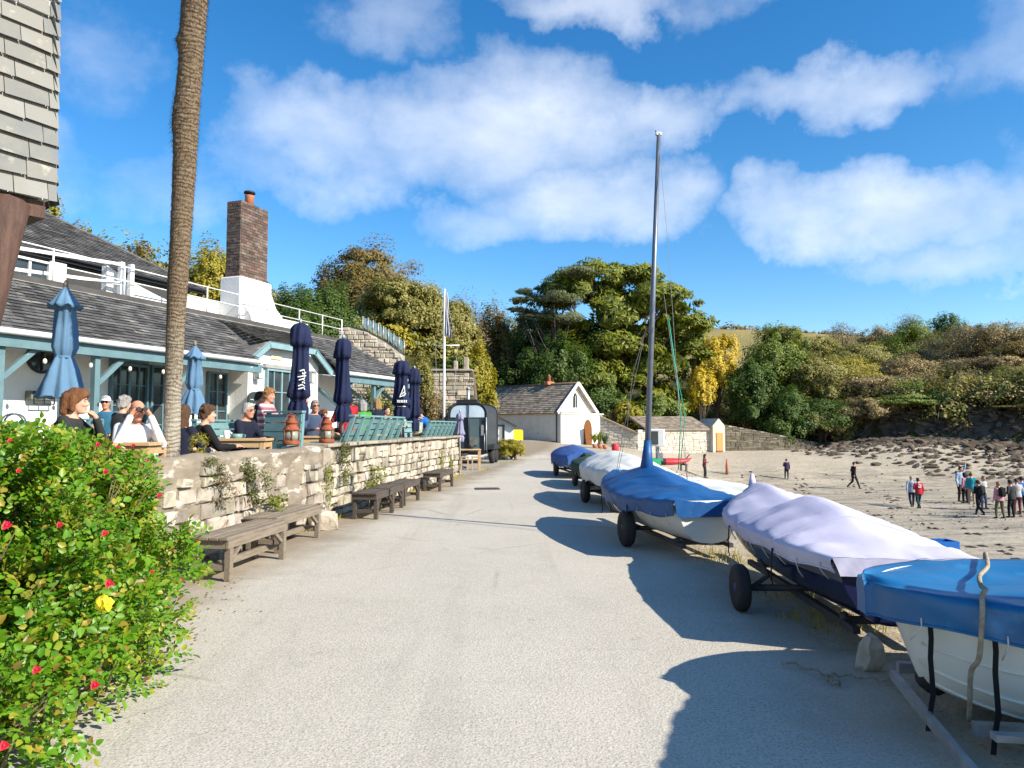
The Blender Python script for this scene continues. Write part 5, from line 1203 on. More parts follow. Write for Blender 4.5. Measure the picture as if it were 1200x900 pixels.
    me.materials.append(leaf_mat('rose_leaf', [(.035, .11, .006), (.07, .20, .009), (.13, .28, .012), (.09, .23, .010), (.20, .33, .016), (.07, .19, .007), (.16, .32, .013), (.10, .23, .009), (.13, .28, .011), (.06, .16, .007), (.24, .30, .02), (.36, .29, .03), (.18, .10, .03)], .3, .42, .45, c3=(.30, .27, .035), s3=2.8, t3=(.56, .68))); me.update(calc_edges=True)
    link_mesh('foliage', me, t)
    mb = MB(); rs = random.Random(3)
    for b in bl:
        for k in range(9):
            s_ = Vector((b[0] + rs.uniform(-.2, .2) - o[0], b[1] + rs.uniform(-.3, .3) - o[1], 0)); d = Vector((rs.gauss(0, 1), rs.gauss(0, 1), abs(rs.gauss(0, 1)) + .2)).normalized()
            e = Vector((b[0] - o[0] + d.x * b[3], b[1] - o[1] + d.y * b[4], b[2] + d.z * b[5])); mb.tube([s_, s_.lerp(e, .5) + Vector((rs.uniform(-.08, .08), rs.uniform(-.08, .08), .08)), e], [.009, .007, .003], 5)
    mb.build('stem', M('rose_stem', (.14, .12, .05), (.10, .07, .04), 5, .8), t)
    blooms = [(115, 521, 4.9, 1), (12, 517, 4.5, 1), (138, 524, 5.1, .8), (156, 522, 5.4, .9), (173, 540, 5.6, .7), (187, 581, 5.3, 1.1), (124, 553, 4.6, 1), (22, 552, 4.0, .8), (8, 616, 3.4, 1.3), (70, 615, 3.7, .9), (123, 625, 3.9, 1.0), (128, 684, 3.5, 1.2), (224, 631, 6.0, .8), (216, 630, 5.9, .7), (231, 634, 6.1, .7), (213, 679, 5.3, .8), (43, 785, 2.75, .9), (111, 803, 2.9, 1.0), (5, 874, 2.4, .9), (178, 670, 4.6, .6)]
    mr = M('rose_red', (.42, .012, .03), (.58, .03, .05), 20, .5, island=.2, transl=.2); ml = M('hip_sepal', (.12, .2, .03), None, rough=.6)
    dg = bpy.context.evaluated_depsgraph_get(); dg.update()
    for px, py, D, s_ in blooms:
        # push each bloom just outside the leaves it grows among
        p = W(px, py, D) - Vector(o); mb = MB(); R_ = .017 * s_; face = Vector((.35, -.75, .4)).normalized(); q_ = face.to_track_quat('Z', 'Y')
        for k in range(9):
            a = 6.283 * k / 9 + .3 * (k % 3); lay = .55 + .45 * ((k % 3) / 2)
            c, s2 = math.cos(a), math.sin(a); e1 = Vector((c, s2, 0)); e2 = Vector((-s2, c, 0))
            mb.add([p + q_ @ v for v in (Vector((0, 0, 0)), e1 * R_ * .7 * lay + e2 * R_ * .5 + Vector((0, 0, R_ * .3)), e1 * R_ * 1.2 * lay + Vector((0, 0, R_ * (.75 - .4 * lay))), e1 * R_ * .7 * lay - e2 * R_ * .5 + Vector((0, 0, R_ * .3)))], [(0, 1, 2, 3)])
        mb.ball(p + face * R_ * .35, R_ * .38, 0, 8, 6); mb.build('red_bloom', mr, t)
    p = W(124, 706, 3.35) - Vector(o); mb = MB(); rs = random.Random(2)
    for k in range(26):
        d = Vector((rs.gauss(0, 1), rs.gauss(0, 1) - .6, rs.gauss(0, 1))).normalized(); c = p + d * .035; s_ = d.cross(Vector((0, 0, 1))).normalized() * .016; u_ = s_.cross(d).normalized() * .024
        mb.add([c - u_, c + s_ + d * .008, c + u_, c - s_ + d * .008], [(0, 1, 2, 3)])
    mb.build('yellow_leaf_cluster', M('yellow_leaf', (.80, .68, .03), (.68, .60, .05), 12, .5, island=.15, transl=.25), t)
    # fallen leaves on the verge
    mb = MB()
    for k in range(150):
        y = rs.uniform(3, 7.6); x = float(ip(y, [(3, -2.5), (5, -2.35), (7, -2.85), (8, -3.1)])) + abs(rs.gauss(0, .22)) - .1; s_ = rs.uniform(.006, .02); a = rs.uniform(0, 6.28); z = gz(x, y) + .006
        c, s2 = math.cos(a) * s_, math.sin(a) * s_
        mb.add([(x - c, y - s2, z), (x + s2 * .5, y - c * .5, z + .006), (x + c, y + s2, z), (x - s2 * .5, y + c * .5, z + .009)], [(0, 1, 2, 3)])
    lf = mb.build('leaf_litter', M('litter', (.20, .10, .035), (.30, .2, .06), 9, .9, island=.4)); tag(lf, kind='stuff')
rose_bush()

dp_ = drop(571, 573); dcv = thing('drain_cover', 'small dark drain cover set in the road level with the middle benches', 'drain cover', (dp_.x, dp_.y, .006), R(7))
mb = MB(); mb.box((0, 0, .004), (.62, .5, .012))
for k in range(6): mb.box((-.22 + k * .088, 0, .013), (.05, .40, .006))
mb.build('cover_plate', M('cast_iron', (.10, .085, .07), (.06, .05, .045), 8, .7, .5, 30), dcv)
# plants rooted in the walls
def wallplant(px, py, D, w, h, n, size, mat, name, label, g=None, **kw):
    p = W(px, py, D); k = w / F * D / 2; kz = h / F * D / 2
    return tree(name, label, 'plant', p, [(0, 0, 0, k, .16, kz), (k * .2, -.05, -kz * .5, k * .6, .12, kz * .5), (-k * .3, -.05, kz * .4, k * .6, .12, kz * .5)], n, size, mat, None, .05, g, **kw)
m_wild = leaf_mat('leaf_wild', [(.06, .09, .02), (.11, .14, .03), (.17, .17, .05), (.20, .15, .07)])
m_dry = leaf_mat('leaf_dry', [(.16, .11, .06), (.22, .15, .08), (.12, .10, .04), (.10, .07, .04)], .1)
m_moss = leaf_mat('leaf_moss', [(.12, .16, .02), (.20, .22, .03), (.26, .25, .04)])
wallplant(292, 572, 9.3, 52, 78, 1500, .05, m_wild, 'wall_weed', 'tall straggly green weed growing up the rubble wall behind the second bench', aspect=.35, spike=.5, out=.4)
wallplant(250, 575, 8.6, 60, 50, 900, .045, m_dry, 'wall_weed', 'dry brownish weed on the rubble wall beside the rose bush', aspect=.3, spike=.5)
wallplant(252, 553, 8.4, 24, 40, 350, .04, m_wild, 'wall_weed', 'thin pale green weed near the top of the rubble wall', aspect=.3, spike=.6)
wallplant(234, 523, 8.6, 26, 36, 300, .06, m_lf_yg, 'grass_tuft', 'yellow green grass tuft on the wall top at the foot of the palm', aspect=.12, spike=1.4)
wallplant(325, 590, 9.7, 34, 22, 320, .045, m_moss, 'wall_weed', 'small yellow green weed above the farther long bench', aspect=.5)
wallplant(405, 547, 12.75, 16, 66, 900, .05, m_wild, 'wall_weed', 'narrow dark tuft hanging down the limestone wall beside the pier', aspect=.3, spike=.4)
wallplant(386, 572, 11.9, 8, 66, 420, .035, m_moss, 'moss_strip', 'green moss strip in the gap beside the stone pier', aspect=.6)
wallplant(442, 560, 14.6, 34, 38, 600, .045, m_moss, 'wall_weed', 'yellow green creeper on the limestone wall above the middle benches', aspect=.5)
wallplant(434, 574, 14.2, 14, 30, 260, .045, m_moss, 'wall_weed', 'small yellow creeper just above the dark benches', aspect=.5)
wallplant(516, 542, 20.9, 9, 38, 420, .055, m_moss, 'moss_patch', 'mossy patch at the far end of the limestone wall, nearer one', aspect=.6)
wallplant(527, 541, 22.2, 9, 42, 420, .055, m_moss, 'moss_patch', 'mossy patch at the far end of the limestone wall, farther one', aspect=.6)
# verge grass along foot of walls and kerbs
mb = MB(); rs = random.Random(12)
for k in range(1500):
    q = rs.random()
    if q < .55: y = rs.uniform(7, 23.3); x = float(wallx(y)) + abs(rs.gauss(0, .07)) + .03
    elif q < .75: y = rs.uniform(24, 40); x = float(ip(y, XL)) + rs.gauss(0, .12)
    else: y = rs.choice((5.7, 6.0, 8.6, 9.0, 13.0, 6.9)) + rs.gauss(0, .12); x = rs.choice((2.7, 3.0, 2.5)) + rs.gauss(0, .16)
    if vnoise(x * 3, y, .8, 2) < .48 and q < .75: continue
    z = gz(x, y); h_ = rs.uniform(.03, .13); a = rs.uniform(0, 6.28); l = rs.uniform(.01, .05)
    mb.add([(x, y, z), (x + .012, y + .004, z), (x + math.cos(a) * l, y + math.sin(a) * l, z + h_)], [(0, 1, 2)])
o = mb.build('verge_grass', m_lf_yg); tag(o, kind='stuff')

# ------------------------------------------------------------------ palm
pb = W(201, 531, 8.7); 
axis = [(201, 560, 8.72), (202, 470, 8.7), (206, 380, 8.66), (211, 290, 8.6), (216, 200, 8.52), (221, 110, 8.42), (227, 20, 8.3), (232, -60, 8.15), (239, -170, 7.95)]
wd_ = [19, 19.5, 21.5, 24, 26.5, 28, 30, 32, 34]
P = [W(*a) for a in axis]; rad = [w / 2 / F * a[2] for w, a in zip(wd_, axis)]
pl = thing('palm_tree', 'tall leaning palm with a ringed hairy brown trunk growing behind the wall', 'palm tree', (P[0].x, P[0].y, TZ - .05))
off = Vector((P[0].x, P[0].y, TZ - .05)); P[0].z = TZ - .05
fine, fr = [], []
nS = 260
for i in range(nS + 1):
    t = i / nS * (len(P) - 1); k = min(int(t), len(P) - 2); f = t - k
    fine.append(P[k].lerp(P[k + 1], f) - off); fr.append(lerp(rad[k], rad[k + 1], f))
rs = random.Random(77); nn = 24; rows = []; ph_s = 0
for i, (p, r0) in enumerate(zip(fine, fr)):
    hh = i / nS; saw = ph_s * .014; ph_s = ph_s + rs.uniform(.15, .5) if ph_s < 1 else 0; rag = .015 + .06 * float(sm((hh - .18) / .3)); row = []
    bulge = .30 * math.exp(-((p.z + off.z - 5.35) / .30) ** 2) + .26 * math.exp(-((p.z + off.z - 6.25) / .09) ** 2) + .1 * math.exp(-((p.z + off.z - 3.3) / .25) ** 2)
    for k in range(nn):
        a = 6.283 * k / nn; side = max(0, math.cos(a - math.pi * .98)) ** 2
        q = r0 * (1 - .06 + saw + rag * (rs.random() - .35) + bulge * side); row.append((p.x + q * math.cos(a), p.y + q * math.sin(a), p.z))
    rows.append(row)
mb = MB(); mb.grid(rows, closeu=True, smooth=False)
m_palm, N_, L_, b_ = nodes_mat('palm_bark'); nb = NB(m_palm)
X, Y_, Z_ = nb.sep()
low = nb.mix(nb.rng(nb.noise(9, 7, .7, vec=nb.mp((1, 1, 6))), .38, .62), (.40, .36, .29), (.26, .225, .175))
high = nb.mix(nb.rng(nb.noise(12, 8, .7, vec=nb.mp((1.5, 1.5, 5))), .36, .64), (.235, .175, .115), (.125, .09, .06))
bs = nb.mix(nb.rng(nb.math('ADD', Z_, nb.math('MULTIPLY', nb.noise(2, 4), 1.2)), 1.6, 3.2), low, high)
L_.new(bs, b_.inputs['Base Color']); b_.inputs['Roughness'].default_value = .95; b_.inputs['Specular IOR Level'].default_value = .1
wv_ = N_.new('ShaderNodeTexWave'); wv_.wave_type = 'BANDS'; wv_.bands_direction = 'Z'; wv_.inputs['Scale'].default_value = 6; wv_.inputs['Distortion'].default_value = 9; wv_.inputs['Detail'].default_value = 4; L_.new(nb.tc, wv_.inputs[0])
L_.new(nb.bump(nb.math('ADD', nb.math('MULTIPLY', wv_.outputs['Fac'], .45), nb.noise(34, 7, .7, vec=nb.mp((1, 1, .3)))), .8, .03), b_.inputs['Normal'])
mb.build('trunk', m_palm, pl)
# loose fibre and leaf-base stubs on the upper trunk
V = []
for i in range(7000):
    h_ = rng.random(); i0 = int((.12 + .88 * h_ ** .7) * nS); p = fine[i0]; r0 = fr[i0]; a = rng.random() * 6.283
    z_ = p.z + off.z; bulge = .30 * math.exp(-((z_ - 5.35) / .30) ** 2) + .26 * math.exp(-((z_ - 6.25) / .09) ** 2)
    q = r0 * (.97 + bulge * max(0, math.cos(a - math.pi * .98)) ** 2); n_ = np.array([math.cos(a), math.sin(a), 0]); t_ = np.array([-math.sin(a), math.cos(a), 0])
    c = np.array(p) + n_ * q; ln = .015 + .04 * rng.random() ** 2 + (.03 if bulge > .1 and math.cos(a - 3.08) > .5 else 0); d = n_ * ln * .8 + np.array([0, 0, -ln * (.3 + rng.random())]) + t_ * (rng.random() - .5) * ln
    V += [c - t_ * .003, c + t_ * .003, c + d]
V = np.array(V); o = link_mesh('trunk_fibre', mesh_np('trunk_fibre', V, np.arange(len(V)).reshape(-1, 3), M('palm_fibre', (.10, .065, .035), (.05, .033, .02), 8, .95)), pl)
mb = MB(); top = P[-1] - off; rs = random.Random(4)
for k in range(16):
    a = 6.283 * k / 16 + rs.uniform(-.2, .2); el_ = rs.uniform(-.2, 1.0); d = Vector((math.cos(a) * math.cos(el_), math.sin(a) * math.cos(el_), math.sin(el_))); s_ = top + Vector((0, 0, .1)); e = s_ + d * .8 + Vector((0, 0, -.1))
    mb.tube([s_, s_.lerp(e, .5) + Vector((0, 0, .06)), e], [.02, .016, .012], 5)
    u_ = d.cross(Vector((0, 0, 1))).normalized(); w_ = u_.cross(d)
    for j in range(18):
        b = -1.35 + 2.7 * j / 17; dd = (d * math.cos(b) + u_ * math.sin(b)); tip = e + dd * .62 + Vector((0, 0, -.18)); m2 = e + dd * .35; sd = dd.cross(w_).normalized() * .018
        mb.add([e, m2 + sd, tip, m2 - sd], [(0, 1, 2, 3)])
mb.build('fan_leaf', m_lf_mid, pl)

# ------------------------------------------------------------------ benches along the walls
def bench(name, label, y0, y1, w, mat, inset, group):
    """front legs run from y0 to y1 along the wall"""
    a = Vector((float(wallx(y0)) + inset, y0, 0)); b = Vector((float(wallx(y1)) + inset, y1, 0)); d = b - a; L_ = d.length
    t = thing(name, label, 'bench', a, math.atan2(d.y, d.x), group)        # local x away from camera, y = 0 road side, +y wall side
    mb = MB(); n = 4; pw = w / n
    for i in range(n): mb.bbox((L_ / 2, pw * (i + .5), .445), (L_ + .12, pw - .008, .035), .006)
    mb.build('seat', mat, t)
    mb = MB(); mb.box((L_ / 2, .025, .385), (L_ + .06, .03, .085)); mb.box((L_ / 2, w - .025, .385), (L_ + .06, .03, .085)); mb.box((-.012, w / 2, .385), (.03, w - .085, .085)); mb.box((L_ + .012, w / 2, .385), (.03, w - .085, .085)); mb.build('apron', mat, t)
    for x in (.04, L_ - .04):
        for y in (.04, w - .04): mb = MB(); mb.bbox((x, y, .213), (.068, .068, .426), .005); mb.build('leg', mat, t)
        mb = MB(); mb.box((x, w / 2, .14), (.045, w - .16, .06)); mb.build('stretcher', mat, t)
    mb = MB(); mb.box((L_ / 2, w / 2, .145), (L_ - .13, .05, .07)); mb.build('stretcher', mat, t)
    mb = MB(); mb.beam((.08, .04, .22), (.26, .04, .34), .04, .04); mb.build('brace', mat, t); mb = MB(); mb.beam((L_ - .08, .04, .22), (L_ - .26, .04, .34), .04, .04); mb.build('brace', mat, t)
    return t
gB_ = 'wooden benches along the terrace wall'
bench('wooden_bench', 'weathered wooden bench nearest the rose bush, against the rubble wall', 7.42, 8.74, .44, m_wood, .82, gB_)
bench('wooden_bench', 'weathered wooden bench beside the stone pier, against the rubble wall', 9.06, 10.4, .46, m_wood, .58, gB_)
bench('dark_bench', 'dark wooden bench first along the limestone wall after the pier', 12.35, 13.35, .46, m_woodd, .78, gB_)
bench('dark_bench', 'dark wooden bench second along the limestone wall, middle of three close together', 13.5, 14.2, .44, m_woodd, .72, gB_)
bench('dark_bench', 'dark wooden bench third along the limestone wall, last of three close together', 14.45, 15.6, .42, m_woodd, .68, gB_)
bench('dark_bench', 'dark wooden bench standing alone near the far end of the limestone wall', 17.7, 19.2, .46, m_woodd, .66, gB_)
# loose boulder and hose reel at the pier foot
mb = MB(); rsk = random.Random(16); rock(mb, (0, 0, .12), (.5, .4, .36), (0, 0, .4), 2); p_ = Vector((-2.98, 11.2, 0)); t = mb.build('boulder', M('whitewashed_stone', (.6, .56, .48)), None, p_); tag(t, 'pale rounded stone at the foot of the stone pier beside a bench end', 'stone')

# ------------------------------------------------------------------ terrace furniture
def slat_bench(label, px0, px1, D0, D1, inset, hz=1.12, tilt=.22, zb=.0, group='teal terrace benches', turn=None, seat=True, nsl=5):
    A = Vector((0, D0, TZ)); A.x = px0; B = Vector((px1, D1, TZ)); d = B - A; L_ = d.length
    t = thing('terrace_bench', label, 'bench', A, math.atan2(d.y, d.x), group)        # local -y side is the back seen from the road
    mb = MB(); n = nsl
    for i in range(n):
        z = .36 + (hz - .36) * (i + .5) / n; h_ = (hz - .36) / n - .02; y = .02 - tilt * (z - .36)
        mb.hexa([(0, y, z - h_ / 2), (L_, y, z - h_ / 2), (L_, y + .022, z - h_ / 2), (0, y + .022, z - h_ / 2), (0, y - tilt * h_, z + h_ / 2), (L_, y - tilt * h_, z + h_ / 2), (L_, y + .022 - tilt * h_, z + h_ / 2), (0, y + .022 - tilt * h_, z + h_ / 2)])
    mb.build('backrest', m_tealb, t)
    mb = MB(); ns = max(2, int(L_ / .55) + 1)
    for i in range(ns):
        x = .03 + (L_ - .06) * i / (ns - 1); mb.beam((x, .0, .0), (x, -.03 - tilt * (hz - .36), hz + .03), .06, .06)
    mb.build('back_frame', m_tealb, t)
    mb = MB(); mb.box((L_ / 2, -tilt * (hz - .36) + .0, hz + .03), (L_ + .04, .11, .035)); mb.build('top_rail', m_tealb, t)
    if seat:
        mb = MB()
        for i in range(4): mb.box((L_ / 2, .08 + i * .11, .42), (L_, .1, .03))
        mb.build('seat', m_tealb, t)
        for x in (.05, L_ - .05):
            mb = MB(); mb.box((x, .44, .2), (.06, .06, .4)); mb.build('leg', m_tealb, t)
            mb = MB(); mb.beam((x, -.1, .62), (x, .46, .6), .07, .04); mb.beam((x, .44, .4), (x, .44, .6), .05, .05); mb.build('armrest', m_tealb, t)
    return t
def wi(y, inset): return float(wallx(y)) - inset
slat_bench('teal slatted bench seen from behind, end on, left of the rusty lanterns', W(352, 500, 11.8).x, W(309, 500, 12.1).x, 11.8, 12.1, 0, hz=1.12, tilt=.08)
slat_bench('long teal slatted bench leaning back over the wall, right of the rusty lanterns', wi(13.3, .36), wi(16.6, .34), 13.3, 16.6, 0, hz=1.08, tilt=.5, nsl=6)
slat_bench('teal slatted bench end panel between the two long backs on the wall', W(483, 500, 18.9).x, W(474, 500, 18.7).x, 18.9, 18.7, 0, hz=1.0, tilt=.1, seat=False)
slat_bench('teal slatted bench back at the far end of the limestone wall', wi(19.3, .36), wi(22.6, .34), 19.3, 22.6, 0, hz=1.02, tilt=.5, nsl=6)
slat_bench('teal bench against which the man in the white cap sits, by the cafe wall', W(96, 500, 12.6).x, W(142, 500, 14.6).x, 12.6, 14.6, 0, hz=1.0, tilt=.1)
slat_bench('teal bench back behind the people at the long table by the palm', W(305, 490, 14.0).x, W(232, 490, 12.0).x, 14.0, 12.0, 0, hz=.98, tilt=.1, seat=False)
def plank_table(label, c, L_, w, rz, h=.72):
    t = thing('terrace_table', label, 'table', (c[0], c[1], TZ), rz, 'pale wooden terrace tables')
    mb = MB(); n = 4
    for i in range(n): mb.bbox((0, -w / 2 + w / n * (i + .5), h - .02), (L_, w / n - .006, .04), .005)
    mb.build('tabletop', m_pine, t)
    mb = MB()
    for s_ in (-1, 1): mb.box((0, s_ * (w / 2 - .05), h - .09), (L_ - .1, .03, .09)); mb.box((s_ * (L_ / 2 - .05), 0, h - .09), (.03, w - .16, .09))
    mb.build('apron', m_pine, t)
    for x in (-L_ / 2 + .07, L_ / 2 - .07):
        for y in (-w / 2 + .07, w / 2 - .07): mb = MB(); mb.bbox((x, y, (h - .05) / 2), (.08, .08, h - .05), .006); mb.build('leg', m_pine, t)
    return t
WT = R(83)
t1c = W(150, 513, 8.0); plank_table('pale wooden table in front of the man in white, left of the palm', (W(150, 513, 8.35).x, 8.35), .75, .62, R(4))
t2c = W(287, 515, 10.0); plank_table('pale wooden table with a mug between the couple in dark jackets', (W(287, 515, 11.05).x, 11.05), .78, .6, R(6))
t3c = W(380, 500, 14.2); plank_table('pale wooden table in front of the man in sunglasses behind the lanterns', (t3c.x - .1, 13.9), 1.1, .62, R(10))
t4c = W(500, 500, 19.5); plank_table('pale wooden table in front of the man in the bright blue hoodie', (W(492, 500, 20.9).x - .1, 20.9), .8, .6, R(80))
plank_table('pale wooden table beside the woman in the charcoal top at the far left', (W(112, 510, 7.75).x - .02, 7.75), .35, .6, R(4))
def mug(label, px, D, z, r, h, mat):
    p = W(px, 500, D); t = thing('mug', label, 'cup', (p.x, D, z)); mb = MB(); mb.lathe([(r * .8, 0), (r, h * .3), (r, h), (r * .9, h), (r * .88, h * .2), (.0, h * .15)], 14, caps=False); mb.build('cup', mat, t)
    mb = MB(); mb.tube([(r * .95, 0, h * .8), (r * 1.5, 0, h * .75), (r * 1.5, 0, h * .35), (r * .95, 0, h * .25)], .008, 6); mb.build('handle', mat, t)
mw_ = M('white_china', (.78, .78, .76), None, rough=.25); mgc = M('teal_china', (.18, .30, .28), None, rough=.3)
mug('white mug on the table between the couple in dark jackets', 266, 11.05, TZ + .72, .05, .12, mw_)
mug('grey green bowl on the table beside the white mug', 278, 10.9, TZ + .72, .085, .07, mgc)
mug('white cup on the table of the man in sunglasses', 383, 13.8, TZ + .72, .05, .1, mw_)
p = W(490, 500, 20.6); tin = thing('planter_tin', 'grey green metal tin of cutlery and plants on the wall end table', 'tin', (p.x, 20.6, TZ + .72))
mb = MB(); mb.lathe([(.12, 0), (.14, .3), (.125, .3), (.11, .05)], 14, caps=False); mb.build('tin', M('tin_green', (.25, .30, .24), (.32, .36, .3), 6, .5), tin)
mb = MB(); rs = random.Random(6)
for k in range(40): a, b = rs.uniform(0, 6.28), rs.uniform(0, .13); mb.ball((math.cos(a) * b, math.sin(a) * b, .3 + rs.uniform(0, .16)), (.03, .03, .02), 0, 6, 4)
mb.build('dried_flowers', M('dried_pale', (.50, .42, .36), (.3, .22, .18), 12, .9, island=.3), tin)
# rusty ship lanterns on the wall
def ship_lantern(label, px, y):
    x = wi(y, .27); t = thing('ship_lantern', label, 'lantern', (x, y, 1.31), random.Random(px).uniform(0, 1), 'rusty ship lanterns on the wall')
    mru = M('rusty_red', (.33, .085, .035), (.20, .055, .03), 9, .8, .4, 30, c3=(.42, .2, .09), s3=14, t3=(.6, .7))
    mb = MB(); mb.lathe([(.125, 0), (.135, .02), (.13, .07), (.115, .075)], 18); mb.build('lantern_base', mru, t)
    mb = MB(); mb.lathe([(.115, .225), (.13, .23), (.13, .25), (.09, .30), (.085, .34), (.10, .345), (.10, .36), (.05, .41), (.05, .45), (.06, .455), (.02, .47)], 18); mb.build('lantern_hood', mru, t)
    mb = MB(); mb.lathe([(.105, .07), (.118, .15), (.105, .23)], 18); mb.build('lens', M('old_lens_glass', (.20, .26, .20), (.30, .30, .22), 10, .2, spec=.7), t)
    mb = MB()
    for k in range(6): a = 6.283 * k / 6; mb.tube([(.125 * math.cos(a), .125 * math.sin(a), .06), (.128 * math.cos(a), .128 * math.sin(a), .24)], .008, 5)
    mb.build('cage', mru, t)
    mb = MB(); mb.tube([(.13 * math.cos(a), 0, .3 + .2 * math.sin(a)) for a in np.linspace(0, math.pi, 10)], .006, 5); mb.build('carry_handle', mru, t)
ship_lantern('rusty red ship lantern on the wall corner, the nearer of the two', 350, 11.3)
ship_lantern('rusty red ship lantern on the coping, the farther of the two', 390, 12.75)
# bag
plank_table('pale wooden table under the blue tote bag at the far left', (W(16, 510, 7.2).x, 7.2), .7, .6, R(4))
bgp = W(16, 492, 7.2); bt2 = thing('tote_bag', 'blue patterned tote bag standing on a table at the far left', 'bag', (bgp.x, 7.2, TZ + .721), R(10))
mb = MB(); P = []
for i in range(9):
    t = i / 8; w = .20 + .04 * t; d = .07 * (1 - t) + .02; P.append([(w * math.copysign(abs(math.cos(a)) ** .4, math.cos(a)), d * math.copysign(abs(math.sin(a)) ** .6, math.sin(a)), .24 * t + .015 * math.cos(a * 2) * t) for a in np.linspace(0, 6.283, 24, endpoint=False)])
mb.grid(P, closeu=True); mb.add(P[0], [tuple(range(24))]); mb.build('bag_body', M('bag_blue', (.07, .17, .25), (.14, .28, .36), 14, .8, .3, c3=(.04, .08, .14), s3=22, t3=(.55, .6)), bt2)
for y in (-.03, .03):
    mb = MB(); mb.tube([(.1 * math.cos(a), y, .22 + .09 * math.sin(a)) for a in np.linspace(0, math.pi, 9)], .009, 6); mb.build('handle', M('strap_blue', (.08, .12, .16), None, rough=.8), bt2)
# chalkboard against the bay
cbx, cbz = CL(299, 466, by - .2); pc = O_ + U_ * cbx + V_ * (by - .2)
ck = thing('chalkboard', 'small rounded chalkboard with white writing by the bay door', 'sign', (pc.x, pc.y, TZ), UA)
mb = MB(); bw, bz0, bz1 = .24, 1.05, 1.62
mb.prism([(-bw, bz0), (bw, bz0)] + [(bw * math.cos(a), bz1 + .16 * math.sin(a)) for a in np.linspace(0, math.pi, 10)], 'y', 0, .04); mb.build('board', M('slate_board', (.03, .045, .045), None, rough=.7), ck)
mb = MB(); rs = random.Random(3)
for r0 in range(4):
    x = -.17
    while x < .15: w = rs.uniform(.02, .06); mb.box((x + w / 2, -.004, 1.58 - r0 * .12 + rs.uniform(-.006, .006)), (w, .004, .02)); x += w + .02
mb.build('chalk_writing', m_whitep, ck)
mb = MB(); mb.beam((-.2, .02, 0), (-.2, .02, 1.06), .04, .04); mb.beam((.2, .02, 0), (.2, .02, 1.06), .04, .04); mb.build('leg', m_teal, ck)

# ------------------------------------------------------------------ closed parasols
def parasol(label, px, py_top, D, mat, kind, zbot, group, marks=False, rz=0, seed=1, wid=1.0):
    p = W(px, 500, D); ht = W(px, py_top, D).z - TZ
    t = thing('closed_parasol', label, 'parasol', (p.x, D, TZ), rz, group); rs = random.Random(seed); ph = [rs.uniform(0, 6.28) for _ in range(8)]
    zb = zbot - TZ; n = 36; rows = []
    if kind == 'skirt': prof = [(0, .02), (.04, .05), (.10, .10), (.16, .155), (.185, .175), (.19, .12), (.21, .105), (.40, .125), (.55, .135), (.62, .10), (.635, .085), (.65, .10), (.75, .15), (.88, .20), (1, .245)]
    else: prof = [(0, .07), (.015, .12), (.05, .165), (.12, .178), (.19, .185), (.235, .19), (.24, .14), (.3, .135), (.45, .15), (.6, .165), (.70, .20), (.76, .21), (.78, .15), (.80, .12), (.82, .15), (.88, .18), (1, .165)]
    for s_, r0 in prof:
        row = []; dp = (.14 if s_ < .2 else .26) * (1 if r0 > .04 else .2)
        for k in range(n):
            a = 6.283 * k / n; f = abs(math.sin(a * 4 + ph[0] + s_ * 1.3)) ; f2 = math.sin(a * 3 + ph[1] + s_ * 5) * .12
            r_2 = r0 * wid * (1 - dp * 1.5 * (1 - f) + f2 * (s_ > .15)); zz = ht - (ht - zb) * s_ + (.05 * math.sin(a * 8 + ph[2]) if s_ > .95 or .17 < s_ < .2 else 0) * .5
            row.append((r_2 * math.cos(a), r_2 * math.sin(a), zz))
        rows.append(row)
    mb = MB(); mb.grid(rows, closeu=True); mb.add(rows[0], [tuple(range(n))]); mb.add(rows[-1], [tuple(range(n))[::-1]]); mb.build('canopy', mat, t)
    mb = MB(); mb.tube([(0, 0, 0), (0, 0, ht)], .025, 8); mb.lathe([(.03, ht - .01), (.03, ht + .06), (.012, ht + .09)], 8); mb.build('pole', m_wood if kind == 'skirt' else m_galv, t)
    mb = MB(); mb.lathe([(.26, 0), (.26, .06), (.05, .1), (.05, .3)], 16); mb.build('base', m_black, t)
    mb = MB(); i = 10 if kind == 'skirt' else 13; zz = ht - (ht - zb) * prof[i][0]; mb.lathe([(prof[i][1] * wid * 1.02, zz - .015), (prof[i][1] * wid * 1.02, zz + .015)], 16, caps=False); mb.build('tie_strap', mat, t)
    if marks:
        th0 = math.atan2(-D, -p.x) - rz + .12; mb = MB()
        def rr(z):
            s_ = (ht - z) / (ht - zb); return float(np.interp(s_, [q[0] for q in prof], [q[1] for q in prof])) * wid * 1.06 + .008
        def patch(u0, z0, u1, z1, w):     # a stroke on the cloth
            pts = []
            for k in range(5):
                f = k / 4; u, z = lerp(u0, u1, f), lerp(z0, z1, f); r_2 = rr(z); a = th0 + u / r_2; pts.append((r_2 * math.cos(a), r_2 * math.sin(a), z))
            mb.tube(pts, w, 4, smooth=False)
        zc = zb + (ht - zb) * .44
        if marks == 1:
            for a in ((-.07, zc - .12, .05, zc + .18), (.05, zc + .18, .07, zc - .06), (.07, zc - .06, -.07, zc - .12), (-.02, zc - .05, .05, zc + .02), (.02, zc - .1, .09, zc - .02)): patch(*a, .012)
            x = -.14
            for w in (.03, .012, .03, .012, .03, .03): patch(x, zc - .26, x + w, zc - .2, .010); patch(x + w, zc - .26, x, zc - .2, .008); x += w + .022
            patch(-.12, zc - .36, .1, zc - .36, .012)
        else:
            for k in range(7): z = zc + .1 - k * .055; patch(-.02 + .05 * math.sin(k * 2), z, .06 + .04 * math.sin(k), z + .03, .011); patch(.05 - .03 * (k % 2), z + .03, .07, z - .01, .008)
        mb.build('printed_mark', m_whitep, t)
    return t
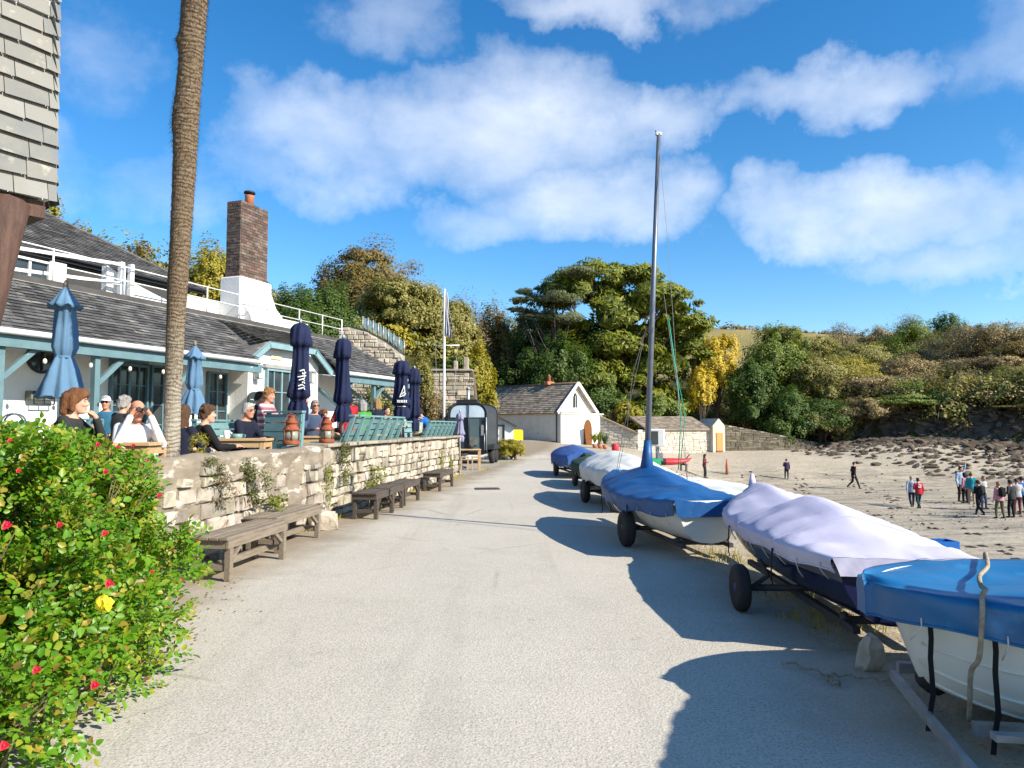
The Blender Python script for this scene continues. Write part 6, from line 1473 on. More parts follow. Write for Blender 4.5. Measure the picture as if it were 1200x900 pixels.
m_pblue = M('parasol_blue', (.11, .21, .33), (.085, .17, .28), 2.5, .9, .2, 60)
m_navy = M('parasol_navy', (.011, .018, .062), (.007, .011, .038), 2.5, .85, .2, 60)
m_lilac = M('parasol_grey', (.26, .25, .36), (.2, .2, .3), 3, .85)
parasol('closed pale blue parasol with a flared skirt, left of the palm', 71, 336, 9.5, m_pblue, 'skirt', W(71, 466, 9.5).z, 'pale blue parasols', seed=3, wid=1.22)
parasol('closed pale blue parasol just right of the palm trunk', 226, 405, 12.4, m_pblue, 'skirt', W(226, 486, 12.4).z, 'pale blue parasols', seed=5, wid=1.1)
parasol('closed navy parasol with white print in front of the bay door', 350, 379, 13.0, m_navy, 'head', W(350, 492, 13).z, 'navy parasols', 2, .4, 7, 1.06)
parasol('closed plain navy parasol right of the bay, behind the dark haired woman', 401, 397, 14.3, m_navy, 'head', W(401, 494, 14.3).z, 'navy parasols', 0, 1.1, 8, .95)
parasol('closed navy parasol with a white angular mark, left of the pair at the wall end', 470, 423, 18.6, m_navy, 'head', W(470, 490, 18.6).z, 'navy parasols', 1, .2, 9, 1.25)
parasol('closed navy parasol at the right of the pair at the wall end', 485, 432, 20.2, m_navy, 'head', W(485, 505, 20.2).z, 'navy parasols', 0, .9, 10, 1.05)
o = parasol('small closed lilac grey parasol beside the trailer', 539, 484, 27.5, m_lilac, 'head', W(539, 517, 27.5).z, None, 0, 0, 11, .9); o.location.z = 0
for ch in o.children:
    if ch.name.startswith('canopy') or ch.name.startswith('tie'): ch.location.z = .7
    if ch.name.startswith('pole'): ch.scale.z = 1.5
# ------------------------------------------------------------------ boats on their trolleys
def boat(label, bow, stern, B, tw, gz_, kz, hull_mat, cover_mat, ridge, skirt=.14, bluff=0, group='covered boats parked along the road', hull_band=None, boom=None, wr=.012, wrs=1, cover=True, rubbing=True, sheer=.06, name='covered_dinghy', skirt_z=None, chine=.62, sag=1.6, foot=.6, fo=.08):
    bow = Vector((*bow, 0)); stern = Vector((*stern, 0)); d = bow - stern; L_ = d.length
    t = thing(name, label, 'boat', (stern.x, stern.y, 0), math.atan2(d.y, d.x) - math.pi / 2, group)        # local y runs from stern to bow
    NS = 40; rs = random.Random(wrs)
    def hb(q):
        if q < .42: return B / 2 * (tw + (1 - tw) * math.sin(math.pi / 2 * q / .42))
        u = (q - .42) / .58; return B / 2 * max(0, 1 - u ** (2.2 + bluff)) ** (.85 - .12 * bluff)
    def g(q): return gz_ + sheer * (q - .35) ** 2 * 2.2
    def kl(q): return kz + .06 * max(0, .25 - q) + (g(q) - kz) * foot * max(0, (q - .62) / .38) ** 2.6
    def sec(q, m=14):
        b, top, k = hb(q), g(q), kl(q); pts = []
        for j in range(m + 1):
            f = j / m; a = f * math.pi / 2
            x = b * (1 - .10 * f) * max(0, math.cos(a)) ** chine; z = top - (top - k) * math.sin(a) ** 1.25
            pts.append((x, z))
        return pts
    qs = [1 - (1 - i / NS) ** 1.5 if i / NS > .0 else 0 for i in range(NS + 1)]
    qs = [i / NS if i / NS < .6 else .6 + .4 * (1 - (1 - (i / NS - .6) / .4) ** 1.8) for i in range(NS + 1)]
    rows = []
    for q in qs:
        s_ = sec(q); y = q * L_ + (.0 if q < 1 else 0)
        rake = lambda z: -(g(q) - z) * .35 * max(0, (q - .7) / .3) ** 2
        rows.append([(-x, y + rake(z), z) for x, z in s_] + [(x, y + rake(z), z) for x, z in s_[::-1][1:]])
    mb = MB(); mb.grid(rows); mb.add(rows[0], [tuple(range(len(rows[0])))])
    mats = [hull_mat]
    if hull_band:
        mats.append(hull_band); n = len(rows[0]) - 1
        for k in range(NS * n):
            j = k % n
            if j in (2, 3, n - 3, n - 4): mb.m[k] = 1
    mb.build('hull', mats, t)
    if rubbing:
        mb = MB()
        for s_ in (-1, 1): mb.tube([(s_ * (hb(q) + .012), q * L_, g(q) - .045) for q in qs], .022, 6)
        mb.tube([(-hb(0), 0, g(0) - .02), (hb(0), 0, g(0) - .02)], .022, 6); mb.build('rubbing_strake', hull_band or hull_mat, t)
    if cover:
        rows = []; NX = 22; qc = [-.012] + qs; 
        def rz_(q): return float(np.interp(q, [r[0] for r in ridge], [r[1] for r in ridge]))
        NC = 64; qc = [-.012 + 1.024 * (i / NC if i / NC < .6 else .6 + .4 * (1 - (1 - (i / NC - .6) / .4) ** 1.6)) for i in range(NC + 1)]
        yq = lambda q: q * L_ + .07 * max(0, (q - .6) / .4)
        for q in qc:
            qq = min(max(q, 0), 1); b = hb(qq) + .048; top = g(qq) + .012; row = []; sk = skirt * (.9 + .12 * math.sin(q * 23 + wrs))
            for j in range(5, 0, -1):
                f = j / 5; row.append((-(b + .012) * (1 - .05 * f) - .006 * math.sin(q * 60 + j) - .008 * float(vnoise(q * 40, j * .4, 2.2, wrs + 3)), yq(q), top - sk * f))
            for j in range(NX + 1):
                s_ = -1 + 2 * j / NX; e = 1 - abs(s_) ** sag; z = top + (rz_(qq) - top) * e
                w_ = (vnoise(q * L_ * 1.0 + 3, s_ * 2.2, .34, wrs) - .5) * 2 * wr * (1 - s_ * s_) + wr * .8 * math.sin(q * 26 + 5 * s_ + wrs) * (1 - abs(s_)) * abs(s_) * 2 + wr * .55 * (vnoise(q * L_ * 4.0, s_ * 1.3, .5, wrs + 5) - .5) * abs(s_) * 1.6
                fold = fo * (.5 + .5 * math.sin(q * 47 + 2.2 * math.sin(q * 9 + wrs) + 1.5 * s_)) ** 3 * max(0, abs(s_) - .3) ** 1.2 * (1 - abs(s_) ** 6); row.append((s_ * b, yq(q), z + float(w_) + fold))
            for j in range(1, 6):
                f = j / 5; row.append(((b + .012) * (1 - .05 * f) + .006 * math.sin(q * 57 + j) + .008 * float(vnoise(q * 40, j * .4 + 9, 2.2, wrs + 3)), yq(q), top - sk * f))
            rows.append(row)
        mb = MB(); mb.grid(rows); mb.add(rows[-1], [tuple(range(len(rows[-1])))])
        # flap over the transom
        fl = []
        st = rows[0][5:-5]
        for j in range(6): fl.append([(x * (1 - .02 * j), y - .012 - .006 * math.sin(x * 40 + j), z - (z - (g(0) - skirt * .95)) * j / 5) for x, y, z in st])
        mb.grid(fl)
        c = mb.build('cover', cover_mat, t); sb = MB(); ns_ = len(rows)
        if name != 'motor_boat':
          for i in (int(ns_ * .25), int(ns_ * .52), int(ns_ * .76)): sb.tube([Vector(p) + Vector((0, 0, .003)) for p in rows[i]], .0022, 4)
        for k in (0, -1): sb.tube([Vector(r[k]) + Vector((-.003 if k == 0 else .003, 0, 0)) for r in rows], .008, 5)
        sb.build('cover_seam', cover_mat, c)
        lc = MB()
        for i in range(3, ns_ - 4, 6):
            for k in (0, -1):
                p = Vector(rows[i][k]); sg = -1 if k == 0 else 1; hg = .07 + .05 * rs.random()
                lc.tube([p + Vector((sg * .006, 0, .035)), p + Vector((sg * .008, 0, -.01)), p + Vector((-sg * .015, rs.uniform(-.03, .03), -hg * .6)), p + Vector((-sg * .05, rs.uniform(-.04, .04), -hg))], .0045, 5)
        lc.build('lacing', M('lacing_cord', (.60, .58, .52), None, rough=.8), c)
    t['L'] = L_
    return t, hb, g, kl, L_
def local(t, x, y, z=0):
    return Matrix.Translation(t.location) @ Matrix.Rotation(t.rotation_euler.z, 4, 'Z') @ Vector((x, y, z))
def wheel(r, w, rim_mat, parent, c, hubr=.55):
    mb = MB(); mb.lathe([(r * hubr, -w * .45), (r * .9, -w / 2), (r, -w * .28), (r, w * .28), (r * .9, w / 2), (r * hubr, w * .45)], 24); 
    mb.v = [(z, x, y) for x, y, z in mb.v]; o = mb.build('wheel', m_rubber, parent, c)
    mb = MB(); mb.lathe([(.02, -w * .5), (r * .2, -w * .46), (r * .3, -w * .3), (r * hubr * 1.02, -w * .36), (r * hubr * 1.02, w * .36), (r * .3, w * .3), (r * .2, w * .46), (.02, w * .5)], 20); mb.v = [(z, x, y) for x, y, z in mb.v]; mb.build('rim', rim_mat, o)
    return o
def trolley(label, bt, hb, g, kl, L_, axle=.5, track=.62, r=.2, w=.1, mat=m_trail, rim=m_trail, off=0, cat='boat trolley', prop=False, name='boat_trolley', rail=.3):
    t = thing(name, label, cat, bt.location, bt.rotation_euler.z)
    ya = axle * L_
    for s_ in (-1, 1): wheel(r, w, rim, t, (off + s_ * track, ya, r))
    mb = MB(); mb.tube([(off - track, ya, r), (off + track, ya, r)], .03, 8); mb.build('axle', mat, t)
    mb = MB()
    kz0 = kl(axle) - .02
    mb.beam((0, .15 * L_, .16), (0, .55 * L_, .16), .06, .06); mb.beam((0, .5 * L_, .16), (0, 1.12 * L_, .2), .06, .06); mb.build('drawbar', mat, t)
    mb = MB()
    for s_ in (-1, 1):
        x = hb(axle); z = g(axle) - .22
        mb.tube([(off + s_ * (track - .1), ya, r), (s_ * (x * .9), ya, z - .14), (s_ * (x * 1.03), ya, z)], .022, 6)
        mb.beam((s_ * rail, .02 * L_, .17), (s_ * rail, .75 * L_, .17), .05, .05)
        mb.tube([(s_ * rail, .08 * L_, .17), (s_ * rail, .08 * L_, kl(.08) + .03)], .03, 6)
    mb.beam((-rail, .1 * L_, .17), (rail, .1 * L_, .17), .05, .05); mb.beam((-rail, .7 * L_, .17), (rail, .7 * L_, .17), .05, .05)
    mb.build('cradle', mat, t)
    if prop:
        mb = MB(); mb.beam((0, 1.1 * L_, 0), (0, 1.1 * L_, .25), .07, .07); mb.build('prop', mat, t)
    return t
def straps(bt, hb, g, kl, L_, q, side, hang, w=.024):
    mb = MB(); b = hb(q) + .05
    P = [(side * b, q * L_, g(q) - .06), (side * (b + .012), q * L_, g(q) - .22), (side * (b + .01), q * L_ + .006, g(q) - .32), (side * (b + .004), q * L_ - .004, lerp(g(q) - .32, hang, .5)), (side * (b - .004), q * L_ + .012, lerp(g(q) - .32, hang, .8)), (side * (b + .012), q * L_ + .03, hang)]
    V = []
    for x, y, z in P: V += [(x, y - w / 2, z), (x, y + w / 2, z), (x - side * .006, y + w / 2, z), (x - side * .006, y - w / 2, z)]
    n = len(P); Fc = [(i * 4 + k, i * 4 + (k + 1) % 4, i * 4 + 4 + (k + 1) % 4, i * 4 + 4 + k) for i in range(n - 1) for k in range(4)] + [(0, 1, 2, 3), (n * 4 - 4, n * 4 - 3, n * 4 - 2, n * 4 - 1)]
    mb.add(V, Fc); return mb.build('tie_strap', m_blackstrap, bt)

m_hwhite = M('hull_white', (.74, .73, .68), (.66, .64, .57), 1.5, .3, .03, 8, c3=(.42, .38, .28), s3=2.2, t3=(.66, .85), spec=.5)
m_hcream = M('hull_cream', (.84, .82, .76), (.76, .73, .64), 1.2, .35, .05, 8, c3=(.36, .31, .2), s3=2.0, t3=(.6, .8), spec=.5)
m_hnavy = M('hull_navy', (.010, .012, .05), (.016, .018, .06), 2, .18, .02, 8, spec=.6)
m_hband = M('hull_grey_band', (.10, .10, .12), (.14, .14, .16), 2, .3)
m_cblue = M('tarp_blue', (.004, .125, .31), (.004, .10, .26), 1.8, .42, .12, 14, c3=(.03, .22, .46), s3=4, t3=(.6, .75), spec=.6)
m_cblue2 = M('tarp_deep_blue', (.004, .085, .26), (.004, .065, .215), 1.6, .5, .12, 14, c3=(.02, .16, .42), s3=6, t3=(.62, .75), spec=.45)
m_clil = M('canvas_lilac', (.55, .53, .66), (.48, .46, .60), 1.4, .85, .10, 16, c3=(.36, .33, .50), s3=3, t3=(.62, .8))
m_cwhite = M('canvas_white', (.70, .70, .66), (.58, .58, .53), 1.5, .8, .12, 16, c3=(.40, .42, .34), s3=3, t3=(.62, .78))
m_cgrey = M('canvas_blue_grey', (.035, .11, .36), (.05, .10, .26), 1.5, .75, .12, 16)
m_cgreen = M('canvas_dark_green', (.02, .05, .035), (.03, .065, .045), 2, .8, .12, 16)

# 1: nearest, cream clinker boat under a blue tarpaulin, bow towards the road
b1 = boat('cream hulled boat under a bright blue tarpaulin, nearest at the right edge', (2.08, 4.06), (5.3, 3.66), 1.34, .85, .735, .05, m_hcream, m_cblue, [(0, .83), (.3, .72), (.6, .70), (.85, .71), (1, .75)], skirt=.205, bluff=2.0, wr=.022, wrs=2, name='motor_boat', sheer=.0, chine=.42, sag=2.2, fo=.04, foot=.22)
t, hb, g, kl, L_ = b1
mb = MB()          # moulded strakes along the hull side
for s_ in (-1, 1):
    for f in (.42, .62, .8):
        pts = []
        for i in range(40):
            q = i / 39 * .985; a = f * math.pi / 2; x = hb(q) * (1 - .1 * f) * math.cos(a) ** .42; z = g(q) - (g(q) - kl(q)) * math.sin(a) ** 1.25
            rake = -(g(q) - z) * .35 * max(0, (q - .7) / .3) ** 2
            pts.append((s_ * (x + .002), q * L_ + rake, z))
        mb.tube(pts, .010, 6)
mb.build('hull_strake', m_hcream, t)
for q in (.965, .90): straps(t, hb, g, kl, L_, q, 1 if False else -1, .05 if q > .95 else .03)
# the near side of this boat is its port side
mb = MB(); q = .925; b = hb(q); w = -1
def smooth_path(P, n=6):
    P = [Vector(p) for p in P]; out = []
    for i in range(len(P) - 1):
        a, b, c, d = P[max(i - 1, 0)], P[i], P[i + 1], P[min(i + 2, len(P) - 1)]
        for k in range(n): u = k / n; out.append(.5 * ((2 * b) + (c - a) * u + (2 * a - 5 * b + 4 * c - d) * u * u + (3 * b - a - 3 * c + d) * u ** 3))
    return out + [P[-1]]
mb.tube(smooth_path([(-w * (hb(.72) + .085), .72 * L_, .55), (-w * (hb(.72) + .08), .72 * L_, .775), (-w * hb(.78) * .5, .78 * L_, .772), (0, .84 * L_, .775), (w * hb(.88) * .55, .88 * L_, .778), (w * (hb(.905) + .03), .905 * L_, .80), (w * (hb(q) + .115), q * L_ - .03, .778), (w * (hb(q) + .15), q * L_ - .01, .70), (w * (hb(q) + .14), q * L_ + .006, g(q) - .24), (w * (hb(q) + .045), q * L_, g(q) - .34), (w * (hb(q) - .0), q * L_ - .01, .24), (w * (hb(q) - .06), q * L_ - .03, .12)]), .012, 8)
mb.build('lashing_rope', M('old_rope', (.42, .36, .27), (.26, .20, .13), 30, .95, .6, 90), t)
tr1 = thing('boat_trailer', 'galvanised trailer under the blue tarpaulined boat at the right edge', 'trailer', t.location, t.rotation_euler.z)
mb = MB()
for s_ in (-1, 1): mb.beam((s_ * .50, .2, .14), (s_ * .45, 3.0, .12), .045, .06)
mb.beam((-1.0, L_ - .02, .10), (.25, L_ - .14, .14), .035, .05); mb.beam((-.84, L_ - .14, .24), (-.84, 2.2, .24), .05, .03); mb.box((-.84, 2.9, .14), (.06, .10, .2)); mb.beam((-.86, 1.9, .2), (.8, 1.9, .2), .06, .05); mb.build('chassis', m_galv, tr1)
for s_ in (-1, 1): mb = MB(); mb.beam((s_ * .25, .9, kl(.3) - .0), (s_ * .25, 2.3, kl(.6) + .01), .08, .05); mb.build('bunk', m_woodd, tr1)
for s_ in (-1, 1): wheel(.2, .12, m_galv, tr1, (s_ * .98, 2.75 if s_ < 0 else 1.9, .2))
mb = MB(); mb.lathe([(.03, -.06), (.07, -.05), (.07, .05), (.03, .06)], 14); mb.v = [(z, x, y) for x, y, z in mb.v]; mb.build('roller', m_rubber, tr1, (0, L_ - .25, .2))
# 0: unseen boat added outside the frame, shaped and raised to cast the road shadow
b0 = boat('unseen covered boat added beyond the right edge to cast the road shadow', (6.4, 1.35), (3.02, 2.62), 1.35, .95, 1.52, .78, m_hwhite, m_cblue2, [(0, 1.6), (.5, 1.75), (1, 1.6)], skirt=.3, bluff=.6, wrs=21, sag=2.0)
t0_ = trolley('tall road trailer of the added unseen boat beyond the right edge', *b0, .4, .72, .3, .16)
# stone block and loose rope by its bow
p_ = G_ = Vector((2.36, 4.78, 0)); mb = MB(); rsk = random.Random(5); rock(mb, (0, 0, .09), (.14, .13, .26), (.1, .1, .3), 2); o = mb.build('chock_stone', M('whitewashed_stone', (.6, .56, .48)), None, p_); tag(o, 'pale stone chock on the sand between the purple covered and blue tarpaulined boats', 'stone')
mb = MB(); P = []
for i in range(40): a = i / 39 * 9; P.append((1.8 + .55 * i / 39 + .10 * math.sin(a), 4.75 - .25 * math.sin(i / 39 * 3) + .10 * math.cos(a * 1.2), .02 + .01 * (i % 3)))
mb.tube(P, .008, 6); o = mb.build('mooring_rope', M('old_rope', (.50, .44, .34)), None); tag(o, 'loose pale rope lying on the ground by the stone chock', 'rope')

# 2: navy dinghy with a lilac canvas
b2 = boat('navy hulled dinghy under a pale lilac canvas cover', (2.86, 8.5), (2.72, 5.0), 1.2, .76, .665, .20, m_hnavy, m_clil, [(0, .69), (.12, .77), (.3, .91), (.42, .965), (.5, .95), (.6, .87), (.68, .88), (.8, .955), (.92, .96), (1, .93)], skirt=.115, bluff=.8, hull_band=m_hband, wr=.012, wrs=4, sheer=.05, sag=1.2, fo=.11)
t, hb, g, kl, L_ = b2
for q in (.25, .62): straps(t, hb, g, kl, L_, q, -1, .3, .025)
mb = MB(); mb.tube([(0, L_ * 1.0, .9), (.02, L_ * 1.02, 1.03)], [.05, .02], 8); mb.build('bow_point', m_clil, t)
mb = MB(); mb.box((.0, -.03, .47), (.08, .03, .03)); mb.tube([(-.14, -.035, .55), (-.10, -.05, .53), (-.06, -.035, .55)], .008, 5); mb.build('transom_fitting', m_galv, t)
mb = MB(); mb.box((.05, -.045, .60), (.15, .02, .09)); mb.build('orange_tag', M('orange_tag', (.55, .22, .03), None, rough=.6), t)
trolley('black launching trolley with blue wheel centres under the navy dinghy', t, hb, g, kl, L_, .36, .78, .2, .1, rim=M('rim_blue', (.02, .03, .16), None, rough=.4))
# 3: white dinghy with mast, deep blue cover
b3 = boat('white dinghy with a tall mast under a deep blue cover', (1.86, 12.0), (2.36, 8.55), 1.34, .62, .66, .2, m_hwhite, m_cblue2, [(0, .70), (.22, .84), (.3, .82), (.6, 1.05), (.68, 1.02), (.85, .90), (1, .86)], skirt=.20, bluff=.5, wr=.012, wrs=6, sheer=.22, sag=1.12, fo=.11)
t, hb, g, kl, L_ = b3
for q in (.78, .3): straps(t, hb, g, kl, L_, q, -1, .25, .03)
trolley('black two wheeled trolley under the masted dinghy', t, hb, g, kl, L_, .34, .66, .24, .13, rim=m_black)
iv = (Matrix.Translation(t.location) @ Matrix.Rotation(t.rotation_euler.z, 4, 'Z')).inverted()
m0, m1 = W(758, 546, 10.6), W(772, 157, 10.6); a, b = iv @ m0, iv @ m1; a2 = a + (a - b).normalized() * .75
ms = MB(); ms.tube([a2, a.lerp(b, .5), b], [.046, .04, .030], 10); mast = ms.build('mast', M('mast_alloy', (.17, .19, .225), (.13, .145, .175), 5, .4, metal=.4), t)
mb = MB(); mb.tube([a.lerp(b, -.03), a.lerp(b, .03), a.lerp(b, .075)], [.115, .075, .052], 10); mb.build('mast_boot', m_cblue2, t)
mb = MB(); mb.box(b, (.09, .05, .05)); mb.tube([b, b + Vector((-.05, .02, .06))], .012, 5); mb.build('masthead', m_galv, mast)
def line(pts, r, mat, nm='stay'):
    mb = MB(); mb.tube([iv @ W(*p) for p in pts], r, 4); mb.build(nm, mat, mast)
mwire = M('rigging_wire', (.22, .22, .23), None, rough=.5); mgr = M('green_halyard', (.03, .30, .16), None, rough=.7)
line([(757, 385, 10.6), (745, 440, 11.0), (731, 503, 11.4), (722, 555, 11.7)], .004, mwire); line([(757, 385, 10.6), (741, 440, 11.3), (735, 500, 11.8), (724, 555, 12)], .004, mwire)
line([(772, 165, 10.6), (784, 300, 10.4), (797, 500, 10.0), (806, 562, 9.4)], .0035, mwire); line([(778, 345, 10.5), (790, 430, 10.2), (801, 500, 9.9), (805, 562, 9.4)], .004, mwire)
line([(783, 370, 10.45), (793, 440, 10.2), (798, 490, 10.1), (795, 550, 9.9)], .008, mgr, 'halyard')
line([(783, 370, 10.45), (791, 430, 10.2), (803, 485, 10.0), (797, 550, 9.9)], .006, mgr, 'halyard')
# 4: white canvas dinghy
b4 = boat('pale hulled boat under an off white canvas with a green end flap', (2.02, 17.0), (2.52, 13.1), 1.40, .7, .72, .3, M('hull_pinkish', (.50, .42, .36), (.42, .36, .3), 2, .5), m_cwhite, [(0, .80), (.3, 1.0), (.6, 1.08), (.8, 1.02), (1, .86)], skirt=.28, bluff=.6, wr=.02, wrs=8)
t, hb, g, kl, L_ = b4
mb = MB(); P = [[(x, -.04 - .01 * j, lerp(g(0) + .01 + .09 * (1 - abs(x / hb(0)) ** 1.6), .42, j / 5)) for x in np.linspace(-hb(0) - .02, hb(0) + .02, 14)] for j in range(6)]; mb.grid(P); mb.build('end_flap', m_cgreen, t)
trolley('dark wheeled trolley under the white canvas boat', t, hb, g, kl, L_, .55, .70, .24, .12)
def trestle(label, p, rz=0):
    s_ = thing('trestle', label, 'trestle', p, rz, 'timber boat trestles')
    mb = MB(); mb.beam((-.62, 0, .34), (.62, 0, .34), .12, .1); mb.build('crossbeam', m_woodd, s_)
    for x in (-.55, .55): mb = MB(); mb.box((x, 0, .145), (.13, .13, .29)); mb.build('leg', m_woodd, s_)
trestle('brown timber trestle under the stern of the white canvas boat', (2.46, 13.5, 0), R(8)); trestle('brown timber trestle under the bow of the white canvas boat', (2.2, 15.9, 0), R(8))
# 5: grey covered one half hidden, and the far blue one with an outboard
b6 = boat('dark green covered boat half hidden between the white canvas and blue grey boats', (2.2, 21.0), (2.5, 17.9), 1.3, .7, .6, .22, m_hwhite, m_cgreen, [(0, .66), (.5, .80), (1, .74)], skirt=.3, bluff=.6, wrs=9)
trolley('dark trolley under the half hidden green boat', *b6, .5, .64, .22, .1)
b5 = boat('small boat under a royal blue cover with an outboard motor, farthest in the row', (1.86, 25.4), (2.22, 22.0), 1.3, .75, .66, .24, m_hwhite, m_cgrey, [(0, .84), (.5, 1.0), (.8, .95), (1, .82)], skirt=.34, bluff=.8, wrs=10)
trolley('dark trolley under the farthest royal blue boat', *b5, .4, .64, .24, .12)
t5 = b5[0]; mb = MB(); mb.bbox((.05, -.22, .62), (.26, .36, .34), .05); mb.box((.05, -.2, .33), (.1, .16, .4)); mb.lathe([(.02, -.14), (.07, -.04), (.06, .14)], 10, (.05, -.2, .16)); mb.build('outboard_motor', m_cgreen, t5)
b7 = boat('low open white dinghy beyond the masted boat on the seaward side', (3.4, 14.6), (4.1, 11.2), 1.4, .7, .48, .1, m_hwhite, m_cwhite, [(0, .52), (.5, .58), (1, .60)], skirt=.06, bluff=.5, wrs=12, name='open_dinghy')
b8 = boat('boat under a plain blue cover on the beach side of the lilac one', (5.3, 8.9), (5.1, 5.9), 1.3, .75, .27, -.08, m_hwhite, m_cblue, [(0, .34), (.5, .42), (1, .36)], skirt=.1, bluff=.6, wrs=13) if False else None
p_ = drop(1101, 640, 6); bx = thing('blue_fish_box', 'small bright blue plastic box on the sand beside the lilac cover', 'box', W(1101, 650, 8.2) - Vector((0, 0, .0)))
bx.location.z = gz(bx.location.x, bx.location.y); zt = W(1101, 633, 8.2).z - bx.location.z
mb = MB(); mb.box((0, 0, .03), (.3, .22, .03)); 
for s_ in (-1, 1): mb.box((s_ * .15, 0, zt / 2), (.02, .24, zt)); mb.box((0, s_ * .11, zt / 2), (.28, .02, zt))
mb.build('box_shell', M('blue_plastic', (.01, .12, .42), None, rough=.4), bx)
# ------------------------------------------------------------------ people
def capsule(mb, a, b, ra, rb, n=10):
    a, b = Vector(a), Vector(b); d = (b - a); l = d.length
    if l < 1e-5: return
    d.normalize(); P, Rr = [], []
    for k in (0, .35, .75): P.append(a - d * ra * math.cos(k * math.pi / 2)); Rr.append(max(.001, ra * math.sin(k * math.pi / 2)))
    P.append(a); Rr.append(ra); P.append(b); Rr.append(rb)
    for k in (.75, .35, 0): P.append(b + d * rb * math.cos(k * math.pi / 2)); Rr.append(max(.001, rb * math.sin(k * math.pi / 2)))
    mb.tube(P, Rr, n)
def torso(mb, P, N, right, prof, extra=0):
    up = (N - P).normalized(); fw = up.cross(right).normalized(); rows = []
    for t, hw, hd, off in prof:
        c = P + (N - P) * t + fw * off
        rows.append([c + right * (hw + extra) * math.cos(a) + fw * (hd + extra) * math.sin(a) for a in np.linspace(0, 2 * math.pi, 18, endpoint=False)])
    n0 = len(mb.v); mb.grid(rows, closeu=True); mb.add(rows[0], [tuple(range(18))]); mb.add(rows[-1], [tuple(range(18))])
def soft(mb, name, mat, parent, vox, smooth=4):
    o = mb.build(name, mat, parent); r = o.modifiers.new('remesh', 'REMESH'); r.mode = 'VOXEL'; r.voxel_size = vox; r.use_smooth_shade = True
    s_ = o.modifiers.new('smooth', 'SMOOTH'); s_.factor = .5; s_.iterations = smooth; return o
SK = M('skin', (.56, .32, .22), (.50, .27, .18), 12, .55, 0, spec=.3); SKR = M('skin_ruddy', (.56, .27, .18), (.50, .22, .14), 12, .55, 0, spec=.3)
def cloth(name, c): return M('cloth_' + name, c, tuple(x * .75 for x in c), 7, .9, .4, 60)
def hairm(name, c): return M('hair_' + name, c, tuple(x * .6 for x in c), 14, .6, .8, 50, stretch=(3, 3, .6))
mpants = cloth('dark_trousers', (.02, .022, .03)); mshoe = M('shoe', (.03, .028, .026), None, rough=.6)
HTEX = bpy.data.textures.new('strands', 'CLOUDS'); HTEX.noise_scale = .022; HTEX.noise_depth = 2
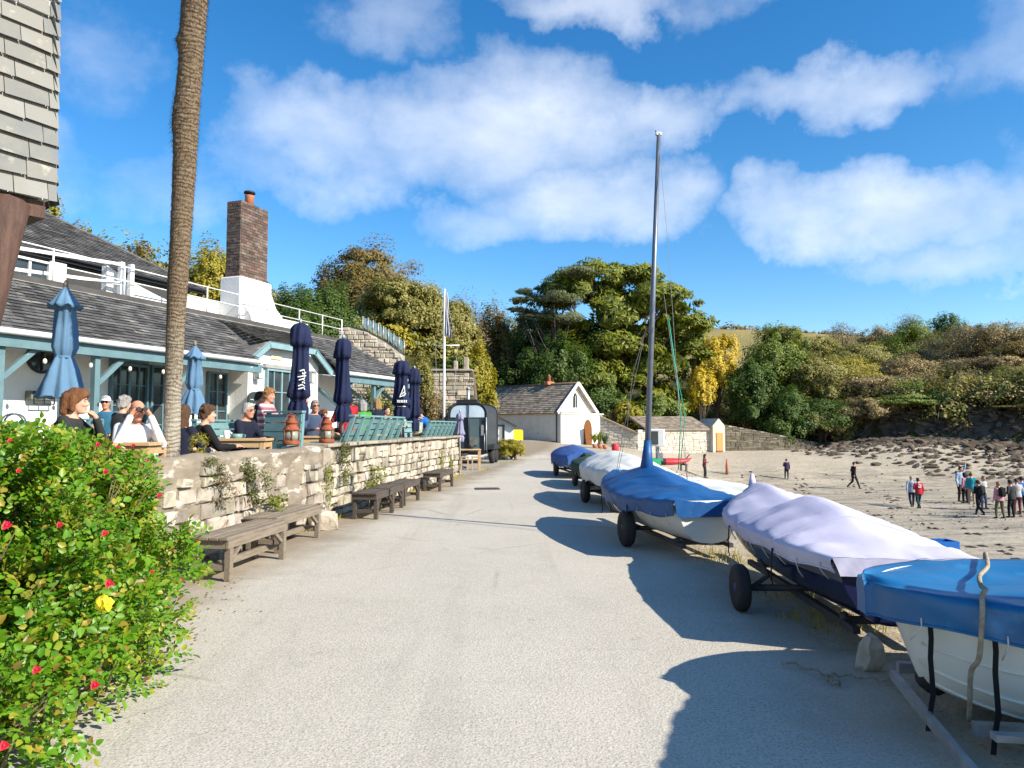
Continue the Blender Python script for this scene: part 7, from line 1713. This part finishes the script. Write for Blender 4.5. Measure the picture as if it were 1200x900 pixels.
def person(label, head_at, rz, legs='sit', arms=('table', 'table'), lean=.08, hy=0, hp=0, hair=('short', hairm('brown', (.10, .05, .025))), top=None, bottom=mpants, skin=SK, vox=.012, foot=None, scale=1.0, group=None, glasses=None, cap=None, bag=None, print_=None, shoes=mshoe, stoolmat=None):
    Rt = Vector((1, 0, 0)); sit = legs == 'sit'
    Pz = .55 if sit else .93; P = Vector((0, .02, Pz)); Nn = P + Vector((0, -math.sin(lean) * .52, math.cos(lean) * .52))
    hdir = (Nn - P).normalized(); hd = Nn + Vector((0, -.03 - .07 * math.sin(lean), .155))
    S = {s: P + (Nn - P) * .90 + Vector((s * .175, 0, 0)) for s in (-1, 1)}
    hp_ = {s: P + Vector((s * .095, 0, -.02)) for s in (-1, 1)}
    if sit: kn = {s: Vector((s * .13, -.43, .53)) for s in (-1, 1)}; an = {s: Vector((s * .13, -.42, .10)) for s in (-1, 1)}
    elif legs == 'walk': kn = {-1: Vector((-.10, -.16, .51)), 1: Vector((.10, .02, .49))}; an = {-1: Vector((-.10, -.30, .10)), 1: Vector((.10, .36, .17))}
    elif legs == 'apart': kn = {-1: Vector((-.15, -.03, .49)), 1: Vector((.15, -.03, .49))}; an = {-1: Vector((-.19, .01, .09)), 1: Vector((.19, .02, .09))}
    else: kn = {-1: Vector((-.10, -.03, .49)), 1: Vector((.11, -.05, .49))}; an = {-1: Vector((-.10, .02, .09)), 1: Vector((.12, -.04, .09))}
    el, wr = {}, {}
    for s, k in zip((-1, 1), arms):
        a = S[s]
        e, w = {'table': ((s * .08, -.14, -.26), (-s * .05, -.40, -.25)), 'lap': ((s * .07, .02, -.28), (-s * .05, -.2, -.40)), 'down': ((s * .07, .02, -.29), (s * .08, -.06, -.55)), 'swing': ((s * .08, .12, -.27), (s * .07, .12, -.53)), 'bent': ((s * .09, .04, -.28), (-s * .03, -.21, -.27)),
                'up': ((s * .08, -.06, .25), (s * .10, -.10, .52)), 'point': ((s * .16, -.16, -.06), (s * .26, -.40, -.02)), 'chin': ((s * .04, -.26, -.25), None), 'binoc': ((s * .07, -.20, -.20), None)}[k]
        el[s] = a + Vector(e)
        if k == 'chin': wr[s] = hd + Vector((s * .06, -.16, -.16))
        elif k == 'binoc': wr[s] = hd + Vector((s * .10, -.15, -.05))
        else: wr[s] = a + Vector(w)
    # where the figure goes
    if foot is not None: loc = Vector(foot)
    else:
        q = Matrix.Rotation(rz, 3, 'Z') @ (hd * scale); loc = Vector(head_at) - q
    t = thing('person', label, 'person', loc, rz, group); t.scale = (scale,) * 3
    hr = Euler((hp, 0, hy)).to_matrix()
    def Hd(v): return hd + hr @ Vector(v)
    # body
    mb = MB()
    rows = []
    for z, w, d0, d1 in ((-.125, .03, -.075, -.03), (-.11, .047, -.088, .0), (-.08, .058, -.095, .05), (-.04, .066, -.093, .085), (0, .071, -.09, .097), (.04, .074, -.088, .10), (.075, .068, -.075, .092), (.10, .05, -.05, .07), (.117, .02, -.02, .03)):
        yc, hd_ = (d0 + d1) / 2, (d1 - d0) / 2; rows.append([Hd((w * math.cos(a), yc + hd_ * math.sin(a), z)) for a in np.linspace(0, 2 * math.pi, 16, endpoint=False)])
    mb.grid(rows, closeu=True); mb.add(rows[0], [tuple(range(16))]); mb.add(rows[-1], [tuple(range(16))])
    capsule(mb, Hd((0, -.088, .015)), Hd((0, -.108, -.025)), .010, .016)
    for s in (-1, 1):
        mb.ball(Hd((s * .074, .012, -.01)), (.010, .022, .032)); mb.ball(Hd((s * .02, -.10, -.034)), (.010, .009, .008)); mb.ball(Hd((s * .032, -.075, -.03)), (.024, .022, .022))
    mb.ball(Hd((0, -.088, -.062)), (.024, .012, .007)); mb.ball(Hd((0, -.085, -.074)), (.02, .012, .008)); mb.ball(Hd((0, -.078, -.105)), (.025, .02, .018))
    capsule(mb, Nn - hdir * .03, hd + Vector((0, .02, -.08)), .058, .052)
    PT = [(-.14, .10, .08, 0), (-.05, .165, .115, 0), (.1, .165, .115, 0), (.35, .145, .10, -.01), (.6, .165, .115, .0), (.8, .18, .11, .0), (.93, .14, .085, -.01), (1.03, .065, .06, 0)]
    torso(mb, P, Nn, Rt, PT)
    for s in (-1, 1):
        capsule(mb, S[s], el[s], .050, .040); capsule(mb, el[s], wr[s], .040, .026)
        capsule(mb, hp_[s], kn[s], .082, .055); capsule(mb, kn[s], an[s], .054, .036); capsule(mb, an[s] + Vector((0, .03, -.05)), an[s] + Vector((0, -.16, -.06)), .035, .028)
        fd = (wr[s] - el[s]).normalized(); k = arms[0 if s < 0 else 1]
        if k == 'chin': fd = (Hd((s * .045, -.06, -.06)) - wr[s]).normalized()
        if k == 'binoc': fd = (Hd((s * .03, -.13, .04)) - wr[s]).normalized()
        sdv = fd.cross(Vector((0, 0, 1)));
        if sdv.length < .2: sdv = Vector((1, 0, 0))
        sdv.normalize(); nrm = sdv.cross(fd).normalized(); pc = wr[s] + fd * .055
        capsule(mb, wr[s], pc, .026, .034); 
        for i, (o_, ln) in enumerate(((-.030, .066), (-.010, .078), (.010, .073), (.029, .056))):
            b0 = pc + sdv * o_ + fd * .02; b1 = b0 + fd * ln * .55 - nrm * .008; b2 = b1 + fd * ln * .4 - nrm * (.022 if k != 'up' else .002); capsule(mb, b0, b1, .0105, .0095, 6); capsule(mb, b1, b2, .0095, .0075, 6)
        tb = wr[s] + fd * .02 - sdv * s * .02; capsule(mb, tb, tb + fd * .03 - sdv * s * .032, .014, .012, 6); capsule(mb, tb + fd * .03 - sdv * s * .032, tb + fd * .062 - sdv * s * .036 - nrm * .01, .011, .009, 6)
    soft(mb, 'body', skin, t, vox, 3)
    # clothes
    mb = MB(); ex = .018
    torso(mb, P, Nn, Rt, [(-.20 if not sit else -.10, .168, .125, 0)] + [(a, b, c, d) for a, b, c, d in PT[2:7]] + [(.985, .085, .072, -.005)], ex)
    for s in (-1, 1):
        cuff = el[s].lerp(wr[s], .90); capsule(mb, S[s], el[s], .066, .054); capsule(mb, el[s], cuff, .054, .040)
    soft(mb, 'top', top or cloth('charcoal', (.03, .03, .033)), t, vox * 1.2, 4)
    mb = MB(); torso(mb, P, Nn, Rt, [(-.17, .12, .10, 0), (-.10, .165, .12, 0), (0, .172, .125, 0), (.12, .168, .118, 0)], .006)
    for s in (-1, 1): capsule(mb, hp_[s], kn[s], .096, .072); capsule(mb, kn[s], an[s] + Vector((0, 0, .02)), .070, .056)
    soft(mb, 'trousers', bottom, t, vox * 1.3, 4)
    mb = MB()
    for s in (-1, 1): a = an[s]; capsule(mb, a + Vector((0, .035, -.045)), a + Vector((0, -.16, -.058)), .044, .036); capsule(mb, a, a + Vector((0, .01, -.05)), .045, .042)
    soft(mb, 'shoes', shoes, t, vox * 1.3, 3)
    # hair
    st, hm = hair
    mb = MB()
    def cap_shell(drop, thick, front):
        rows = []
        for i in range(8):
            th = math.pi * .5 * (i / 7) ; row = []
            for k in range(20):
                a = 2 * math.pi * k / 20; back = (math.sin(a) + 1) / 2
                low = lerp(front, -drop, min(1, back * 1.9)); z = low + (.118 + thick - low) * math.sin(th); c = math.cos(th) ** .6
                row.append(Hd(((.076 + thick) * c * math.cos(a), .008 + (.098 + thick) * c * math.sin(a), z)))
            rows.append(row)
        mb.grid(rows, closeu=True); mb.add(rows[0], [tuple(range(20))]); mb.add(rows[-1], [tuple(range(20))])
    if st == 'short': cap_shell(.06, .010, .088)
    elif st == 'messy':
        cap_shell(.075, .018, .078); r_ = random.Random(label)
        for i in range(26): a, b = r_.uniform(0, 6.28), r_.uniform(0, 1.3); mb.ball(Hd((.085 * math.cos(a) * math.cos(b), .015 + .10 * math.sin(a) * math.cos(b), .03 + .10 * math.sin(b))) if math.sin(a) > -.5 else Hd((0, .03, .12)), r_.uniform(.018, .03), 0, 6, 5)
    elif st == 'bald':
        for s in (-1, 1): mb.ball(Hd((s * .066, .035, -.01)), (.018, .055, .05))
        mb.ball(Hd((0, .075, -.015)), (.065, .035, .06))
    elif st in ('bob', 'long'):
        cap_shell(.09, .020, .074); L_ = .12 if st == 'bob' else .30
        for s in (-1, 1): capsule(mb, Hd((s * .072, .02, .03)), Hd((s * .078, .005, -L_ * .75)), .034, .028); capsule(mb, Hd((s * .05, .075, .03)), Hd((s * .055, .085, -L_)), .05, .04)
        capsule(mb, Hd((0, .085, .04)), Hd((0, .095, -L_)), .06, .045)
    if st != 'none':
        ho = soft(mb, 'hair', hm, t, vox * .8, 1); dm = ho.modifiers.new('strands', 'DISPLACE'); dm.texture = HTEX; dm.strength = .028 if st == 'messy' else .007 if st in ('bob', 'long') else .016; dm.mid_level = .55; dm.texture_coords = 'LOCAL'
    # eyes, brows
    mb = MB()
    for s in (-1, 1): mb.ball(Hd((s * .031, -.0855, .008)), (.013, .008, .006), 0, 8, 6)
    mb.build('eyes', M('eye_white', (.7, .68, .65), None, rough=.3), t)
    mb = MB()
    for s in (-1, 1): mb.ball(Hd((s * .031, -.0925, .008)), (.006, .003, .006), 0, 8, 6); mb.box(Hd((s * .032, -.090, .028)), (.03, .008, .006), rot=hr)
    mb.build('pupils', M('pupil', (.03, .02, .015), None, rough=.3), t)
    mb = MB(); mb.ball(Hd((0, -.0975, -.068)), (.022, .004, .0045), 0, 8, 6); mb.build('lips', M('lip', (.36, .13, .11), None, rough=.5), t)
    if glasses:
        mb = MB()
        for s in (-1, 1): mb.ball(Hd((s * .033, -.098, .006)), (.027, .006, .019), 0, 10, 6); mb.tube([Hd((s * .06, -.09, .012)), Hd((s * .078, .0, .008))], .003, 4)
        mb.tube([Hd((-.01, -.104, .01)), Hd((.01, -.104, .01))], .004, 4); mb.build('glasses', glasses, t)
    if cap:
        mb = MB(); 
        rows = [[Hd(((.087) * math.cos(th) ** .7 * math.cos(a), .005 + .108 * math.cos(th) ** .7 * math.sin(a), .035 + .10 * math.sin(th))) for a in np.linspace(0, 2 * math.pi, 18, endpoint=False)] for th in np.linspace(0, 1.5, 7)]
        mb.grid(rows, closeu=True); mb.prism([(.07 * math.cos(a), -.09 - .08 * abs(math.sin(a))) for a in np.linspace(math.pi, 2 * math.pi, 10)], 'z', 0, .008)
        n = 20; mb.v = mb.v[:-n] + [tuple(Hd((x, y, .038 + z))) for x, y, z in mb.v[-n:]]; mb.build('cap', cap, t)
    if bag:
        b = MB(); c = P + (Nn - P) * .62 + Vector((0, .19, 0)); b.bbox(c, (.30, .18, .44), .05); b.bbox(c + Vector((0, .10, -.06)), (.22, .06, .22), .025)
        for s in (-1, 1): b.tube([c + Vector((s * .11, -.06, .2)), S[s] + Vector((-s * .05, -.02, .085)), S[s] + Vector((-s * .05, -.135, -.02)), c + Vector((s * .13, -.1, -.16))], .018, 6)
        b.build('backpack', bag, t)
    if print_:
        b = MB(); c = P + (Nn - P) * .66 + Vector((0, .148, 0))
        for a_, b2 in print_[1]: b.beam(c + Vector((a_[0], 0, a_[1])), c + Vector((b2[0], 0, b2[1])), .035, .02, up=(0, 1, 0))
        b.build('back_number', print_[0], t)
    if sit:
        base = Pz * scale - .10 * scale
        bench_ = thing('stool', 'plain wooden stool under a seated cafe guest', 'stool', (loc.x, loc.y, TZ), rz, 'stools under the cafe guests'); top_z = loc.z + base - TZ
        m = MB(); m.bbox((0, -.02, top_z - .02), (.38, .36, .04), .01); m.build('seat', m_pine, bench_)
        for x in (-.15, .15):
            for y in (-.16, .12): m = MB(); m.box((x, y, (top_z - .04) / 2), (.045, .045, top_z - .04)); m.build('leg', m_pine, bench_)
    return t
h_brown = hairm('brown', (.12, .05, .025)); h_dark = hairm('dark', (.035, .02, .014)); h_grey = hairm('grey', (.36, .34, .32)); h_white = hairm('white', (.62, .60, .56)); h_blond = hairm('blond', (.36, .22, .09)); h_red = hairm('chestnut', (.20, .08, .03)); h_sandy = hairm('sandy', (.36, .17, .06))
c_char = cloth('charcoal', (.030, .032, .034)); c_white = M('cloth_white', (.78, .78, .80), (.70, .70, .74), 7, .9, .4, 40); c_blue = cloth('teal_blue', (.03, .13, .22)); c_navy = cloth('navy', (.010, .013, .03)); c_black = cloth('black', (.010, .010, .011)); c_bright = cloth('bright_blue', (.01, .14, .50)); c_red = cloth('red', (.42, .02, .03)); c_green = cloth('green', (.06, .32, .03)); c_denim = cloth('denim', (.06, .09, .16)); c_pale = cloth('pale_grey', (.45, .44, .42)); c_oliv = cloth('olive', (.10, .10, .05)); c_tan = cloth('tan', (.38, .28, .18)); c_pink = cloth('pink', (.55, .25, .30)); c_lblue = cloth('light_blue', (.32, .42, .55)); c_maroon = cloth('maroon', (.14, .03, .04))
m_str = bpy.data.materials.new('striped_jersey'); m_str.use_nodes = True; nb = NB(m_str); sx, sy, sz = nb.sep()
fr = nb.math('FRACT', nb.math('MULTIPLY', sz, 9.0)); m_str.node_tree.links.new(nb.mix(nb.rng(fr, .52, .56), nb.mix(nb.rng(fr, .22, .26), (.62, .30, .30), (.72, .62, .58)), (.30, .10, .14)), m_str.node_tree.nodes['Principled BSDF'].inputs['Base Color']); m_str.node_tree.nodes['Principled BSDF'].inputs['Roughness'].default_value = .9
g_dark = M('dark_glasses', (.012, .012, .014), None, rough=.1); g_spec = M('spectacle_frame', (.10, .08, .07), None, rough=.3)
gT = 'guests seated on the cafe terrace'
SEATED = [
    ('woman with a brown bob in a charcoal top, hand on her chin, far left', (90, 470, 7.15), 105, ('table', 'chin'), .22, 0, .1, ('bob', h_red), c_char, {}),
    ('balding man in a white shirt holding binoculars to his eyes with both hands', (161, 481, 8.45), 42, ('binoc', 'binoc'), .16, 0, .05, ('bald', h_grey), c_white, dict(skin=SKR)),
    ('man in a white cap and sunglasses wearing a teal blue top against the cafe wall', (124, 472, 13.4), 18, ('table', 'lap'), .05, 0, 0, ('short', h_grey), c_blue, dict(cap=c_white, glasses=g_dark, skin=SKR)),
    ('grey haired person partly hidden behind the man with binoculars', (146, 473, 11.6), 150, ('table', 'table'), .1, 0, 0, ('messy', h_grey), c_char, {}),
    ('long haired woman in dark clothes seated behind the palm trunk', (214, 486, 9.1), 165, ('table', 'table'), .12, 0, 0, ('long', h_brown), c_navy, {}),
    ('woman with short tousled brown hair in a black jacket, back turned', (243, 485, 9.9), 128, ('table', 'table'), .12, -.2, 0, ('messy', h_brown), c_black, {}),
    ('white haired man with glasses in a navy jacket looking to the right', (291, 481, 11.5), 72, ('table', 'table'), .16, 0, .05, ('short', h_white), c_navy, dict(glasses=g_spec, skin=SKR)),
    ('sandy haired person in a striped pink jersey looking right', (315, 463, 12.6), 85, ('table', 'table'), .1, 0, .1, ('messy', h_sandy), m_str, dict(skin=SKR)),
    ('dark haired person just behind the one in the striped jersey', (305, 466, 13.6), 100, ('table', 'table'), .1, 0, 0, ('short', h_dark), c_char, {}),
    ('smiling man in sunglasses and a denim shirt behind the rusty lanterns', (369, 476, 14.3), 38, ('table', 'table'), .1, 0, 0, ('short', h_grey), c_denim, dict(glasses=g_dark, skin=SKR)),
    ('dark haired man beside the pole of the printed navy parasol', (357, 469, 15.4), 60, ('table', 'lap'), .08, 0, 0, ('short', h_dark), c_lblue, {}),
    ('small woman with chestnut hair close to the man in sunglasses', (379, 486, 14.9), 55, ('table', 'table'), .2, 0, .1, ('bob', h_red), c_pale, dict(scale=.88)),
    ('woman with a dark brown bob in a red top, back turned, right of the lanterns', (406, 467, 15.1), -150, ('table', 'table'), .1, 0, 0, ('bob', h_dark), c_red, {}),
    ('person with grey hair and a bright green top behind the long teal bench', (424, 475, 16.9), -140, ('table', 'table'), .12, 0, 0, ('bob', h_grey), c_green, {}),
    ('blond woman in dark clothes behind the long teal bench', (441, 473, 17.8), -130, ('table', 'table'), .1, 0, 0, ('bob', h_blond), c_navy, {}),
    ('pale haired person behind the right end of the long teal bench', (466, 481, 19.0), 40, ('table', 'table'), .1, 0, 0, ('messy', h_white), c_pale, dict(scale=.92)),
    ('person in brown at the end of the long teal bench, left of the navy parasols', (453, 481, 18.3), 60, ('table', 'table'), .1, 0, 0, ('short', h_dark), c_tan, dict(scale=.92)),
    ('dark haired man in a bright blue hoodie bending over the wall end table', (492, 483, 21.3), -78, ('table', 'table'), .55, 0, .3, ('short', h_dark), c_bright, {})]
for lab, h_, rz, ar, ln, hy, hp, hr_, tp, kw in SEATED:
    person(lab, W(*h_), R(rz), 'sit', ar, ln, hy, hp, hr_, tp, group=gT, vox=.010 if h_[2] < 11 else .014, **kw)
bp = [o for o in bpy.data.objects if o.get('label', '').startswith('balding man')][0]
mb = MB(); bhz = .55 + .52 * math.cos(.16) + .155; by_ = .02 - .52 * math.sin(.16) - .03 - .07 * math.sin(.16)
for s in (-1, 1): mb.tube([(s * .032, by_ - .095, bhz + .012), (s * .032, by_ - .16, bhz + .012), (s * .034, by_ - .21, bhz + .012)], [.017, .022, .027], 10)
mb.tube([(-.03, by_ - .14, bhz + .012), (.03, by_ - .14, bhz + .012)], .012, 6)
M_ = Matrix.Translation(bp.location) @ Matrix.Rotation(bp.rotation_euler.z, 4, 'Z')
c_ = M_ @ Vector((0, by_ - .15, bhz)); mb.v = [tuple(Vector(v) - Vector((0, by_ - .15, bhz))) for v in mb.v]
bn = thing('binoculars', 'black binoculars held by the man in the white shirt', 'binoculars', c_, bp.rotation_euler.z); mb.build('binocular_body', m_black, bn)

gBch = 'walkers on the beach'
num = (c_white, [((-.07, .1), (.05, .1)), ((-.07, .1), (-.07, -.06)), ((-.07, .02), (.05, .02)), ((.05, .02), (.05, -.06)), ((-.07, -.06), (.05, -.06))])
BEACH = [
    ('person in dark clothes carrying something white, alone on the sand by the mooring post', (826, 560, 27), 60, 'stand', ('bent', 'bent'), c_maroon, mpants, ('long', h_dark), {}),
    ('person in dark purple standing alone in the middle of the beach', (922, 562, 23), 170, 'stand', ('down', 'bent'), cloth('plum', (.05, .03, .07)), mpants, ('short', h_dark), {}),
    ('person in black striding to the right across the sand', (1001, 573, 31), 95, 'walk', ('swing', 'bent'), c_black, mpants, ('short', h_dark), {}),
    ('walker in a light blue jacket beside the one in red', (1069, 595, 36), 160, 'walk', ('down', 'swing'), c_lblue, cloth('navy_trousers', (.02, .03, .06)), ('short', h_grey), {}),
    ('walker in a red jacket with a white number on the back', (1077, 597, 36), 175, 'walk', ('down', 'bent'), c_red, cloth('teal_trousers', (.02, .06, .07)), ('short', h_dark), dict(print_=num)),
    ('person in pale blue raising one arm high beside the rocks', (1126, 588, 40), 20, 'stand', ('down', 'up'), c_lblue, c_black, ('short', h_dark), {}),
    ('person in pink and black standing in front of the one raising an arm', (1132, 590, 35), 200, 'stand', ('down', 'down'), c_pink, c_black, ('bob', h_dark), {}),
    ('person in a teal top and tan trousers in the walking group', (1139, 591, 36), 150, 'stand', ('bent', 'down'), cloth('teal', (.02, .25, .30)), c_tan, ('short', h_brown), {}),
    ('person in dark clothes with legs apart and a dark rucksack', (1148, 605, 41), 190, 'walk', ('down', 'bent'), c_navy, mpants, ('short', h_dark), dict(bag=c_char)),
    ('person in pale clothes facing the group from behind', (1153, 597, 38), 20, 'stand', ('bent', 'bent'), c_pale, c_denim, ('short', h_sandy), {}),
    ('person in olive trousers with a black rucksack in the walking group', (1172, 608, 42), 185, 'apart', ('down', 'down'), c_pink, c_oliv, ('short', h_blond), dict(bag=c_black)),
    ('person in a long dark coat near the right edge', (1186, 607, 43), 200, 'stand', ('down', 'bent'), c_char, c_black, ('short', h_dark), {}),
    ('person in maroon trousers near the right edge', (1193, 603, 41), 170, 'stand', ('bent', 'down'), c_pale, c_maroon, ('short', h_brown), {}),
    ('person in bright blue at the right edge of the picture', (1199, 601, 41), 190, 'stand', ('down', 'down'), c_bright, c_navy, ('short', h_dark), {})]
for lab, (px, py, hpx), rz, lg, ar, tp, bt_, hr_, kw in BEACH:
    p = drop(px, py, 12); sc_2 = min(1.12, max(.86, hpx / F * p.y / 1.70))
    person(lab, None, R(rz), lg, ar, .05, 0, 0, hr_, tp, bt_, foot=p, scale=sc_2, group=gBch, vox=.024, **kw)
w_ = [o for o in bpy.data.objects if o.get('label', '').startswith('person in dark clothes carrying')][0]
